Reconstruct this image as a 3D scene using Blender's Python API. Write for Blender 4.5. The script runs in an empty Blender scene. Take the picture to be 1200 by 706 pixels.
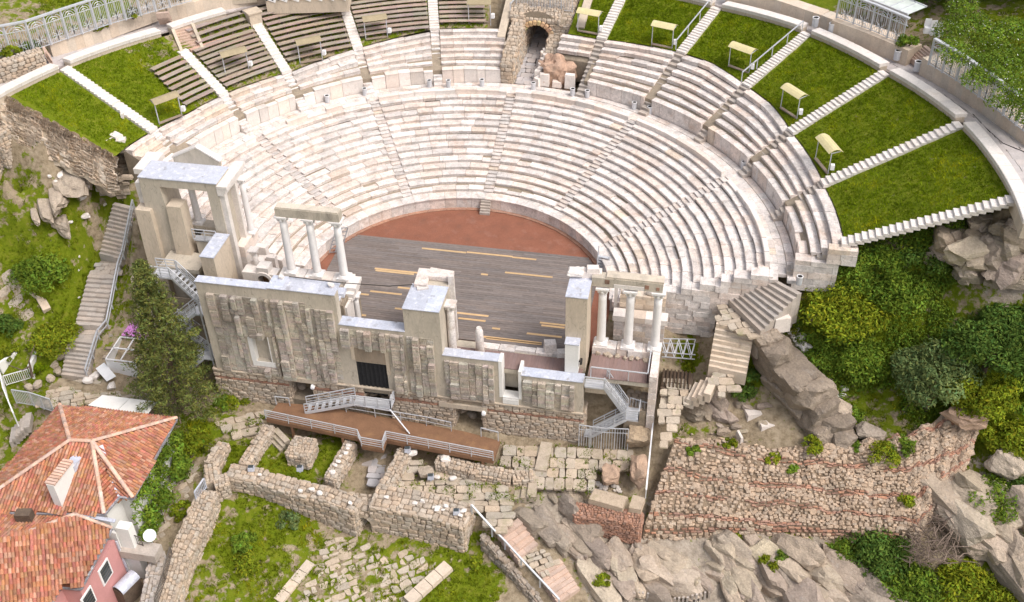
import bpy, math, random
import numpy as np
from mathutils import Vector, Matrix, noise
PI = math.pi
rad = math.radians
sc = bpy.context.scene
COL = sc.collection
R = random.Random(11)
NR = np.random.RandomState(5)

# ------------------------------------------------------------------ camera
F_PX = 1286.5
CP = np.array([20.068, -70.786, 58.782]); YAW, PIT, ROLL = -0.20738, 0.68107, -0.02514
_fw = np.array([math.sin(YAW)*math.cos(PIT), math.cos(YAW)*math.cos(PIT), -math.sin(PIT)])
_r0 = np.array([math.cos(YAW), -math.sin(YAW), 0.0]); _u0 = np.cross(_r0, _fw)
_rt = math.cos(ROLL)*_r0 + math.sin(ROLL)*_u0
_up = -math.sin(ROLL)*_r0 + math.cos(ROLL)*_u0
cam_d = bpy.data.cameras.new('camera'); cam = bpy.data.objects.new('camera', cam_d); COL.objects.link(cam)
cam_d.sensor_width = 36; cam_d.lens = 36*F_PX/1200; cam_d.clip_start = 1; cam_d.clip_end = 3000
cam.matrix_world = Matrix(((_rt[0], _up[0], -_fw[0], CP[0]), (_rt[1], _up[1], -_fw[1], CP[1]), (_rt[2], _up[2], -_fw[2], CP[2]), (0, 0, 0, 1)))
sc.camera = cam

def _ray(u, v): return (u-600)/F_PX*_rt - (v-353)/F_PX*_up + _fw
def W(u, v, z):
    """survey helper: the point at height z seen at photo position (u, v)"""
    d = _ray(u, v); p = CP + d*((z-CP[2])/d[2]); return (float(p[0]), float(p[1]), float(p[2]))
def WY(u, v, y):
    d = _ray(u, v); p = CP + d*((y-CP[1])/d[1]); return (float(p[0]), float(p[1]), float(p[2]))
def pol(r, th, z): return (r*math.sin(th), r*math.cos(th), z)
def lerp(a, b, t): return a + (b-a)*t
def vl(a, b, t): return tuple(a[i]+(b[i]-a[i])*t for i in range(len(a)))
def dist(a, b): return math.sqrt(sum((a[i]-b[i])**2 for i in range(len(a))))
def inpoly(x, y, P):
    c = False; n = len(P); j = n-1
    for i in range(n):
        if (P[i][1] > y) != (P[j][1] > y) and x < (P[j][0]-P[i][0])*(y-P[i][1])/(P[j][1]-P[i][1])+P[i][0]: c = not c
        j = i
    return c
def rt(a=.06, warm=.03):
    """random tint of a piece of stone"""
    k = 1+R.uniform(-a, a); w = R.uniform(-warm, warm)
    return (k*(1+w), k, k*(1-w))

# ------------------------------------------------------------------ materials
def mat(name, col, rough=.85, var=(3.0, .15), fine=(25.0, .12), stain=None, stain2=None, bump=(20.0, .03), metal=0.0, spec=.3, stretch=None, cracks=None):
    m = bpy.data.materials.new(name); m.use_nodes = True
    nt = m.node_tree; N = nt.nodes; L = nt.links
    bs = N['Principled BSDF']; bs.inputs['Roughness'].default_value = rough; bs.inputs['Metallic'].default_value = metal
    bs.inputs['Specular IOR Level'].default_value = spec
    geo = N.new('ShaderNodeNewGeometry')
    src = geo.outputs['Position']
    if stretch:
        vm = N.new('ShaderNodeVectorMath'); vm.operation = 'MULTIPLY'; vm.inputs[1].default_value = stretch
        L.new(src, vm.inputs[0]); src = vm.outputs[0]
    att = N.new('ShaderNodeAttribute'); att.attribute_name = 'tint'
    def nz(scale, det=4, rough_=.55):
        n = N.new('ShaderNodeTexNoise'); n.inputs['Scale'].default_value = scale; n.inputs['Detail'].default_value = det
        n.inputs['Roughness'].default_value = rough_; L.new(src, n.inputs['Vector']); return n.outputs['Fac']
    def mul(c, f, amt):
        mr = N.new('ShaderNodeMapRange'); mr.inputs['From Min'].default_value = .25; mr.inputs['From Max'].default_value = .75
        mr.inputs['To Min'].default_value = 1-amt; mr.inputs['To Max'].default_value = 1+amt; L.new(f, mr.inputs['Value'])
        x = N.new('ShaderNodeVectorMath'); x.operation = 'SCALE'; L.new(c, x.inputs[0]); L.new(mr.outputs[0], x.inputs['Scale']); return x.outputs[0]
    rgb = N.new('ShaderNodeRGB'); rgb.outputs[0].default_value = (*col, 1)
    mm = N.new('ShaderNodeVectorMath'); mm.operation = 'MULTIPLY'; L.new(rgb.outputs[0], mm.inputs[0]); L.new(att.outputs['Color'], mm.inputs[1])
    c = mm.outputs[0]
    if var: c = mul(c, nz(*var[:1]), var[1])
    if fine: c = mul(c, nz(fine[0], 3), fine[1])
    for s in (stain, stain2):
        if not s: continue
        scol, sscale, lo, hi, amt = s
        f = nz(sscale, 5, .62)
        mr = N.new('ShaderNodeMapRange'); mr.inputs['From Min'].default_value = lo; mr.inputs['From Max'].default_value = hi
        mr.inputs['To Max'].default_value = amt; L.new(f, mr.inputs['Value'])
        mx = N.new('ShaderNodeMix'); mx.data_type = 'RGBA'; L.new(mr.outputs[0], mx.inputs['Factor'])
        L.new(c, mx.inputs['A']); mx.inputs['B'].default_value = (*scol, 1); c = mx.outputs['Result']
    if cracks:          # thin dark fissures
        ccol, cs, cw, ca = cracks
        f = nz(cs, 3, .5); s1 = N.new('ShaderNodeMath'); s1.operation = 'SUBTRACT'; s1.inputs[1].default_value = .5; L.new(f, s1.inputs[0])
        s2 = N.new('ShaderNodeMath'); s2.operation = 'ABSOLUTE'; L.new(s1.outputs[0], s2.inputs[0])
        mr = N.new('ShaderNodeMapRange'); mr.inputs['From Min'].default_value = 0; mr.inputs['From Max'].default_value = cw; mr.inputs['To Min'].default_value = ca; mr.inputs['To Max'].default_value = 0; L.new(s2.outputs[0], mr.inputs['Value'])
        mx = N.new('ShaderNodeMix'); mx.data_type = 'RGBA'; L.new(mr.outputs[0], mx.inputs['Factor']); L.new(c, mx.inputs['A']); mx.inputs['B'].default_value = (*ccol, 1); c = mx.outputs['Result']
    L.new(c, bs.inputs['Base Color'])
    if bump:
        b = N.new('ShaderNodeBump'); b.inputs['Distance'].default_value = bump[1]; b.inputs['Strength'].default_value = .8
        L.new(nz(bump[0], 5, .65), b.inputs['Height']); L.new(b.outputs[0], bs.inputs['Normal'])
    return m

M = {}
M['marble'] = mat('white_marble', (.70, .645, .608), .8, (1.1, .12), (7, .16), ((.43, .29, .20), .9, .53, .72, .55), ((.31, .29, .275), 1.5, .50, .74, .6), (12, .05), cracks=((.16, .13, .11), 1.7, .008, .6))
M['marble_clean'] = mat('clean_marble', (.70, .645, .60), .75, (1.5, .09), (8, .1), ((.45, .36, .28), 1.2, .57, .77, .45), ((.3, .28, .26), 2.9, .62, .78, .45), (14, .03))
M['column'] = mat('column_marble', (.74, .71, .69), .7, (2, .06), (12, .06), ((.5, .42, .34), 2.5, .6, .8, .3), None, (18, .015))
M['concrete'] = mat('beige_concrete', (.50, .44, .36), .9, (.8, .12), (8, .1), ((.30, .26, .21), 1.2, .52, .74, .55), ((.20, .18, .155), .55, .55, .72, .5), (16, .04), stretch=(1, 1, .35), cracks=((.18, .15, .12), .8, .006, .5))
M['concrete_l'] = mat('pale_concrete', (.55, .46, .36), .9, (.8, .10), (8, .1), ((.36, .30, .24), 1.2, .54, .76, .5), ((.25, .22, .18), .5, .56, .74, .45), (16, .04), stretch=(1, 1, .35), cracks=((.2, .17, .13), .8, .006, .45))
M['facing'] = mat('ribbed_facing', (.52, .455, .385), .95, (1.2, .18), (11, .2), ((.20, .175, .15), .6, .48, .70, .65), ((.13, .12, .11), 1.1, .56, .70, .6), (13, .10), stretch=(1, 1, .45), cracks=((.12, .1, .08), 1.0, .01, .6))
M['sheet'] = mat('lead_sheet', (.48, .50, .575), .5, (1.6, .10), (9, .14), ((.72, .72, .76), 2.2, .52, .66, .6), ((.20, .17, .15), 1.2, .58, .72, .75), (9, .02), metal=.0, spec=.4)
M['masonry'] = mat('rubble_stone', (.46, .375, .295), .95, (1.8, .15), (12, .18), ((.26, .20, .15), 1.1, .53, .74, .55), ((.38, .27, .2), .6, .55, .75, .4), (14, .06))
M['mortar'] = mat('lime_mortar', (.30, .245, .185), .97, (1.5, .18), (9, .2), ((.20, .165, .12), 1.3, .52, .74, .6), None, (12, .06))
M['brick'] = mat('red_brick', (.36, .205, .145), .95, (2, .2), (12, .25), ((.34, .27, .2), 2.4, .55, .75, .5), None, (20, .03))
M['deck'] = mat('grey_deck', (.19, .16, .146), .85, (.9, .16), (12, .2), ((.11, .09, .08), .9, .53, .70, .6), ((.30, .26, .24), 1.6, .57, .74, .45), (16, .008), stretch=(.25, 1, 1))
M['plank'] = mat('fresh_plank', (.55, .37, .20), .75, (2, .1), (14, .1), None, None, (20, .005))
M['gravel'] = mat('red_gravel', (.25, .102, .064), .95, (.7, .12), (16, .22), ((.17, .09, .065), .8, .53, .74, .5), ((.34, .19, .15), .6, .55, .75, .45), (24, .04))
M['maroon'] = mat('maroon_boards', (.235, .16, .145), .75, (1, .1), (9, .1), None, None, (18, .006), stretch=(1, .2, 1))
M['rust'] = mat('rusty_steel', (.205, .11, .062), .8, (1.0, .2), (9, .15), ((.33, .19, .09), .9, .54, .74, .5), ((.1, .06, .04), 1.7, .6, .76, .5), (20, .008))
M['steel'] = mat('galvanised_steel', (.56, .57, .60), .45, (3, .08), None, None, None, None, metal=.25, spec=.5)
M['white'] = mat('white_paint', (.78, .77, .77), .6, (2, .04), (9, .05), ((.55, .5, .44), 1.5, .6, .8, .3), None, (12, .008))
M['dark'] = mat('dark_void', (.03, .027, .025), .95, None, None, None, None, None)
M['doorway_dark'] = mat('doorway_black', (.02, .02, .022), .9, (3, .2), None, None, None, (6, .05))  # near-black colour standing in for the shade inside the big doorway
M['purple'] = mat('magenta_sheet', (.56, .22, .52), .6, (2, .05), (8, .06), None, None, (9, .01))
M['canopy'] = mat('yellowed_plastic', (.62, .54, .30), .5, (2, .08), (8, .08), None, None, (9, .01))
M['bench'] = mat('weathered_bench_wood', (.36, .29, .235), .85, (1.2, .12), (10, .15), ((.24, .17, .12), 1.1, .55, .75, .5), None, (16, .008))
M['scarp'] = mat('earth_scarp', (.47, .39, .30), .95, (1.0, .16), (9, .2), ((.36, .22, .10), .45, .52, .7, .6), ((.27, .23, .18), 1.6, .55, .74, .5), (9, .12))
M['oldcanopy'] = mat('brown_canopy', (.33, .27, .17), .7, (2, .1), (8, .1), None, None, (9, .01))
M['benchleg'] = mat('bench_support', (.12, .10, .085), .8, (3, .1), None, None, None, None)
M['tile'] = mat('terracotta_tile', (.42, .178, .108), .85, (.6, .18), (10, .18), ((.40, .28, .21), 1.0, .52, .74, .5), ((.15, .085, .065), 1.7, .57, .74, .6), (22, .02))
M['tilecap'] = mat('pale_ridge_tile', (.62, .42, .33), .85, (1.5, .15), (9, .15), None, None, (16, .02))
M['plaster_w'] = mat('white_plaster', (.76, .74, .71), .85, (.9, .05), (9, .05), ((.5, .46, .4), 1, .58, .78, .3), None, (12, .01))
M['plaster_p'] = mat('pink_plaster', (.55, .27, .26), .9, (.9, .07), (9, .05), ((.4, .22, .2), 1, .58, .78, .3), None, (12, .01))
M['glass'] = mat('dark_glass', (.05, .06, .065), .12, None, None, None, None, None, spec=.6)
M['paleglass'] = mat('milky_glass', (.62, .66, .62), .2, (1.5, .12), None, None, None, None, spec=.5)
M['paving'] = mat('paving_stone', (.45, .375, .295), .9, (1.4, .14), (9, .14), ((.23, .22, .10), 1.1, .52, .72, .6), ((.3, .22, .16), 2.6, .58, .76, .5), (12, .05), cracks=((.15, .12, .08), 1.3, .008, .6))
M['greypave'] = mat('grey_paving', (.47, .43, .42), .85, (1.4, .12), (9, .1), ((.28, .24, .22), 1.5, .55, .75, .4), None, (12, .02))
M['step'] = mat('grey_step_stone', (.43, .375, .33), .9, (1.4, .14), (9, .12), ((.24, .21, .18), 1.6, .55, .75, .5), None, (12, .03))
M['pinkstep'] = mat('pinkish_step_stone', (.50, .37, .30), .9, (1.4, .12), (9, .12), ((.3, .24, .2), 1.6, .55, .75, .4), None, (12, .03))
M['cream'] = mat('cream_stone_slab', (.60, .50, .40), .85, (1.2, .1), (8, .1), ((.40, .30, .22), 1.8, .55, .75, .45), None, (12, .02))
M['rock'] = mat('grey_brown_rock', (.34, .28, .225), .92, (.7, .2), (6, .2), ((.20, .16, .13), .8, .52, .72, .6), ((.46, .41, .36), 1.6, .58, .76, .5), (5, .16), stretch=(1, 1, 1.8), cracks=((.08, .065, .05), .9, .006, .4))
M['rock_pale'] = mat('pale_rock', (.43, .355, .28), .92, (.7, .18), (6, .18), ((.25, .20, .16), 1.0, .53, .73, .6), ((.33, .31, .30), 1.9, .58, .76, .5), (5, .16), stretch=(1, 1, 1.8), cracks=((.12, .095, .075), .9, .006, .35))
M['bark'] = mat('tree_bark', (.13, .095, .07), .95, (3, .2), (14, .2), None, None, (16, .04))
def leafmat(name, col, tr=.25):
    m = mat(name, col, .8, (.5, .14), (5, .12), None, None, None, spec=.08)
    nt = m.node_tree; bs = nt.nodes['Principled BSDF']; out = nt.nodes['Material Output']
    t = nt.nodes.new('ShaderNodeBsdfTranslucent'); mx = nt.nodes.new('ShaderNodeMixShader'); mx.inputs[0].default_value = tr
    nt.links.new(bs.inputs['Base Color'].links[0].from_socket, t.inputs['Color'])
    nt.links.new(bs.outputs[0], mx.inputs[1]); nt.links.new(t.outputs[0], mx.inputs[2]); nt.links.new(mx.outputs[0], out.inputs['Surface'])
    return m
M['leaf'] = leafmat('leaf_green', (.15, .225, .026))
M['leaf_y'] = leafmat('leaf_yellow_green', (.21, .25, .018))
M['leaf_d'] = leafmat('leaf_dark_green', (.10, .165, .03))
M['leaf_g'] = leafmat('leaf_grey_green', (.15, .20, .07))
M['needle'] = leafmat('conifer_needles', (.15, .17, .045), .12)
M['grass'] = leafmat('grass_blades', (.165, .235, .006), .2)
M['twig'] = mat('dry_twigs', (.2, .15, .12), .95, None, None, None, None, None)

def ground_mat():
    """one sheet: the ground's own cover (grass / bare earth / bare rock) is stored per vertex"""
    m = bpy.data.materials.new('hillside_ground'); m.use_nodes = True
    nt = m.node_tree; N = nt.nodes; L = nt.links; bs = N['Principled BSDF']; bs.inputs['Roughness'].default_value = .95
    bs.inputs['Specular IOR Level'].default_value = .15
    geo = N.new('ShaderNodeNewGeometry')
    def nz(s, d=5, r=.6):
        n = N.new('ShaderNodeTexNoise'); n.inputs['Scale'].default_value = s; n.inputs['Detail'].default_value = d; n.inputs['Roughness'].default_value = r
        L.new(geo.outputs['Position'], n.inputs['Vector']); return n.outputs['Fac']
    def ramp(f, stops):
        r = N.new('ShaderNodeValToRGB'); e = r.color_ramp.elements
        while len(e) < len(stops): e.new(.5)
        for q, (p, c) in zip(e, stops): q.position = p; q.color = (*c, 1)
        L.new(f, r.inputs[0]); return r.outputs[0]
    gr = ramp(nz(1.6), [(.25, (.07, .10, .004)), (.45, (.12, .16, .006)), (.6, (.155, .185, .012)), (.78, (.21, .19, .035))])
    di = ramp(nz(2.1), [(.25, (.16, .12, .075)), (.5, (.31, .245, .165)), (.75, (.42, .345, .25))])
    ro = ramp(nz(1.2, 7, .7), [(.3, (.19, .155, .125)), (.5, (.36, .305, .245)), (.72, (.50, .43, .36))])
    att = N.new('ShaderNodeAttribute'); att.attribute_name = 'cover'
    sep = N.new('ShaderNodeSeparateColor'); L.new(att.outputs['Color'], sep.inputs[0])
    def mask(sock, s):
        a = N.new('ShaderNodeMath'); a.operation = 'ADD'; L.new(sock, a.inputs[0])
        mr = N.new('ShaderNodeMapRange'); mr.inputs['To Min'].default_value = -.45; mr.inputs['To Max'].default_value = .45
        mr.inputs['From Min'].default_value = .3; mr.inputs['From Max'].default_value = .7; L.new(nz(s), mr.inputs['Value']); L.new(mr.outputs[0], a.inputs[1])
        r = N.new('ShaderNodeMapRange'); r.inputs['From Min'].default_value = .4; r.inputs['From Max'].default_value = .6; L.new(a.outputs[0], r.inputs['Value']); return r.outputs[0]
    m1 = N.new('ShaderNodeMix'); m1.data_type = 'RGBA'; L.new(mask(sep.outputs['Green'], 1.4), m1.inputs['Factor']); L.new(gr, m1.inputs['A']); L.new(di, m1.inputs['B'])
    m2 = N.new('ShaderNodeMix'); m2.data_type = 'RGBA'; L.new(mask(sep.outputs['Blue'], 1.9), m2.inputs['Factor']); L.new(m1.outputs['Result'], m2.inputs['A']); L.new(ro, m2.inputs['B'])
    L.new(m2.outputs['Result'], bs.inputs['Base Color'])
    b = N.new('ShaderNodeBump'); b.inputs['Distance'].default_value = .12; L.new(nz(6, 6, .7), b.inputs['Height']); L.new(b.outputs[0], bs.inputs['Normal'])
    return m
M['ground'] = ground_mat()

# ------------------------------------------------------------------ mesh builder and objects
ORIG = {}
class MB:
    def __init__(s): s.v = []; s.f = []; s.t = []
    def face(s, pts, tint=(1, 1, 1)):
        n = len(s.v); s.v.extend(pts); s.f.append(tuple(range(n, n+len(pts)))); s.t.append(tint)
    def add(s, verts, faces, tint=(1, 1, 1)):
        n = len(s.v); s.v.extend(verts)
        for f in faces: s.f.append(tuple(n+i for i in f))
        s.t.extend([tint]*len(faces))
    def hexa(s, b, t, tint=(1, 1, 1)):
        """box from a bottom and a top quad (both counter-clockwise from above)"""
        s.add(list(b)+list(t), [(3, 2, 1, 0), (4, 5, 6, 7), (0, 1, 5, 4), (1, 2, 6, 5), (2, 3, 7, 6), (3, 0, 4, 7)], tint)
    def box(s, x0, x1, y0, y1, z0, z1, tint=(1, 1, 1)):
        s.hexa([(x0, y0, z0), (x1, y0, z0), (x1, y1, z0), (x0, y1, z0)], [(x0, y0, z1), (x1, y0, z1), (x1, y1, z1), (x0, y1, z1)], tint)
    def rbox(s, c, sx, sy, z0, z1, ang, tint=(1, 1, 1), taper=0.0, jit=0.0):
        ca, sa = math.cos(ang), math.sin(ang); q = []; q2 = []
        for a, b in ((-1, -1), (1, -1), (1, 1), (-1, 1)):
            jx, jy = R.uniform(-jit, jit), R.uniform(-jit, jit)
            x, y = a*sx/2+jx, b*sy/2+jy
            q.append((c[0]+ca*x-sa*y, c[1]+sa*x+ca*y, z0))
            x, y = a*(sx/2-taper)+jx, b*(sy/2-taper)+jy
            q2.append((c[0]+ca*x-sa*y, c[1]+sa*x+ca*y, z1+R.uniform(-jit, jit)*.5))
        s.hexa(q, q2, tint)
    def prism(s, poly, z0, z1, tint=(1, 1, 1)):
        n = len(poly)
        area = sum(poly[i][0]*poly[(i+1) % n][1]-poly[(i+1) % n][0]*poly[i][1] for i in range(n))
        if area < 0: poly = poly[::-1]
        f0 = (lambda i: z0) if not callable(z0) else (lambda i: z0(*poly[i][:2])); f1 = (lambda i: z1) if not callable(z1) else (lambda i: z1(*poly[i][:2]))
        vs = [(p[0], p[1], f0(i)) for i, p in enumerate(poly)]+[(p[0], p[1], f1(i)) for i, p in enumerate(poly)]
        fs = [tuple(range(n-1, -1, -1)), tuple(range(n, 2*n))]+[(i, (i+1) % n, n+(i+1) % n, n+i) for i in range(n)]
        s.add(vs, fs, tint)
    def bar(s, p, q, w=.05, h=None, tint=(1, 1, 1)):
        """square bar between two points"""
        h = h or w; p = Vector(p); q = Vector(q); d = (q-p)
        if d.length < 1e-6: return
        d.normalize(); sd = d.cross(Vector((0, 0, 1)))
        if sd.length < 1e-3: sd = Vector((1, 0, 0))
        sd.normalize(); up = sd.cross(d); vs = []
        for c in (p, q):
            for a, b in ((-1, -1), (1, -1), (1, 1), (-1, 1)): vs.append(tuple(c+sd*(a*w/2)+up*(b*h/2)))
        s.add(vs, [(3, 2, 1, 0), (4, 5, 6, 7), (0, 1, 5, 4), (1, 2, 6, 5), (2, 3, 7, 6), (3, 0, 4, 7)], tint)
    def tube(s, pts, r, n=6, tint=(1, 1, 1)):
        rs = r if isinstance(r, (list, tuple)) else [r]*len(pts); base = len(s.v)
        for i, p in enumerate(pts):
            a = Vector(pts[max(i-1, 0)]); b = Vector(pts[min(i+1, len(pts)-1)]); d = (b-a).normalized()
            sd = d.cross(Vector((0, 0, 1)))
            if sd.length < 1e-3: sd = Vector((1, 0, 0))
            sd.normalize(); up = sd.cross(d)
            for k in range(n):
                t = 2*PI*k/n; s.v.append(tuple(Vector(p)+sd*(math.cos(t)*rs[i])+up*(math.sin(t)*rs[i])))
        fs = []
        for i in range(len(pts)-1):
            for k in range(n): fs.append((base+i*n+k, base+i*n+(k+1) % n, base+(i+1)*n+(k+1) % n, base+(i+1)*n+k))
        fs.append(tuple(base+k for k in range(n-1, -1, -1))); fs.append(tuple(base+(len(pts)-1)*n+k for k in range(n)))
        s.f.extend(fs); s.t.extend([tint]*len(fs))
    def lathe(s, c, prof, n=16, tint=(1, 1, 1)):
        base = len(s.v)
        for r, z in prof:
            for k in range(n): s.v.append((c[0]+r*math.cos(2*PI*k/n), c[1]+r*math.sin(2*PI*k/n), c[2]+z))
        fs = []
        for i in range(len(prof)-1):
            for k in range(n): fs.append((base+i*n+k, base+i*n+(k+1) % n, base+(i+1)*n+(k+1) % n, base+(i+1)*n+k))
        fs.append(tuple(base+k for k in range(n-1, -1, -1))); fs.append(tuple(base+(len(prof)-1)*n+k for k in range(n)))
        s.f.extend(fs); s.t.extend([tint]*len(fs))
    def stone(s, c, sx, sy, sz, ang=0.0, tilt=0.0, tint=(1, 1, 1), ch=.25, nrm=None):
        """rough chamfered stone, 24 points"""
        ca, sa = math.cos(ang), math.sin(ang); vs = []; fs = []
        if nrm is not None:
            n = Vector(nrm).normalized(); e1 = n.cross(Vector((0, 0, 1)))
            if e1.length < 1e-3: e1 = Vector((1, 0, 0))
            e1.normalize(); e2 = n.cross(e1); e1, e2 = e1*ca+e2*sa, e2*ca-e1*sa; e3 = n
        else:
            e1 = Vector((ca, sa, 0)); e2 = Vector((-sa, ca, 0)); e3 = Vector((0, 0, 1))
            if tilt: e1 = (e1+e3*tilt).normalized(); e3 = e1.cross(e2)
        C = Vector(c); k = 1-ch
        ring = [(-1, -k), (-k, -1), (k, -1), (1, -k), (1, k), (k, 1), (-k, 1), (-1, k)]
        lev = [(-1, .78), (-k*.7, 1), (k*.6, 1), (1, .74)]
        for lz, sc_ in lev:
            for a, b in ring:
                j = lambda: R.uniform(.86, 1.1)
                vs.append(tuple(C+e1*(a*sc_*sx/2*j())+e2*(b*sc_*sy/2*j())+e3*(lz*sz/2*R.uniform(.88, 1.06))))
        for l in range(3):
            for k_ in range(8): fs.append((l*8+k_, l*8+(k_+1) % 8, (l+1)*8+(k_+1) % 8, (l+1)*8+k_))
        fs.append(tuple(range(7, -1, -1))); fs.append(tuple(range(24, 32)))
        s.add(vs, fs, tint)
    def build(s, name, m, parent=None, base=None, smooth=False):
        V = np.array(s.v, dtype=np.float64)
        if parent is not None: o0 = np.array(ORIG[parent.name])
        elif base is not None: o0 = np.array(base, float)
        else: o0 = np.array([(V[:, 0].min()+V[:, 0].max())/2, (V[:, 1].min()+V[:, 1].max())/2, V[:, 2].min()])
        V = V-o0
        me = bpy.data.meshes.new(name); me.from_pydata(V.tolist(), [], s.f); me.update()
        a = me.attributes.new('tint', 'FLOAT_COLOR', 'FACE')
        T = np.ones((len(s.f), 4), dtype=np.float32); T[:, :3] = np.array(s.t, dtype=np.float32); a.data.foreach_set('color', T.ravel())
        if smooth: me.polygons.foreach_set('use_smooth', [True]*len(me.polygons))
        me.materials.append(m if not isinstance(m, str) else M[m])
        o = bpy.data.objects.new(name, me); COL.objects.link(o)
        if parent is not None: o.parent = parent; ORIG[o.name] = tuple(o0)
        else: o.location = o0; ORIG[o.name] = tuple(o0)
        return o
def tag(o, label, cat, group=None, kind=None):
    o['label'] = label; o['category'] = cat
    if group: o['group'] = group
    if kind: o['kind'] = kind
    return o
def thing(name, label, cat, loc, group=None):
    o = bpy.data.objects.new(name, None); o.empty_display_size = .3; COL.objects.link(o); o.location = loc; ORIG[o.name] = tuple(loc)
    return tag(o, label, cat, group)
def single(name, mb, m, label, cat, group=None, smooth=False):
    return tag(mb.build(name, m, smooth=smooth), label, cat, group)
def struct(name, mb, m, kind='structure', smooth=False):
    o = mb.build(name, m, smooth=smooth); o['kind'] = kind; return o
def fastmesh(name, V, Fc, T, m, parent=None):
    """large triangle or quad mesh from arrays"""
    V = np.asarray(V, dtype=np.float64); k = Fc.shape[1]
    o0 = np.array(ORIG[parent.name]) if parent is not None else np.array([(V[:, 0].min()+V[:, 0].max())/2, (V[:, 1].min()+V[:, 1].max())/2, V[:, 2].min()])
    me = bpy.data.meshes.new(name); me.vertices.add(len(V)); me.vertices.foreach_set('co', (V-o0).astype(np.float32).ravel())
    me.loops.add(Fc.size); me.loops.foreach_set('vertex_index', Fc.astype(np.int32).ravel())
    me.polygons.add(len(Fc)); me.polygons.foreach_set('loop_start', np.arange(0, Fc.size, k, dtype=np.int32))
    me.update(calc_edges=True); me.validate()
    a = me.attributes.new('tint', 'FLOAT_COLOR', 'FACE'); TT = np.ones((len(Fc), 4), dtype=np.float32); TT[:, :3] = T; a.data.foreach_set('color', TT.ravel())
    me.materials.append(M[m] if isinstance(m, str) else m)
    o = bpy.data.objects.new(name, me); COL.objects.link(o)
    if parent is not None: o.parent = parent
    else: o.location = o0
    ORIG[o.name] = tuple(o0); return o

# ------------------------------------------------------------------ light, sky, exposure
SUN_EL, SUN_AZ = rad(56), rad(112)       # azimuth from +y towards +x
w = bpy.data.worlds.new('World'); sc.world = w; w.use_nodes = True
wn = w.node_tree; bg = wn.nodes['Background']; sky = wn.nodes.new('ShaderNodeTexSky'); sky.sky_type = 'NISHITA'
sky.sun_disc = False; sky.sun_elevation = SUN_EL; sky.sun_rotation = SUN_AZ; sky.air_density = 1.0; sky.dust_density = 5.0; sky.ozone_density = .6
hs = wn.nodes.new('ShaderNodeHueSaturation'); hs.inputs['Saturation'].default_value = .45      # thin bright overcast
wn.links.new(sky.outputs[0], hs.inputs['Color']); wn.links.new(hs.outputs[0], bg.inputs['Color']); bg.inputs['Strength'].default_value = .15
sd = bpy.data.lights.new('sun', 'SUN'); sd.energy = 1.15; sd.angle = rad(24); sd.color = (1, .95, .9)
so = bpy.data.objects.new('sun', sd); COL.objects.link(so)
_d = Vector((math.cos(SUN_EL)*math.sin(SUN_AZ), math.cos(SUN_EL)*math.cos(SUN_AZ), math.sin(SUN_EL)))
so.rotation_euler = (-_d).to_track_quat('-Z', 'Y').to_euler(); so.location = (60, 60, 120)
sc.view_settings.view_transform = 'Standard'; sc.view_settings.look = 'None'; sc.view_settings.exposure = .5; sc.view_settings.gamma = 1
# ------------------------------------------------------------------ masonry helpers
def patch(mb, p, u, v, n, size=(.45, .28), thick=.22, tint=(.10, .05), skip=None, jit=.25, band=None, bmb=None):
    """cover the parallelogram p + a*u + b*v with rough stones facing n; band: list of (b0, b1) where bricks run"""
    p = Vector(p); u = Vector(u); v = Vector(v); n = Vector(n).normalized(); U = u.length; V = v.length
    uu = u.normalized(); vv = v.normalized(); b = 0.0
    while b < V-.04:
        inb = None
        for b0, b1 in (band or []):
            if b0*V <= b+.02 < b1*V: inb = True
        h = .09 if inb else size[1]*R.uniform(.75, 1.3)
        h = min(h, V-b+.05); a = -R.uniform(0, size[0]*.5)
        while a < U:
            w_ = R.uniform(.28, .5) if inb else size[0]*R.uniform(.55, 1.5)
            a1 = min(a+w_, U); a0 = max(a, 0)
            if a1-a0 > .08:
                c = p+uu*((a0+a1)/2)+vv*(b+h/2+R.uniform(-.03, .03)*(0 if inb else 1))
                if not (skip and skip(c)):
                    if inb:
                        (bmb or mb).stone(tuple(c+n*R.uniform(-.04, .02)), (a1-a0)*.97, .08, .16, tint=rt(.2, .08), nrm=_nrm(uu, vv, n), ch=.1)
                    else:
                        _st(mb, c+n*R.uniform(-.05, .05), uu, vv, n, (a1-a0)*R.uniform(.88, 1.0), h*R.uniform(.85, 1.02), thick, rt(*tint))
            a = a1
        b += h
def _nrm(uu, vv, n): return n
def _st(mb, c, uu, vv, n, sx, sy, sz, tint, ch=None):
    ch = R.uniform(.15, .4) if ch is None else ch; k = 1-ch; vs = []; fs = []
    ring = [(-1, -k), (-k, -1), (k, -1), (1, -k), (1, k), (k, 1), (-k, 1), (-1, k)]
    for lz, s_ in ((-1, 1), (.45, 1), (1, .72)):
        for a, b in ring:
            vs.append(tuple(c+uu*(a*s_*sx/2*R.uniform(.86, 1.08))+vv*(b*s_*sy/2*R.uniform(.86, 1.08))+n*(lz*sz/2*R.uniform(.85, 1.1))))
    for l in range(2):
        for q in range(8): fs.append((l*8+q, l*8+(q+1) % 8, (l+1)*8+(q+1) % 8, (l+1)*8+q))
    fs.append(tuple(range(16, 24))); mb.add(vs, fs, tint)
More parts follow.
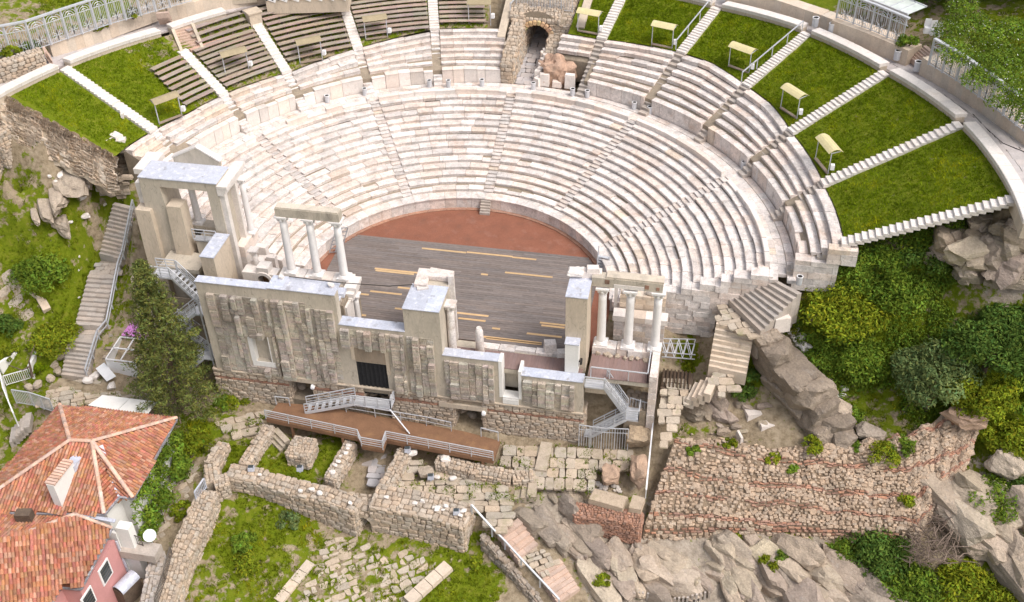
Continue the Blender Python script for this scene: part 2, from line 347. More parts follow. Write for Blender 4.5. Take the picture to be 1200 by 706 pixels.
def rubble_wall(path, th, z0, z1, name, label, cat='wall', m='masonry', size=(.5, .3), band=None, ragged=.15, top=True, tint=(.12, .06), group=None, topm=None):
    """free-standing ruin wall along a path of (x, y) with bottom and top heights (numbers or lists): core > stones, bricks"""
    n = len(path); Z0 = z0 if isinstance(z0, (list, tuple)) else [z0]*n; Z1 = z1 if isinstance(z1, (list, tuple)) else [z1]*n
    core = MB(); st = MB(); bk = MB()
    for i in range(n-1):
        a = Vector((*path[i], 0)); b = Vector((*path[i+1], 0)); d = (b-a); L_ = d.length; d.normalize(); nr = Vector((d.y, -d.x, 0))
        q = [a-nr*(-th/2+.08), b-nr*(-th/2+.08), b+nr*(-th/2+.08), a+nr*(-th/2+.08)]
        q = [a+nr*(th/2-.08), b+nr*(th/2-.08), b-nr*(th/2-.08), a-nr*(th/2-.08)]
        zb = [Z0[i], Z0[i+1], Z0[i+1], Z0[i]]; zt = [Z1[i]-.1, Z1[i+1]-.1, Z1[i+1]-.1, Z1[i]-.1]
        core.hexa([(p.x, p.y, z) for p, z in zip(q, zb)], [(p.x, p.y, z) for p, z in zip(q, zt)])
        for s in (1, -1):
            o = a+nr*(s*th/2) ; u = d*L_
            zb0, zb1, zt0, zt1 = Z0[i], Z0[i+1], Z1[i], Z1[i+1]
            mz0 = min(zb0, zb1); mz1 = max(zt0, zt1)
            sk = lambda c, a=a, d=d, L_=L_, zt0=zt0, zt1=zt1, zb0=zb0, zb1=zb1: (c.z > lerp(zt0, zt1, (c-a).dot(d)/L_)-.05+R.uniform(-ragged, ragged)) or c.z < lerp(zb0, zb1, (c-a).dot(d)/L_)-.1
            patch(st, (o.x, o.y, mz0), u, (0, 0, mz1-mz0), nr*s, size, .24, tint, sk, band=band, bmb=bk)
        if top:
            o = a-nr*(th/2); o.z = 0
            patch(st, (o.x, o.y, Z1[i]-.08), (b.x-a.x, b.y-a.y, Z1[i+1]-Z1[i]), nr*th, (0, 0, 1), (size[0]*.8, size[0]*.75), .3, tint)
    for e, sgn in ((0, -1), (n-1, 1)):
        a = Vector((*path[e], 0)); b = Vector((*path[e-1 if e else 1], 0)); d = (a-b).normalized(); nr = Vector((d.y, -d.x, 0))
        o = a-nr*(th/2); patch(st, (o.x, o.y, Z0[e]), nr*th, (0, 0, Z1[e]-Z0[e]), d, size, .2, tint)
    base = ((path[0][0]+path[-1][0])/2, (path[0][1]+path[-1][1])/2, min(Z0))
    t = core.build(name, M['mortar'], base=base); tag(t, label, cat, group)
    st.build('stonework', M[m], t)
    if bk.f: bk.build('brick_course', M['brick'], t)
    return t
def column(c, r, h, name='column', parent=None, tint=(1, 1, 1), capital=True, base=True, label=None, cat='column', m='column', broken=False):
    """marble column: shaft > capital, base as siblings under the given parent (or its own thing)"""
    own = parent is None
    t = thing(name, label, cat, c) if own else None
    par = parent or t
    z = c[2]; x, y = c[0], c[1]; zb = z; zt = z+h
    sh = MB()
    b0 = .55*r*2 if base else 0; c0 = r*1.7 if capital else 0
    prof = [(r*1.04, b0), (r*1.06, b0+.1), (r, b0+.2)]+[(lerp(r, r*.86, k/6), lerp(b0+.2, h-c0, k/6)) for k in range(1, 7)]
    if broken: prof[-1] = (r*.55, h-c0+.05)
    sh.lathe((x, y, z), prof, 18, tint); so_ = sh.build('shaft' if own else 'column', M[m], par, smooth=False)
    for f in so_.data.polygons: f.use_smooth = len(f.vertices) == 4
    sub = par if own else so_
    if base:
        b = MB(); b.box(x-r*1.5, x+r*1.5, y-r*1.5, y+r*1.5, z-.02, z+b0*.45, rt(.03, .01))
        b.lathe((x, y, z), [(r*1.42, b0*.45), (r*1.5, b0*.58), (r*1.35, b0*.72), (r*1.2, b0*.8), (r*1.28, b0*.92), (r*1.1, b0*1.04)], 18, tint); b.build('base', M[m], sub)
    if capital:
        k = MB(); zc = z+h-c0
        k.lathe((x, y, zc-.02), [(r*.92, 0), (r*.98, c0*.1), (r*.9, c0*.18), (r*1.1, c0*.45), (r*1.45, c0*.78)], 16, tint)
        k.box(x-r*1.45, x+r*1.45, y-r*1.45, y+r*1.45, zc+c0*.78-.02, zc+c0*1.0-.003, tint)
        for a in range(8):     # leaf and volute lumps
            an = a*PI/4; k.stone((x+math.cos(an)*r*1.15, y+math.sin(an)*r*1.15, zc+c0*.42), r*.5, r*.5, c0*.5, an, tint=tint)
        k.build('capital', M[m], sub)
    return t or so_
def rail(mb, pts, h=1.0, mids=(.35, .65), post=1.6, r=.035, vertical=None, tint=(1, 1, 1), posts=True):
    """metal railing along a 3-d path (foot line)"""
    up = lambda p, z: (p[0], p[1], p[2]+z)
    for i in range(len(pts)-1):
        a, b = pts[i], pts[i+1]; L_ = dist(a, b); n = max(1, round(L_/post))
        mb.bar(up(a, h), up(b, h), r*2, r*2, tint)
        for mz in mids: mb.bar(up(a, h*mz), up(b, h*mz), r*1.3, r*1.3, tint)
        if posts:
            for k in range(n+1):
                if k == n and i < len(pts)-2: continue
                p = vl(a, b, k/n); mb.bar(p, up(p, h), r*1.8, r*1.8, tint)
        if vertical:
            m_ = max(1, int(L_/vertical))
            for k in range(1, m_): p = vl(a, b, k/m_); mb.bar(up(p, .08), up(p, h-.03), r*1.0, r*1.0, tint)
def steps(mb, a, b, wid, n, rise_base=.35, tint=(.05, .02), side=None, over=.05, jit=.01, slabs=1, back=.12):
    """flight of n steps from a (top centre) down to b (bottom centre); a and b in 3-d, wid across"""
    d = Vector((b[0]-a[0], b[1]-a[1], 0)); L_ = d.length; d.normalize(); s = Vector((-d.y, d.x, 0)); run = L_/n; rise = (a[2]-b[2])/n
    for k in range(n):
        zt = a[2]-k*rise; c0 = k*run; c1 = c0+run+over
        cuts = [0]+sorted(R.uniform(.25, .75) for _ in range(slabs-1))+[1] if slabs > 1 else [0, 1]
        for q in range(len(cuts)-1):
            w0 = -wid/2+wid*cuts[q]+(.01 if q else 0); w1 = -wid/2+wid*cuts[q+1]-(.01 if q < len(cuts)-2 else 0)
            j = R.uniform(-jit, jit); B = Vector((a[0], a[1], 0)); z1 = zt+R.uniform(-jit, jit)
            P = [B+d*(c0-back)+s*w0, B+d*(c1+j)+s*w0, B+d*(c1+j)+s*w1, B+d*(c0-back)+s*w1]
            mb.hexa([(p.x, p.y, zt-rise-rise_base) for p in P], [(p.x, p.y, z1) for p in P], rt(*tint))
def flag(mb, poly, zf, size=(.8, .6), ang=0.0, gap=.05, jit=.06, thick=.16, tint=(.1, .05), drop=0.0, hj=.025):
    """flagstones inside a polygon; zf gives the height"""
    xs = [p[0] for p in poly]; ys = [p[1] for p in poly]; cx, cy = sum(xs)/len(xs), sum(ys)/len(ys); ca, sa = math.cos(ang), math.sin(ang)
    rr = max(math.hypot(x-cx, y-cy) for x, y in zip(xs, ys))+1
    b = -rr
    while b < rr:
        h = size[1]*R.uniform(.75, 1.3); a = -rr-R.uniform(0, size[0])
        while a < rr:
            w_ = size[0]*R.uniform(.6, 1.5); xc, yc = a+w_/2, b+h/2
            X, Y = cx+ca*xc-sa*yc, cy+sa*xc+ca*yc
            if inpoly(X, Y, poly) and R.random() > drop:
                P = []
                for sx, sy in ((-1, -1), (1, -1), (1, 1), (-1, 1)):
                    x = xc+sx*(w_/2-gap/2)+R.uniform(-jit, jit); y = yc+sy*(h/2-gap/2)+R.uniform(-jit, jit)
                    P.append((cx+ca*x-sa*y, cy+sa*x+ca*y))
                # eight-sided, corners knocked off
                Q = []
                for i in range(4):
                    p0, p1, p2 = P[i-1], P[i], P[(i+1) % 4]; t1, t2 = R.uniform(.05, .22), R.uniform(.05, .22)
                    Q += [vl(p1, p0, t1), vl(p1, p2, t2)]
                dz = R.uniform(-hj, hj)
                mb.prism(Q, lambda x, y: zf(x, y)-thick, lambda x, y: zf(x, y)+dz, rt(*tint))
            a += w_
        b += h
def rock(mb, c, s, ang=0.0, seed=0, cuts=9, sub=3, rough=.06, tint=(1, 1, 1), tilt=(0, 0)):
    """faceted boulder: a sphere cut by random planes, then roughened"""
    rr = random.Random(seed); import bmesh
    bm = bmesh.new(); bmesh.ops.create_icosphere(bm, subdivisions=sub, radius=1)
    pl = [(Vector((a+rr.gauss(0, .22), b+rr.gauss(0, .22), c_+rr.gauss(0, .22))).normalized(), rr.uniform(.55, .78)) for a, b, c_ in ((1, 0, 0), (-1, 0, 0), (0, 1, 0), (0, -1, 0), (0, 0, 1), (0, 0, -1))]
    pl += [(Vector((rr.gauss(0, 1), rr.gauss(0, 1), rr.gauss(0, .8))).normalized(), rr.uniform(.72, .95)) for _ in range(cuts)]
    rotm = Matrix.Rotation(ang, 3, 'Z') @ Matrix.Rotation(tilt[0], 3, 'X') @ Matrix.Rotation(tilt[1], 3, 'Y')
    off = Vector((seed*3.7, seed*1.3, 0)); vs = []
    for v in bm.verts:
        d = v.co.normalized(); r_ = 1.25
        for n, k in pl:
            q = d.dot(n)
            if q > .05: r_ = min(r_, k/q)
        r_ *= 1+rough*noise.noise(d*2.2+off)*1.5+rough*.6*noise.noise(d*6+off)
        p = rotm @ Vector((d.x*r_*s[0], d.y*r_*s[1], d.z*r_*s[2])); vs.append((p.x+c[0], p.y+c[1], p.z+c[2]))
    mb.add(vs, [tuple(v.index for v in f.verts) for f in bm.faces], tint); bm.free()

# ------------------------------------------------------------------ the auditorium: shape tables
STA = {0: -88.0, 1: -73.8, 2: -58.0, 3: -45.0, 4: -30.4, 5: -15.8, 6: .5, 7: 15.0, 8: 29.8, 9: 44.4, 10: 58.5, 11: 73.0, 12: 88.3}
ET = [(-95, 31.0, 8.55), (-79, 31.08, 8.55), (-66, 30.65, 8.3), (-55, 30.75, 8.35), (-44, 30.5, 8.3), (-28.5, 31.6, 8.75), (-15.4, 32.6, 9.3), (14, 32.65, 9.3), (20.5, 32.93, 9.5), (30, 33.44, 9.7), (35.6, 33.6, 9.75), (44.3, 32.95, 9.5), (50.3, 32.75, 9.35), (59, 31.84, 8.9), (74, 31.1, 8.55), (100, 31.1, 8.55)]
FT = [(-95, 41.6, 13.2), (-82.4, 40.8, 12.95), (-73, 40.0, 12.65), (-58, 38.8, 12.05), (-45, 38.5, 11.95), (-30, 38.6, 12.0), (0, 38.6, 12.0), (29, 39.15, 12.2), (42, 40.0, 12.6), (58, 40.6, 12.85), (72, 41.55, 13.3), (87.6, 42.18, 13.55), (100, 42.6, 13.7)]
_et = np.array(ET); _ft = np.array(FT)
def Efn(th): d = math.degrees(th); return float(np.interp(d, _et[:, 0], _et[:, 1])), float(np.interp(d, _et[:, 0], _et[:, 2]))
def Ffn(th): d = math.degrees(th); return float(np.interp(d, _ft[:, 0], _ft[:, 1])), float(np.interp(d, _ft[:, 0], _ft[:, 2]))
ZD = 5.55                                   # height of the walkway between the two tiers
def bank(r, th):
    """height of the upper bank at radius r"""
    e, ez = Efn(th); f, fz = Ffn(th); return ez+(fz-ez)*(r-e)/(f-e)
def seat(mb, t0, t1, r0, r1, zt, h, tint, nose=.085, lip=.13, seg=None, groove=0.0):
    """one curved marble seat block between two angles; r0, r1, zt are functions of the angle"""
    n = seg or max(1, int((t1-t0)*r0(t0)/.9)); secs = []
    for k in range(n+1):
        t = lerp(t0, t1, k/n); a, b, z = r0(t), r1(t), zt(t)
        secs.append([pol(a+nose, t, z-h-.06), pol(a+nose, t, z-lip), pol(a, t, z-lip*.75), pol(a-.01, t, z-.03), pol(a+.035, t, z), pol(lerp(a, b, .56), t, z), pol(lerp(a, b, .62), t, z-groove), pol(b+.06, t, z-groove), pol(b+.06, t, z-h-.06)])
    m_ = 9; base = len(mb.v)
    for s_ in secs: mb.v.extend(s_)
    fs = []
    for k in range(n):
        for q in range(m_-1): fs.append((base+k*m_+q, base+k*m_+q+1, base+(k+1)*m_+q+1, base+(k+1)*m_+q))
    fs.append(tuple(base+q for q in range(m_-1, -1, -1))); fs.append(tuple(base+n*m_+q for q in range(m_)))
    mb.f.extend(fs); mb.t.extend([tint]*len(fs))
MAR = [(1.0, 1.0, 1.0), (1.06, 1.04, 1.03), (1.05, .98, .94), (.93, .92, .92), (1.02, .95, .9), (1.1, 1.09, 1.09), (.84, .81, .79), (1.0, .9, .78), (.9, .81, .73)]
def mtint():
    b = R.choice(MAR[:6]) if R.random() < .9 else R.choice(MAR); k = R.uniform(.9, 1.06); return (b[0]*k, b[1]*k, b[2]*k)
def seat_row(t0, t1, r0, r1, zt, h, step=(1.1, 2.4)):
    mb = MB(); t = t0
    while t < t1-1e-4:
        rr_ = r0(t); L_ = R.uniform(*step)/rr_; e = min(t+L_, t1)
        if t1-e < .4/rr_: e = t1
        dr = R.gauss(0, .022); dz = R.gauss(0, .014)-(R.uniform(.03, .12) if R.random() < .05 else 0); g = .018/rr_
        seat(mb, t+g, e-g, lambda q: r0(q)+dr, lambda q: r1(q)+dr, lambda q: zt(q)+dz, h, mtint(), groove=.05); t = e
    return mb
ORD = ['lowest', 'second', 'third', 'fourth', 'fifth', 'sixth', 'seventh', 'eighth', 'ninth', 'tenth', 'eleventh', 'twelfth', 'thirteenth', 'fourteenth']

# ---- orchestra and stage
g = MB(); N_ = 96
gp = [pol(13.45, rad(lerp(-113, 113, k/N_)), -.05) for k in range(N_+1)]; g.prism([q[:2] for q in gp], -.3, -.05)
struct('orchestra_ground', g, 'gravel')
st = thing('wooden_stage', 'broad grey plank stage filling the red orchestra, patched with fresh yellow boards', 'stage', (0, 1, -.05))
dk = MB(); y = -5.35
while y < 7.15:
    w_ = .27; hw = min(11.9, math.sqrt(max(0, 13.05**2-(y+.3)**2)) if y > 0 else 11.9); x = -hw
    while x < hw:
        e = min(hw, x+R.uniform(2.2, 5.0)); dk.box(x+.006, e-.006, y+.008, y+w_-.008, -.045, R.uniform(-.004, .006)+.02, rt(.13, .03)); x = e
    y += w_
dk.build('deck', M['deck'], st)
ub = MB(); ub.box(-11.8, 11.8, -5.3, 5.2, -.045, -.01); ub.build('gap_sheet', M['dark'], st)  # one flat near-black sheet, makes the gaps between the boards dark
ci = lambda x, y: (400+x/2.9425, 230+y/2.9425)
for a, b in (((278, 180), (430, 195)), ((433, 192), (590, 210)), ((590, 210), (672, 220)), ((115, 250), (280, 266)), ((118, 256), (250, 270)), ((482, 268), (505, 272)), ((565, 262), (728, 281)), ((100, 327), (208, 340)), ((195, 314), (240, 320)), ((40, 335), (95, 340)), ((185, 386), (245, 395)), ((340, 395), (507, 415)), ((404, 420), (497, 432)), ((520, 455), (547, 459)), ((470, 480), (690, 510)), ((685, 435), (772, 447)), ((690, 445), (770, 455)), ((640, 472), (760, 488)), ((50, 408), (85, 412)), ((500, 487), (690, 514))):
    p, q = W(*ci(*a), .03), W(*ci(*b), .03); yc = (p[1]+q[1])/2; mb = MB(); mb.box(p[0], q[0], yc-.11, yc+.11, .0, .04, rt(.1, .04)); mb.build('plank', M['plank'], st)

# ---- lower tier
HW = .46
lower = thing('seating_tier', 'lower horseshoe tier of worn marble rows around the red orchestra', 'seating tier', (0, 20, 0), 'marble seating tiers')
NL = 14; R0, DR, Z0_, DZ = 14.35, .818, 1.55, (ZD-1.55)/13
LOWST = [0, 2, 4, 6, 8, 10, 12]
for a, b in zip(LOWST[:-1], LOWST[1:]):
    ta, tb = rad(STA[a]), rad(STA[b]); body = MB(); n = 12
    for k in range(n):
        t0, t1 = lerp(ta, tb, k/n), lerp(ta, tb, (k+1)/n)
        pr = [(14.2, -.3), (14.2, 1.0), (14.5, 1.3), (26.0, 5.3), (26.0, -1.0)]
        for (r_, z_), (r2, z2) in zip(pr[:-1], pr[1:]): body.face([pol(r_, t0, z_), pol(r2, t0, z2), pol(r2, t1, z2), pol(r_, t1, z_)])
    w_ = body.build('seating_wedge', M['mortar'], lower)
    for i in range(NL):
        r0 = R0+DR*i; zt = Z0_+DZ*i; h0 = (HW/r0 if a != 0 else 0); h1 = (HW/r0 if b != 12 else 0)
        mb = seat_row(ta+h0, tb-h1, lambda t: r0, lambda t: r0+DR, lambda t: zt, DZ)
        mb.build('seat_row', M['marble'], w_)
    pb = MB(); t = ta+HW/26; te = tb-HW/26                    # parapet of tall back slabs behind the top row
    while t < te-1e-3:
        e = min(te, t+R.uniform(1.5, 2.8)/25.8); ch = R.random() < .12
        z_ = ZD+R.uniform(.42, .55)*(.5 if ch else 1); seat(pb, t+.0006, e-.0006, lambda q: 25.55, lambda q: 25.9, lambda q: z_, .55, mtint(), nose=.04, lip=.2); t = e
    pb.build('parapet', M['marble_clean'], w_)
po = MB(); t = rad(-88); 
while t < rad(88.3):
    e = min(t+R.uniform(.9, 1.6)/13.4, rad(88.3)); gp = any(abs(rad(STA[k])-(t+e)/2) < .05 for k in (6,))
    seat(po, t+.0008, e-.0008, lambda q: 13.35, lambda q: 14.5, lambda q: 1.22+R.uniform(-.004, .004), 1.3, mtint(), nose=.09, lip=.2); t = e
po.build('podium_wall', M['marble'], lower)
kb = MB(); t = rad(-80)
while t < rad(80):
    e = t+.14; seat(kb, t, e-.003, lambda q: 13.12, lambda q: 13.4, lambda q: .04, .12, rt(.1), nose=.01, lip=.02); t = e
kb.build('gutter_kerb', M['brick'], lower)
for a in LOWST[1:-1]:
    sm = MB(); ta = rad(STA[a]); n = NL*2
    for k in range(n):
        r_ = R0+DR*k/2; z_ = Z0_-DZ+DZ*(k+1)/2; h = HW*.97/r_
        seat(sm, ta-h, ta+h, lambda q: r_-.02, lambda q: r_+DR/2, lambda q: z_+R.uniform(-.015, .015), .3, tuple(c*.86 for c in mtint()), nose=.05, lip=.07, seg=1)
    sm.build('stair_flight', M['marble'], lower)
sm = MB(); steps(sm, pol(13.6, rad(.5), 1.2), pol(12.5, rad(.5), 0), .95, 6, .05, (.06, .02)); sm.build('orchestra_steps', M['step'], lower)

# ---- walkway between the tiers
dz = MB()
for r_ in (25.95, 26.6, 27.3):
    t = rad(-88)
    while t < rad(88.5):
        e = t+R.uniform(.7, 1.5)/r_; g_ = .012/r_
        dz.add([pol(r_, t+g_, ZD-.3), pol(r_, e-g_, ZD-.3), pol(r_+.66, e-g_, ZD-.3), pol(r_+.66, t+g_, ZD-.3)]+[pol(r_+.01, t+g_, ZD+(z_ := R.uniform(-.012, .012))), pol(r_+.01, e-g_, ZD+z_), pol(r_+.65, e-g_, ZD+z_), pol(r_+.65, t+g_, ZD+z_)],
               [(4, 7, 6, 5), (0, 1, 5, 4), (1, 2, 6, 5), (2, 3, 7, 6), (3, 0, 4, 7)], mtint()); t = e
for k in range(60):
    t0, t1 = rad(lerp(-88, 88.5, k/60)), rad(lerp(-88, 88.5, (k+1)/60)); dz.face([pol(25.9, t0, ZD-.1), pol(25.9, t1, ZD-.1), pol(28.2, t1, ZD-.1), pol(28.2, t0, ZD-.1)], (.55, .5, .45))
struct('walkway', dz, 'marble')

# ---- upper tier, in two arms either side of the vaulted passage
RP, ZP = 28.0, 7.05
arms = [thing('seating_tier', 'upper marble rows below the wooden benches, beside the broken arch', 'seating tier', pol(29, rad(-45), ZD), 'marble seating tiers'),
        thing('seating_tier', 'upper marble rows below the mown grass wedges', 'seating tier', pol(29, rad(50), ZD), 'marble seating tiers')]
UPW = [(rad(-80.5), rad(STA[1]), 3, 0, 0), (rad(STA[1]), rad(STA[2]), 3, 0, 0), (rad(STA[2]), rad(STA[3]), 3, 0, 0), (rad(STA[3]), rad(STA[4]), 3, 0, 0), (rad(STA[4]), rad(STA[5]), 5, 0, 0), (rad(STA[5]), rad(-2.7), 6, 0, 0),
       (rad(7.6), rad(STA[7]), 6, 4, 1), (rad(STA[7]), rad(STA[8]), 6, 0, 1), (rad(STA[8]), rad(STA[9]), 6, 0, 1), (rad(STA[9]), rad(STA[10]), 5, 0, 1), (rad(STA[10]), rad(STA[11]), 4, 0, 1), (rad(STA[11]), rad(STA[12]), 3, 0, 1)]
edges = {round(STA[k], 1) for k in range(1, 13)}
for ta, tb, n, k0, arm in UPW:
    body = MB(); q = 8
    for k in range(q):
        t0, t1 = lerp(ta, tb, k/q), lerp(ta, tb, (k+1)/q)
        e0, e1 = Efn(t0), Efn(t1); rs = RP+.3; pr0 = [(rs, ZD-.2), (rs, ZP-.2), (e0[0], e0[1]-.25), (e0[0]+.3, e0[1]-.25), (e0[0]+.3, 4)]; pr1 = [(rs, ZD-.2), (rs, ZP-.2), (e1[0], e1[1]-.25), (e1[0]+.3, e1[1]-.25), (e1[0]+.3, 4)]
        if k0: pr0[0:2] = [(rs+2.2, ZD-.2), (rs+2.2, ZP+.6)]; pr1[0:2] = [(rs+2.2, ZD-.2), (rs+2.2, ZP+.6)]
        for i in range(4): body.face([pol(pr0[i][0], t0, pr0[i][1]), pol(pr0[i+1][0], t0, pr0[i+1][1]), pol(pr1[i+1][0], t1, pr1[i+1][1]), pol(pr1[i][0], t1, pr1[i][1])])
        for tt, pr in ((ta, pr0), (tb, pr1)):
            if k == (0 if tt == ta else q-1): body.face([pol(r_, tt, z_) for r_, z_ in pr])
    w_ = body.build('seating_wedge', M['mortar'], arms[arm])
    isst = lambda t: round(math.degrees(t), 1) in edges
    for k in range(k0, n+1):
        f0, f1 = k/(n+1), (k+1)/(n+1)
        r0 = lambda t, f=f0: lerp(RP+.02, Efn(t)[0], f); r1 = lambda t, f=f1: lerp(RP+.02, Efn(t)[0], f)
        zt = lambda t, k=k, n=n: ZP+(Efn(t)[1]-ZP)*k/n
        g0 = HW/30 if isst(ta) else 0; g1 = HW/30 if isst(tb) and tb < rad(88) else 0
        if k == 0:
            pm = MB(); t = ta+HW/28*(1 if isst(ta) else 0); te = tb-HW/28*(1 if isst(tb) else 0)       # tall orthostat slabs
            while t < te-1e-3:
                e = min(te, t+R.uniform(.8, 1.9)/28); e = te if te-e < .4/28 else e
                dz_ = R.uniform(-.03, .03)-(R.uniform(.05, .3) if R.random() < .12 else 0); dr_ = R.uniform(-.02, .04)
                seat(pm, t+.0006, e-.0006, lambda q: r0(q)+dr_, lambda q: r1(q), lambda q: ZP+dz_, 1.55, mtint(), nose=.04, lip=.16); t = e
            pm.build('podium_wall', M['marble_clean'] if arm == 0 else M['marble'], w_)
            continue
        seat_row(ta+g0, tb-g1, r0, r1, zt, (9.3-ZP)/n, (1.2, 2.8)).build('seat_row', M['marble'], w_)
for k in range(1, 13):
    if k == 6: continue
    sm = MB(); ta = rad(STA[k]); e, ez = Efn(ta); n = 13 if k in (5, 7, 8, 9) else 11
    for i in range(n):
        r_ = lerp(27.2, e, i/n); z_ = ZD+(ez-ZD)*(i+1)/n; h = HW*.95/r_
        seat(sm, ta-h, ta+h, lambda q: r_-.02, lambda q: r_+.45, lambda q: z_+R.uniform(-.012, .012), .5, rt(.07, .02), nose=.03, lip=.08, seg=1)
    sm.build('stair_flight', M['step'] if k > 5 else M['marble'], arms[0 if k < 6 else 1])

# ---- grass bank, its stairs, benches and edge walls
def bank_patch(mb, ta, tb, r_in=.12, r_out=0.0, nr=26, nt=26, bumps=.05):
    base = len(mb.v)
    for i in range(nr+1):
        for k in range(nt+1):
            t = lerp(ta, tb, k/nt); e, f = Efn(t)[0]+r_in, Ffn(t)[0]+r_out; r_ = lerp(e, f, i/nr); p = pol(r_, t, bank(r_, t))
            ed = 0 if (i in (0, nr) or k in (0, nt)) else 1
            mb.v.append((p[0], p[1], p[2]-.04+ed*bumps*(noise.noise(Vector(p)*.8)+.6*noise.noise(Vector(p)*2.3))))
    for i in range(nr):
        for k in range(nt): mb.f.append((base+i*(nt+1)+k, base+i*(nt+1)+k+1, base+(i+1)*(nt+1)+k+1, base+(i+1)*(nt+1)+k)); mb.t.append((1, 1, 1))
lawn = MB(); LAWN = [(-83.2, STA[1]), (STA[1], STA[2])]+[(STA[k], STA[k+1]) for k in (7, 8, 9, 10, 11)]+[(8.6, STA[7])]
BANKS = LAWN+[(STA[2], STA[3]), (STA[3], STA[4]), (STA[4], STA[5]), (STA[5], -6.2)]
for a, b in BANKS: bank_patch(lawn, rad(a), rad(b))
me = struct('grass_bank', lawn, 'ground')
a_ = me.data.attributes.new('cover', 'FLOAT_COLOR', 'POINT'); buf = np.zeros((len(me.data.vertices), 4), np.float32); buf[:, 1] = .02; buf[:, 3] = 1
for i, v in enumerate(me.data.vertices):
    d = math.degrees(math.atan2(v.co.x+me.location.x, v.co.y+me.location.y))
    if -58 < d < -6: buf[i, 1] = .5
    elif -65 < d < -58: buf[i, 1] = .36
a_.data.foreach_set('color', buf.ravel())
STL = {1: 'white stair through grass beside the stacked rubble and broken gate tower', 7: 'white stair up the grass nearest the broken arch', 8: 'railed white grass stair nearest the broken arch',
       9: 'railed white grass stair beside the long curved coping with litter bins', 10: 'white grass stair ending between two coping benches near the path steps', 11: 'white grass stair next to the last one before the bushes', 12: 'white stair along the edge of the bushes and rock outcrop',
       2: 'white stair between the grass wedge and the shortest wooden benches', 3: 'white stair between two bench blocks, ending at the pale concrete block', 4: 'white stair between bench blocks in the middle of the wooden seating', 5: 'white stair beside the bench block nearest the broken arch'}
for k in range(1, 13):
    if k == 6: continue
    ta = rad(STA[k]); e, ez = Efn(ta); f, fz = Ffn(ta); n = 24 if k > 8 or k == 1 else 19; mb = MB()
    if k == 2: f, fz = lerp(e, f, .72), lerp(ez, fz, .72); n = 14
    a = pol(f+.1, ta, fz+.12); b = pol(e-.1, ta, ez+.14)
    steps(mb, a, b, 1.02, n, .1, (.04, .015), over=.06)
    t = thing('grass_stair', STL[k], 'stairs', b, 'white stairs up the grass bank'); mb.build('tread_blocks', M['marble_clean'], t)
    if k in (8, 9):
        d = Vector((math.cos(ta), -math.sin(ta), 0))*(-.62); rl = MB(); rail(rl, [tuple(Vector(b)+d+Vector((0, 0, .1))), tuple(Vector(a)+d)], 1.0, (), 2.2, .045); rl.build('handrail', M['steel'], t)
def coping(ta, tb, label, gap=.62):
    t = MB(); f = lambda q: Ffn(q)[0]; fz = lambda q: Ffn(q)[1]; n = max(4, int((tb-ta)*40/.8)); ta += gap/40; tb -= gap/40
    wl = MB(); seat(wl, ta, tb, lambda q: f(q)+.03, lambda q: f(q)+.7, lambda q: fz(q)+.38, 1.2, (1, 1, 1), nose=.0, lip=.1, seg=n)
    o = thing('coping_bench', label, 'stone bench', pol(f(ta), (ta+tb)/2, fz(ta)), 'curved coping benches on the bank rim'); wl.build('plinth', M['concrete_l'], o)
    cp = MB(); q = ta
    while q < tb-1e-3:
        e = min(tb, q+R.uniform(1.6, 2.4)/40); e = tb if tb-e < .02 else e
        seat(cp, q+.0003, e-.0003, lambda s: f(s)-.07, lambda s: f(s)+.88, lambda s: fz(s)+.68, .3, rt(.03, .01), nose=.02, lip=.22, seg=3); q = e
    cp.build('seat_slabs', M['marble_clean'], o)
coping(rad(-90), rad(STA[1]), 'curved coping bench over the grass wedge beside the earth scarp')
coping(rad(STA[1]), rad(STA[2]), 'curved coping bench between the two flights beside the shortest wooden benches')
coping(rad(STA[2]), rad(-47.5), 'straight pale coping behind the top wooden benches')
coping(rad(STA[7]), rad(STA[8]), 'coping bench at the picture top between two close grass stairs')
coping(rad(STA[8]), rad(STA[9]), 'curved coping bench between the two railed grass stairs')
coping(rad(STA[9]), rad(STA[10]), 'curved coping bench opposite the glass canopy, below the pair of bins')
coping(rad(STA[10]), rad(STA[11]), 'curved coping bench below the path with a loose black hose')
coping(rad(STA[11]), rad(94), 'curved coping bench running out of the picture above the last lawn')

def bench(ta, tb, r_, label, seg=5, lift=.42):
    pts = [pol(r_, lerp(ta, tb, k/seg), bank(r_, lerp(ta, tb, k/seg))+lift) for k in range(seg+1)]
    o = thing('plank_bench', label, 'bench', pol(r_, (ta+tb)/2, bank(r_, (ta+tb)/2)), 'wooden plank benches on the bank')
    mb = MB(); tn = rt(.12, .04)
    for k in range(seg):
        p, q = pts[k], pts[k+1]; d = Vector((q[0]-p[0], q[1]-p[1], 0)).normalized(); s = Vector((-d.y, d.x, 0))
        for o0, o1 in ((-.29, -.01), (.01, .29)):
            V = [Vector(p)+s*o0, Vector(q)+s*o0, Vector(q)+s*o1, Vector(p)+s*o1]
            mb.hexa([tuple(v-Vector((0, 0, .07))) for v in V], [tuple(v) for v in V], tuple(c*R.uniform(.93, 1.07) for c in tn))
    mb.build('seat', M['bench'], o)
    L_ = (tb-ta)*r_; n = max(2, round(L_/1.5)); lg = MB()
    for k in range(n+1):
        t = lerp(ta, tb, (k+.15)/(n+.3)); p = pol(r_, t, bank(r_, t)); d = Vector((math.sin(t), math.cos(t), 0))
        l = MB(); l.bar(p, (p[0], p[1], p[2]+lift-.04), .11, .11); l.bar(tuple(Vector(p)-d*.18+Vector((0, 0, lift-.1))), tuple(Vector(p)+d*.18+Vector((0, 0, lift-.1))), .07, .07)
        l.build('leg', M['benchleg'], o)
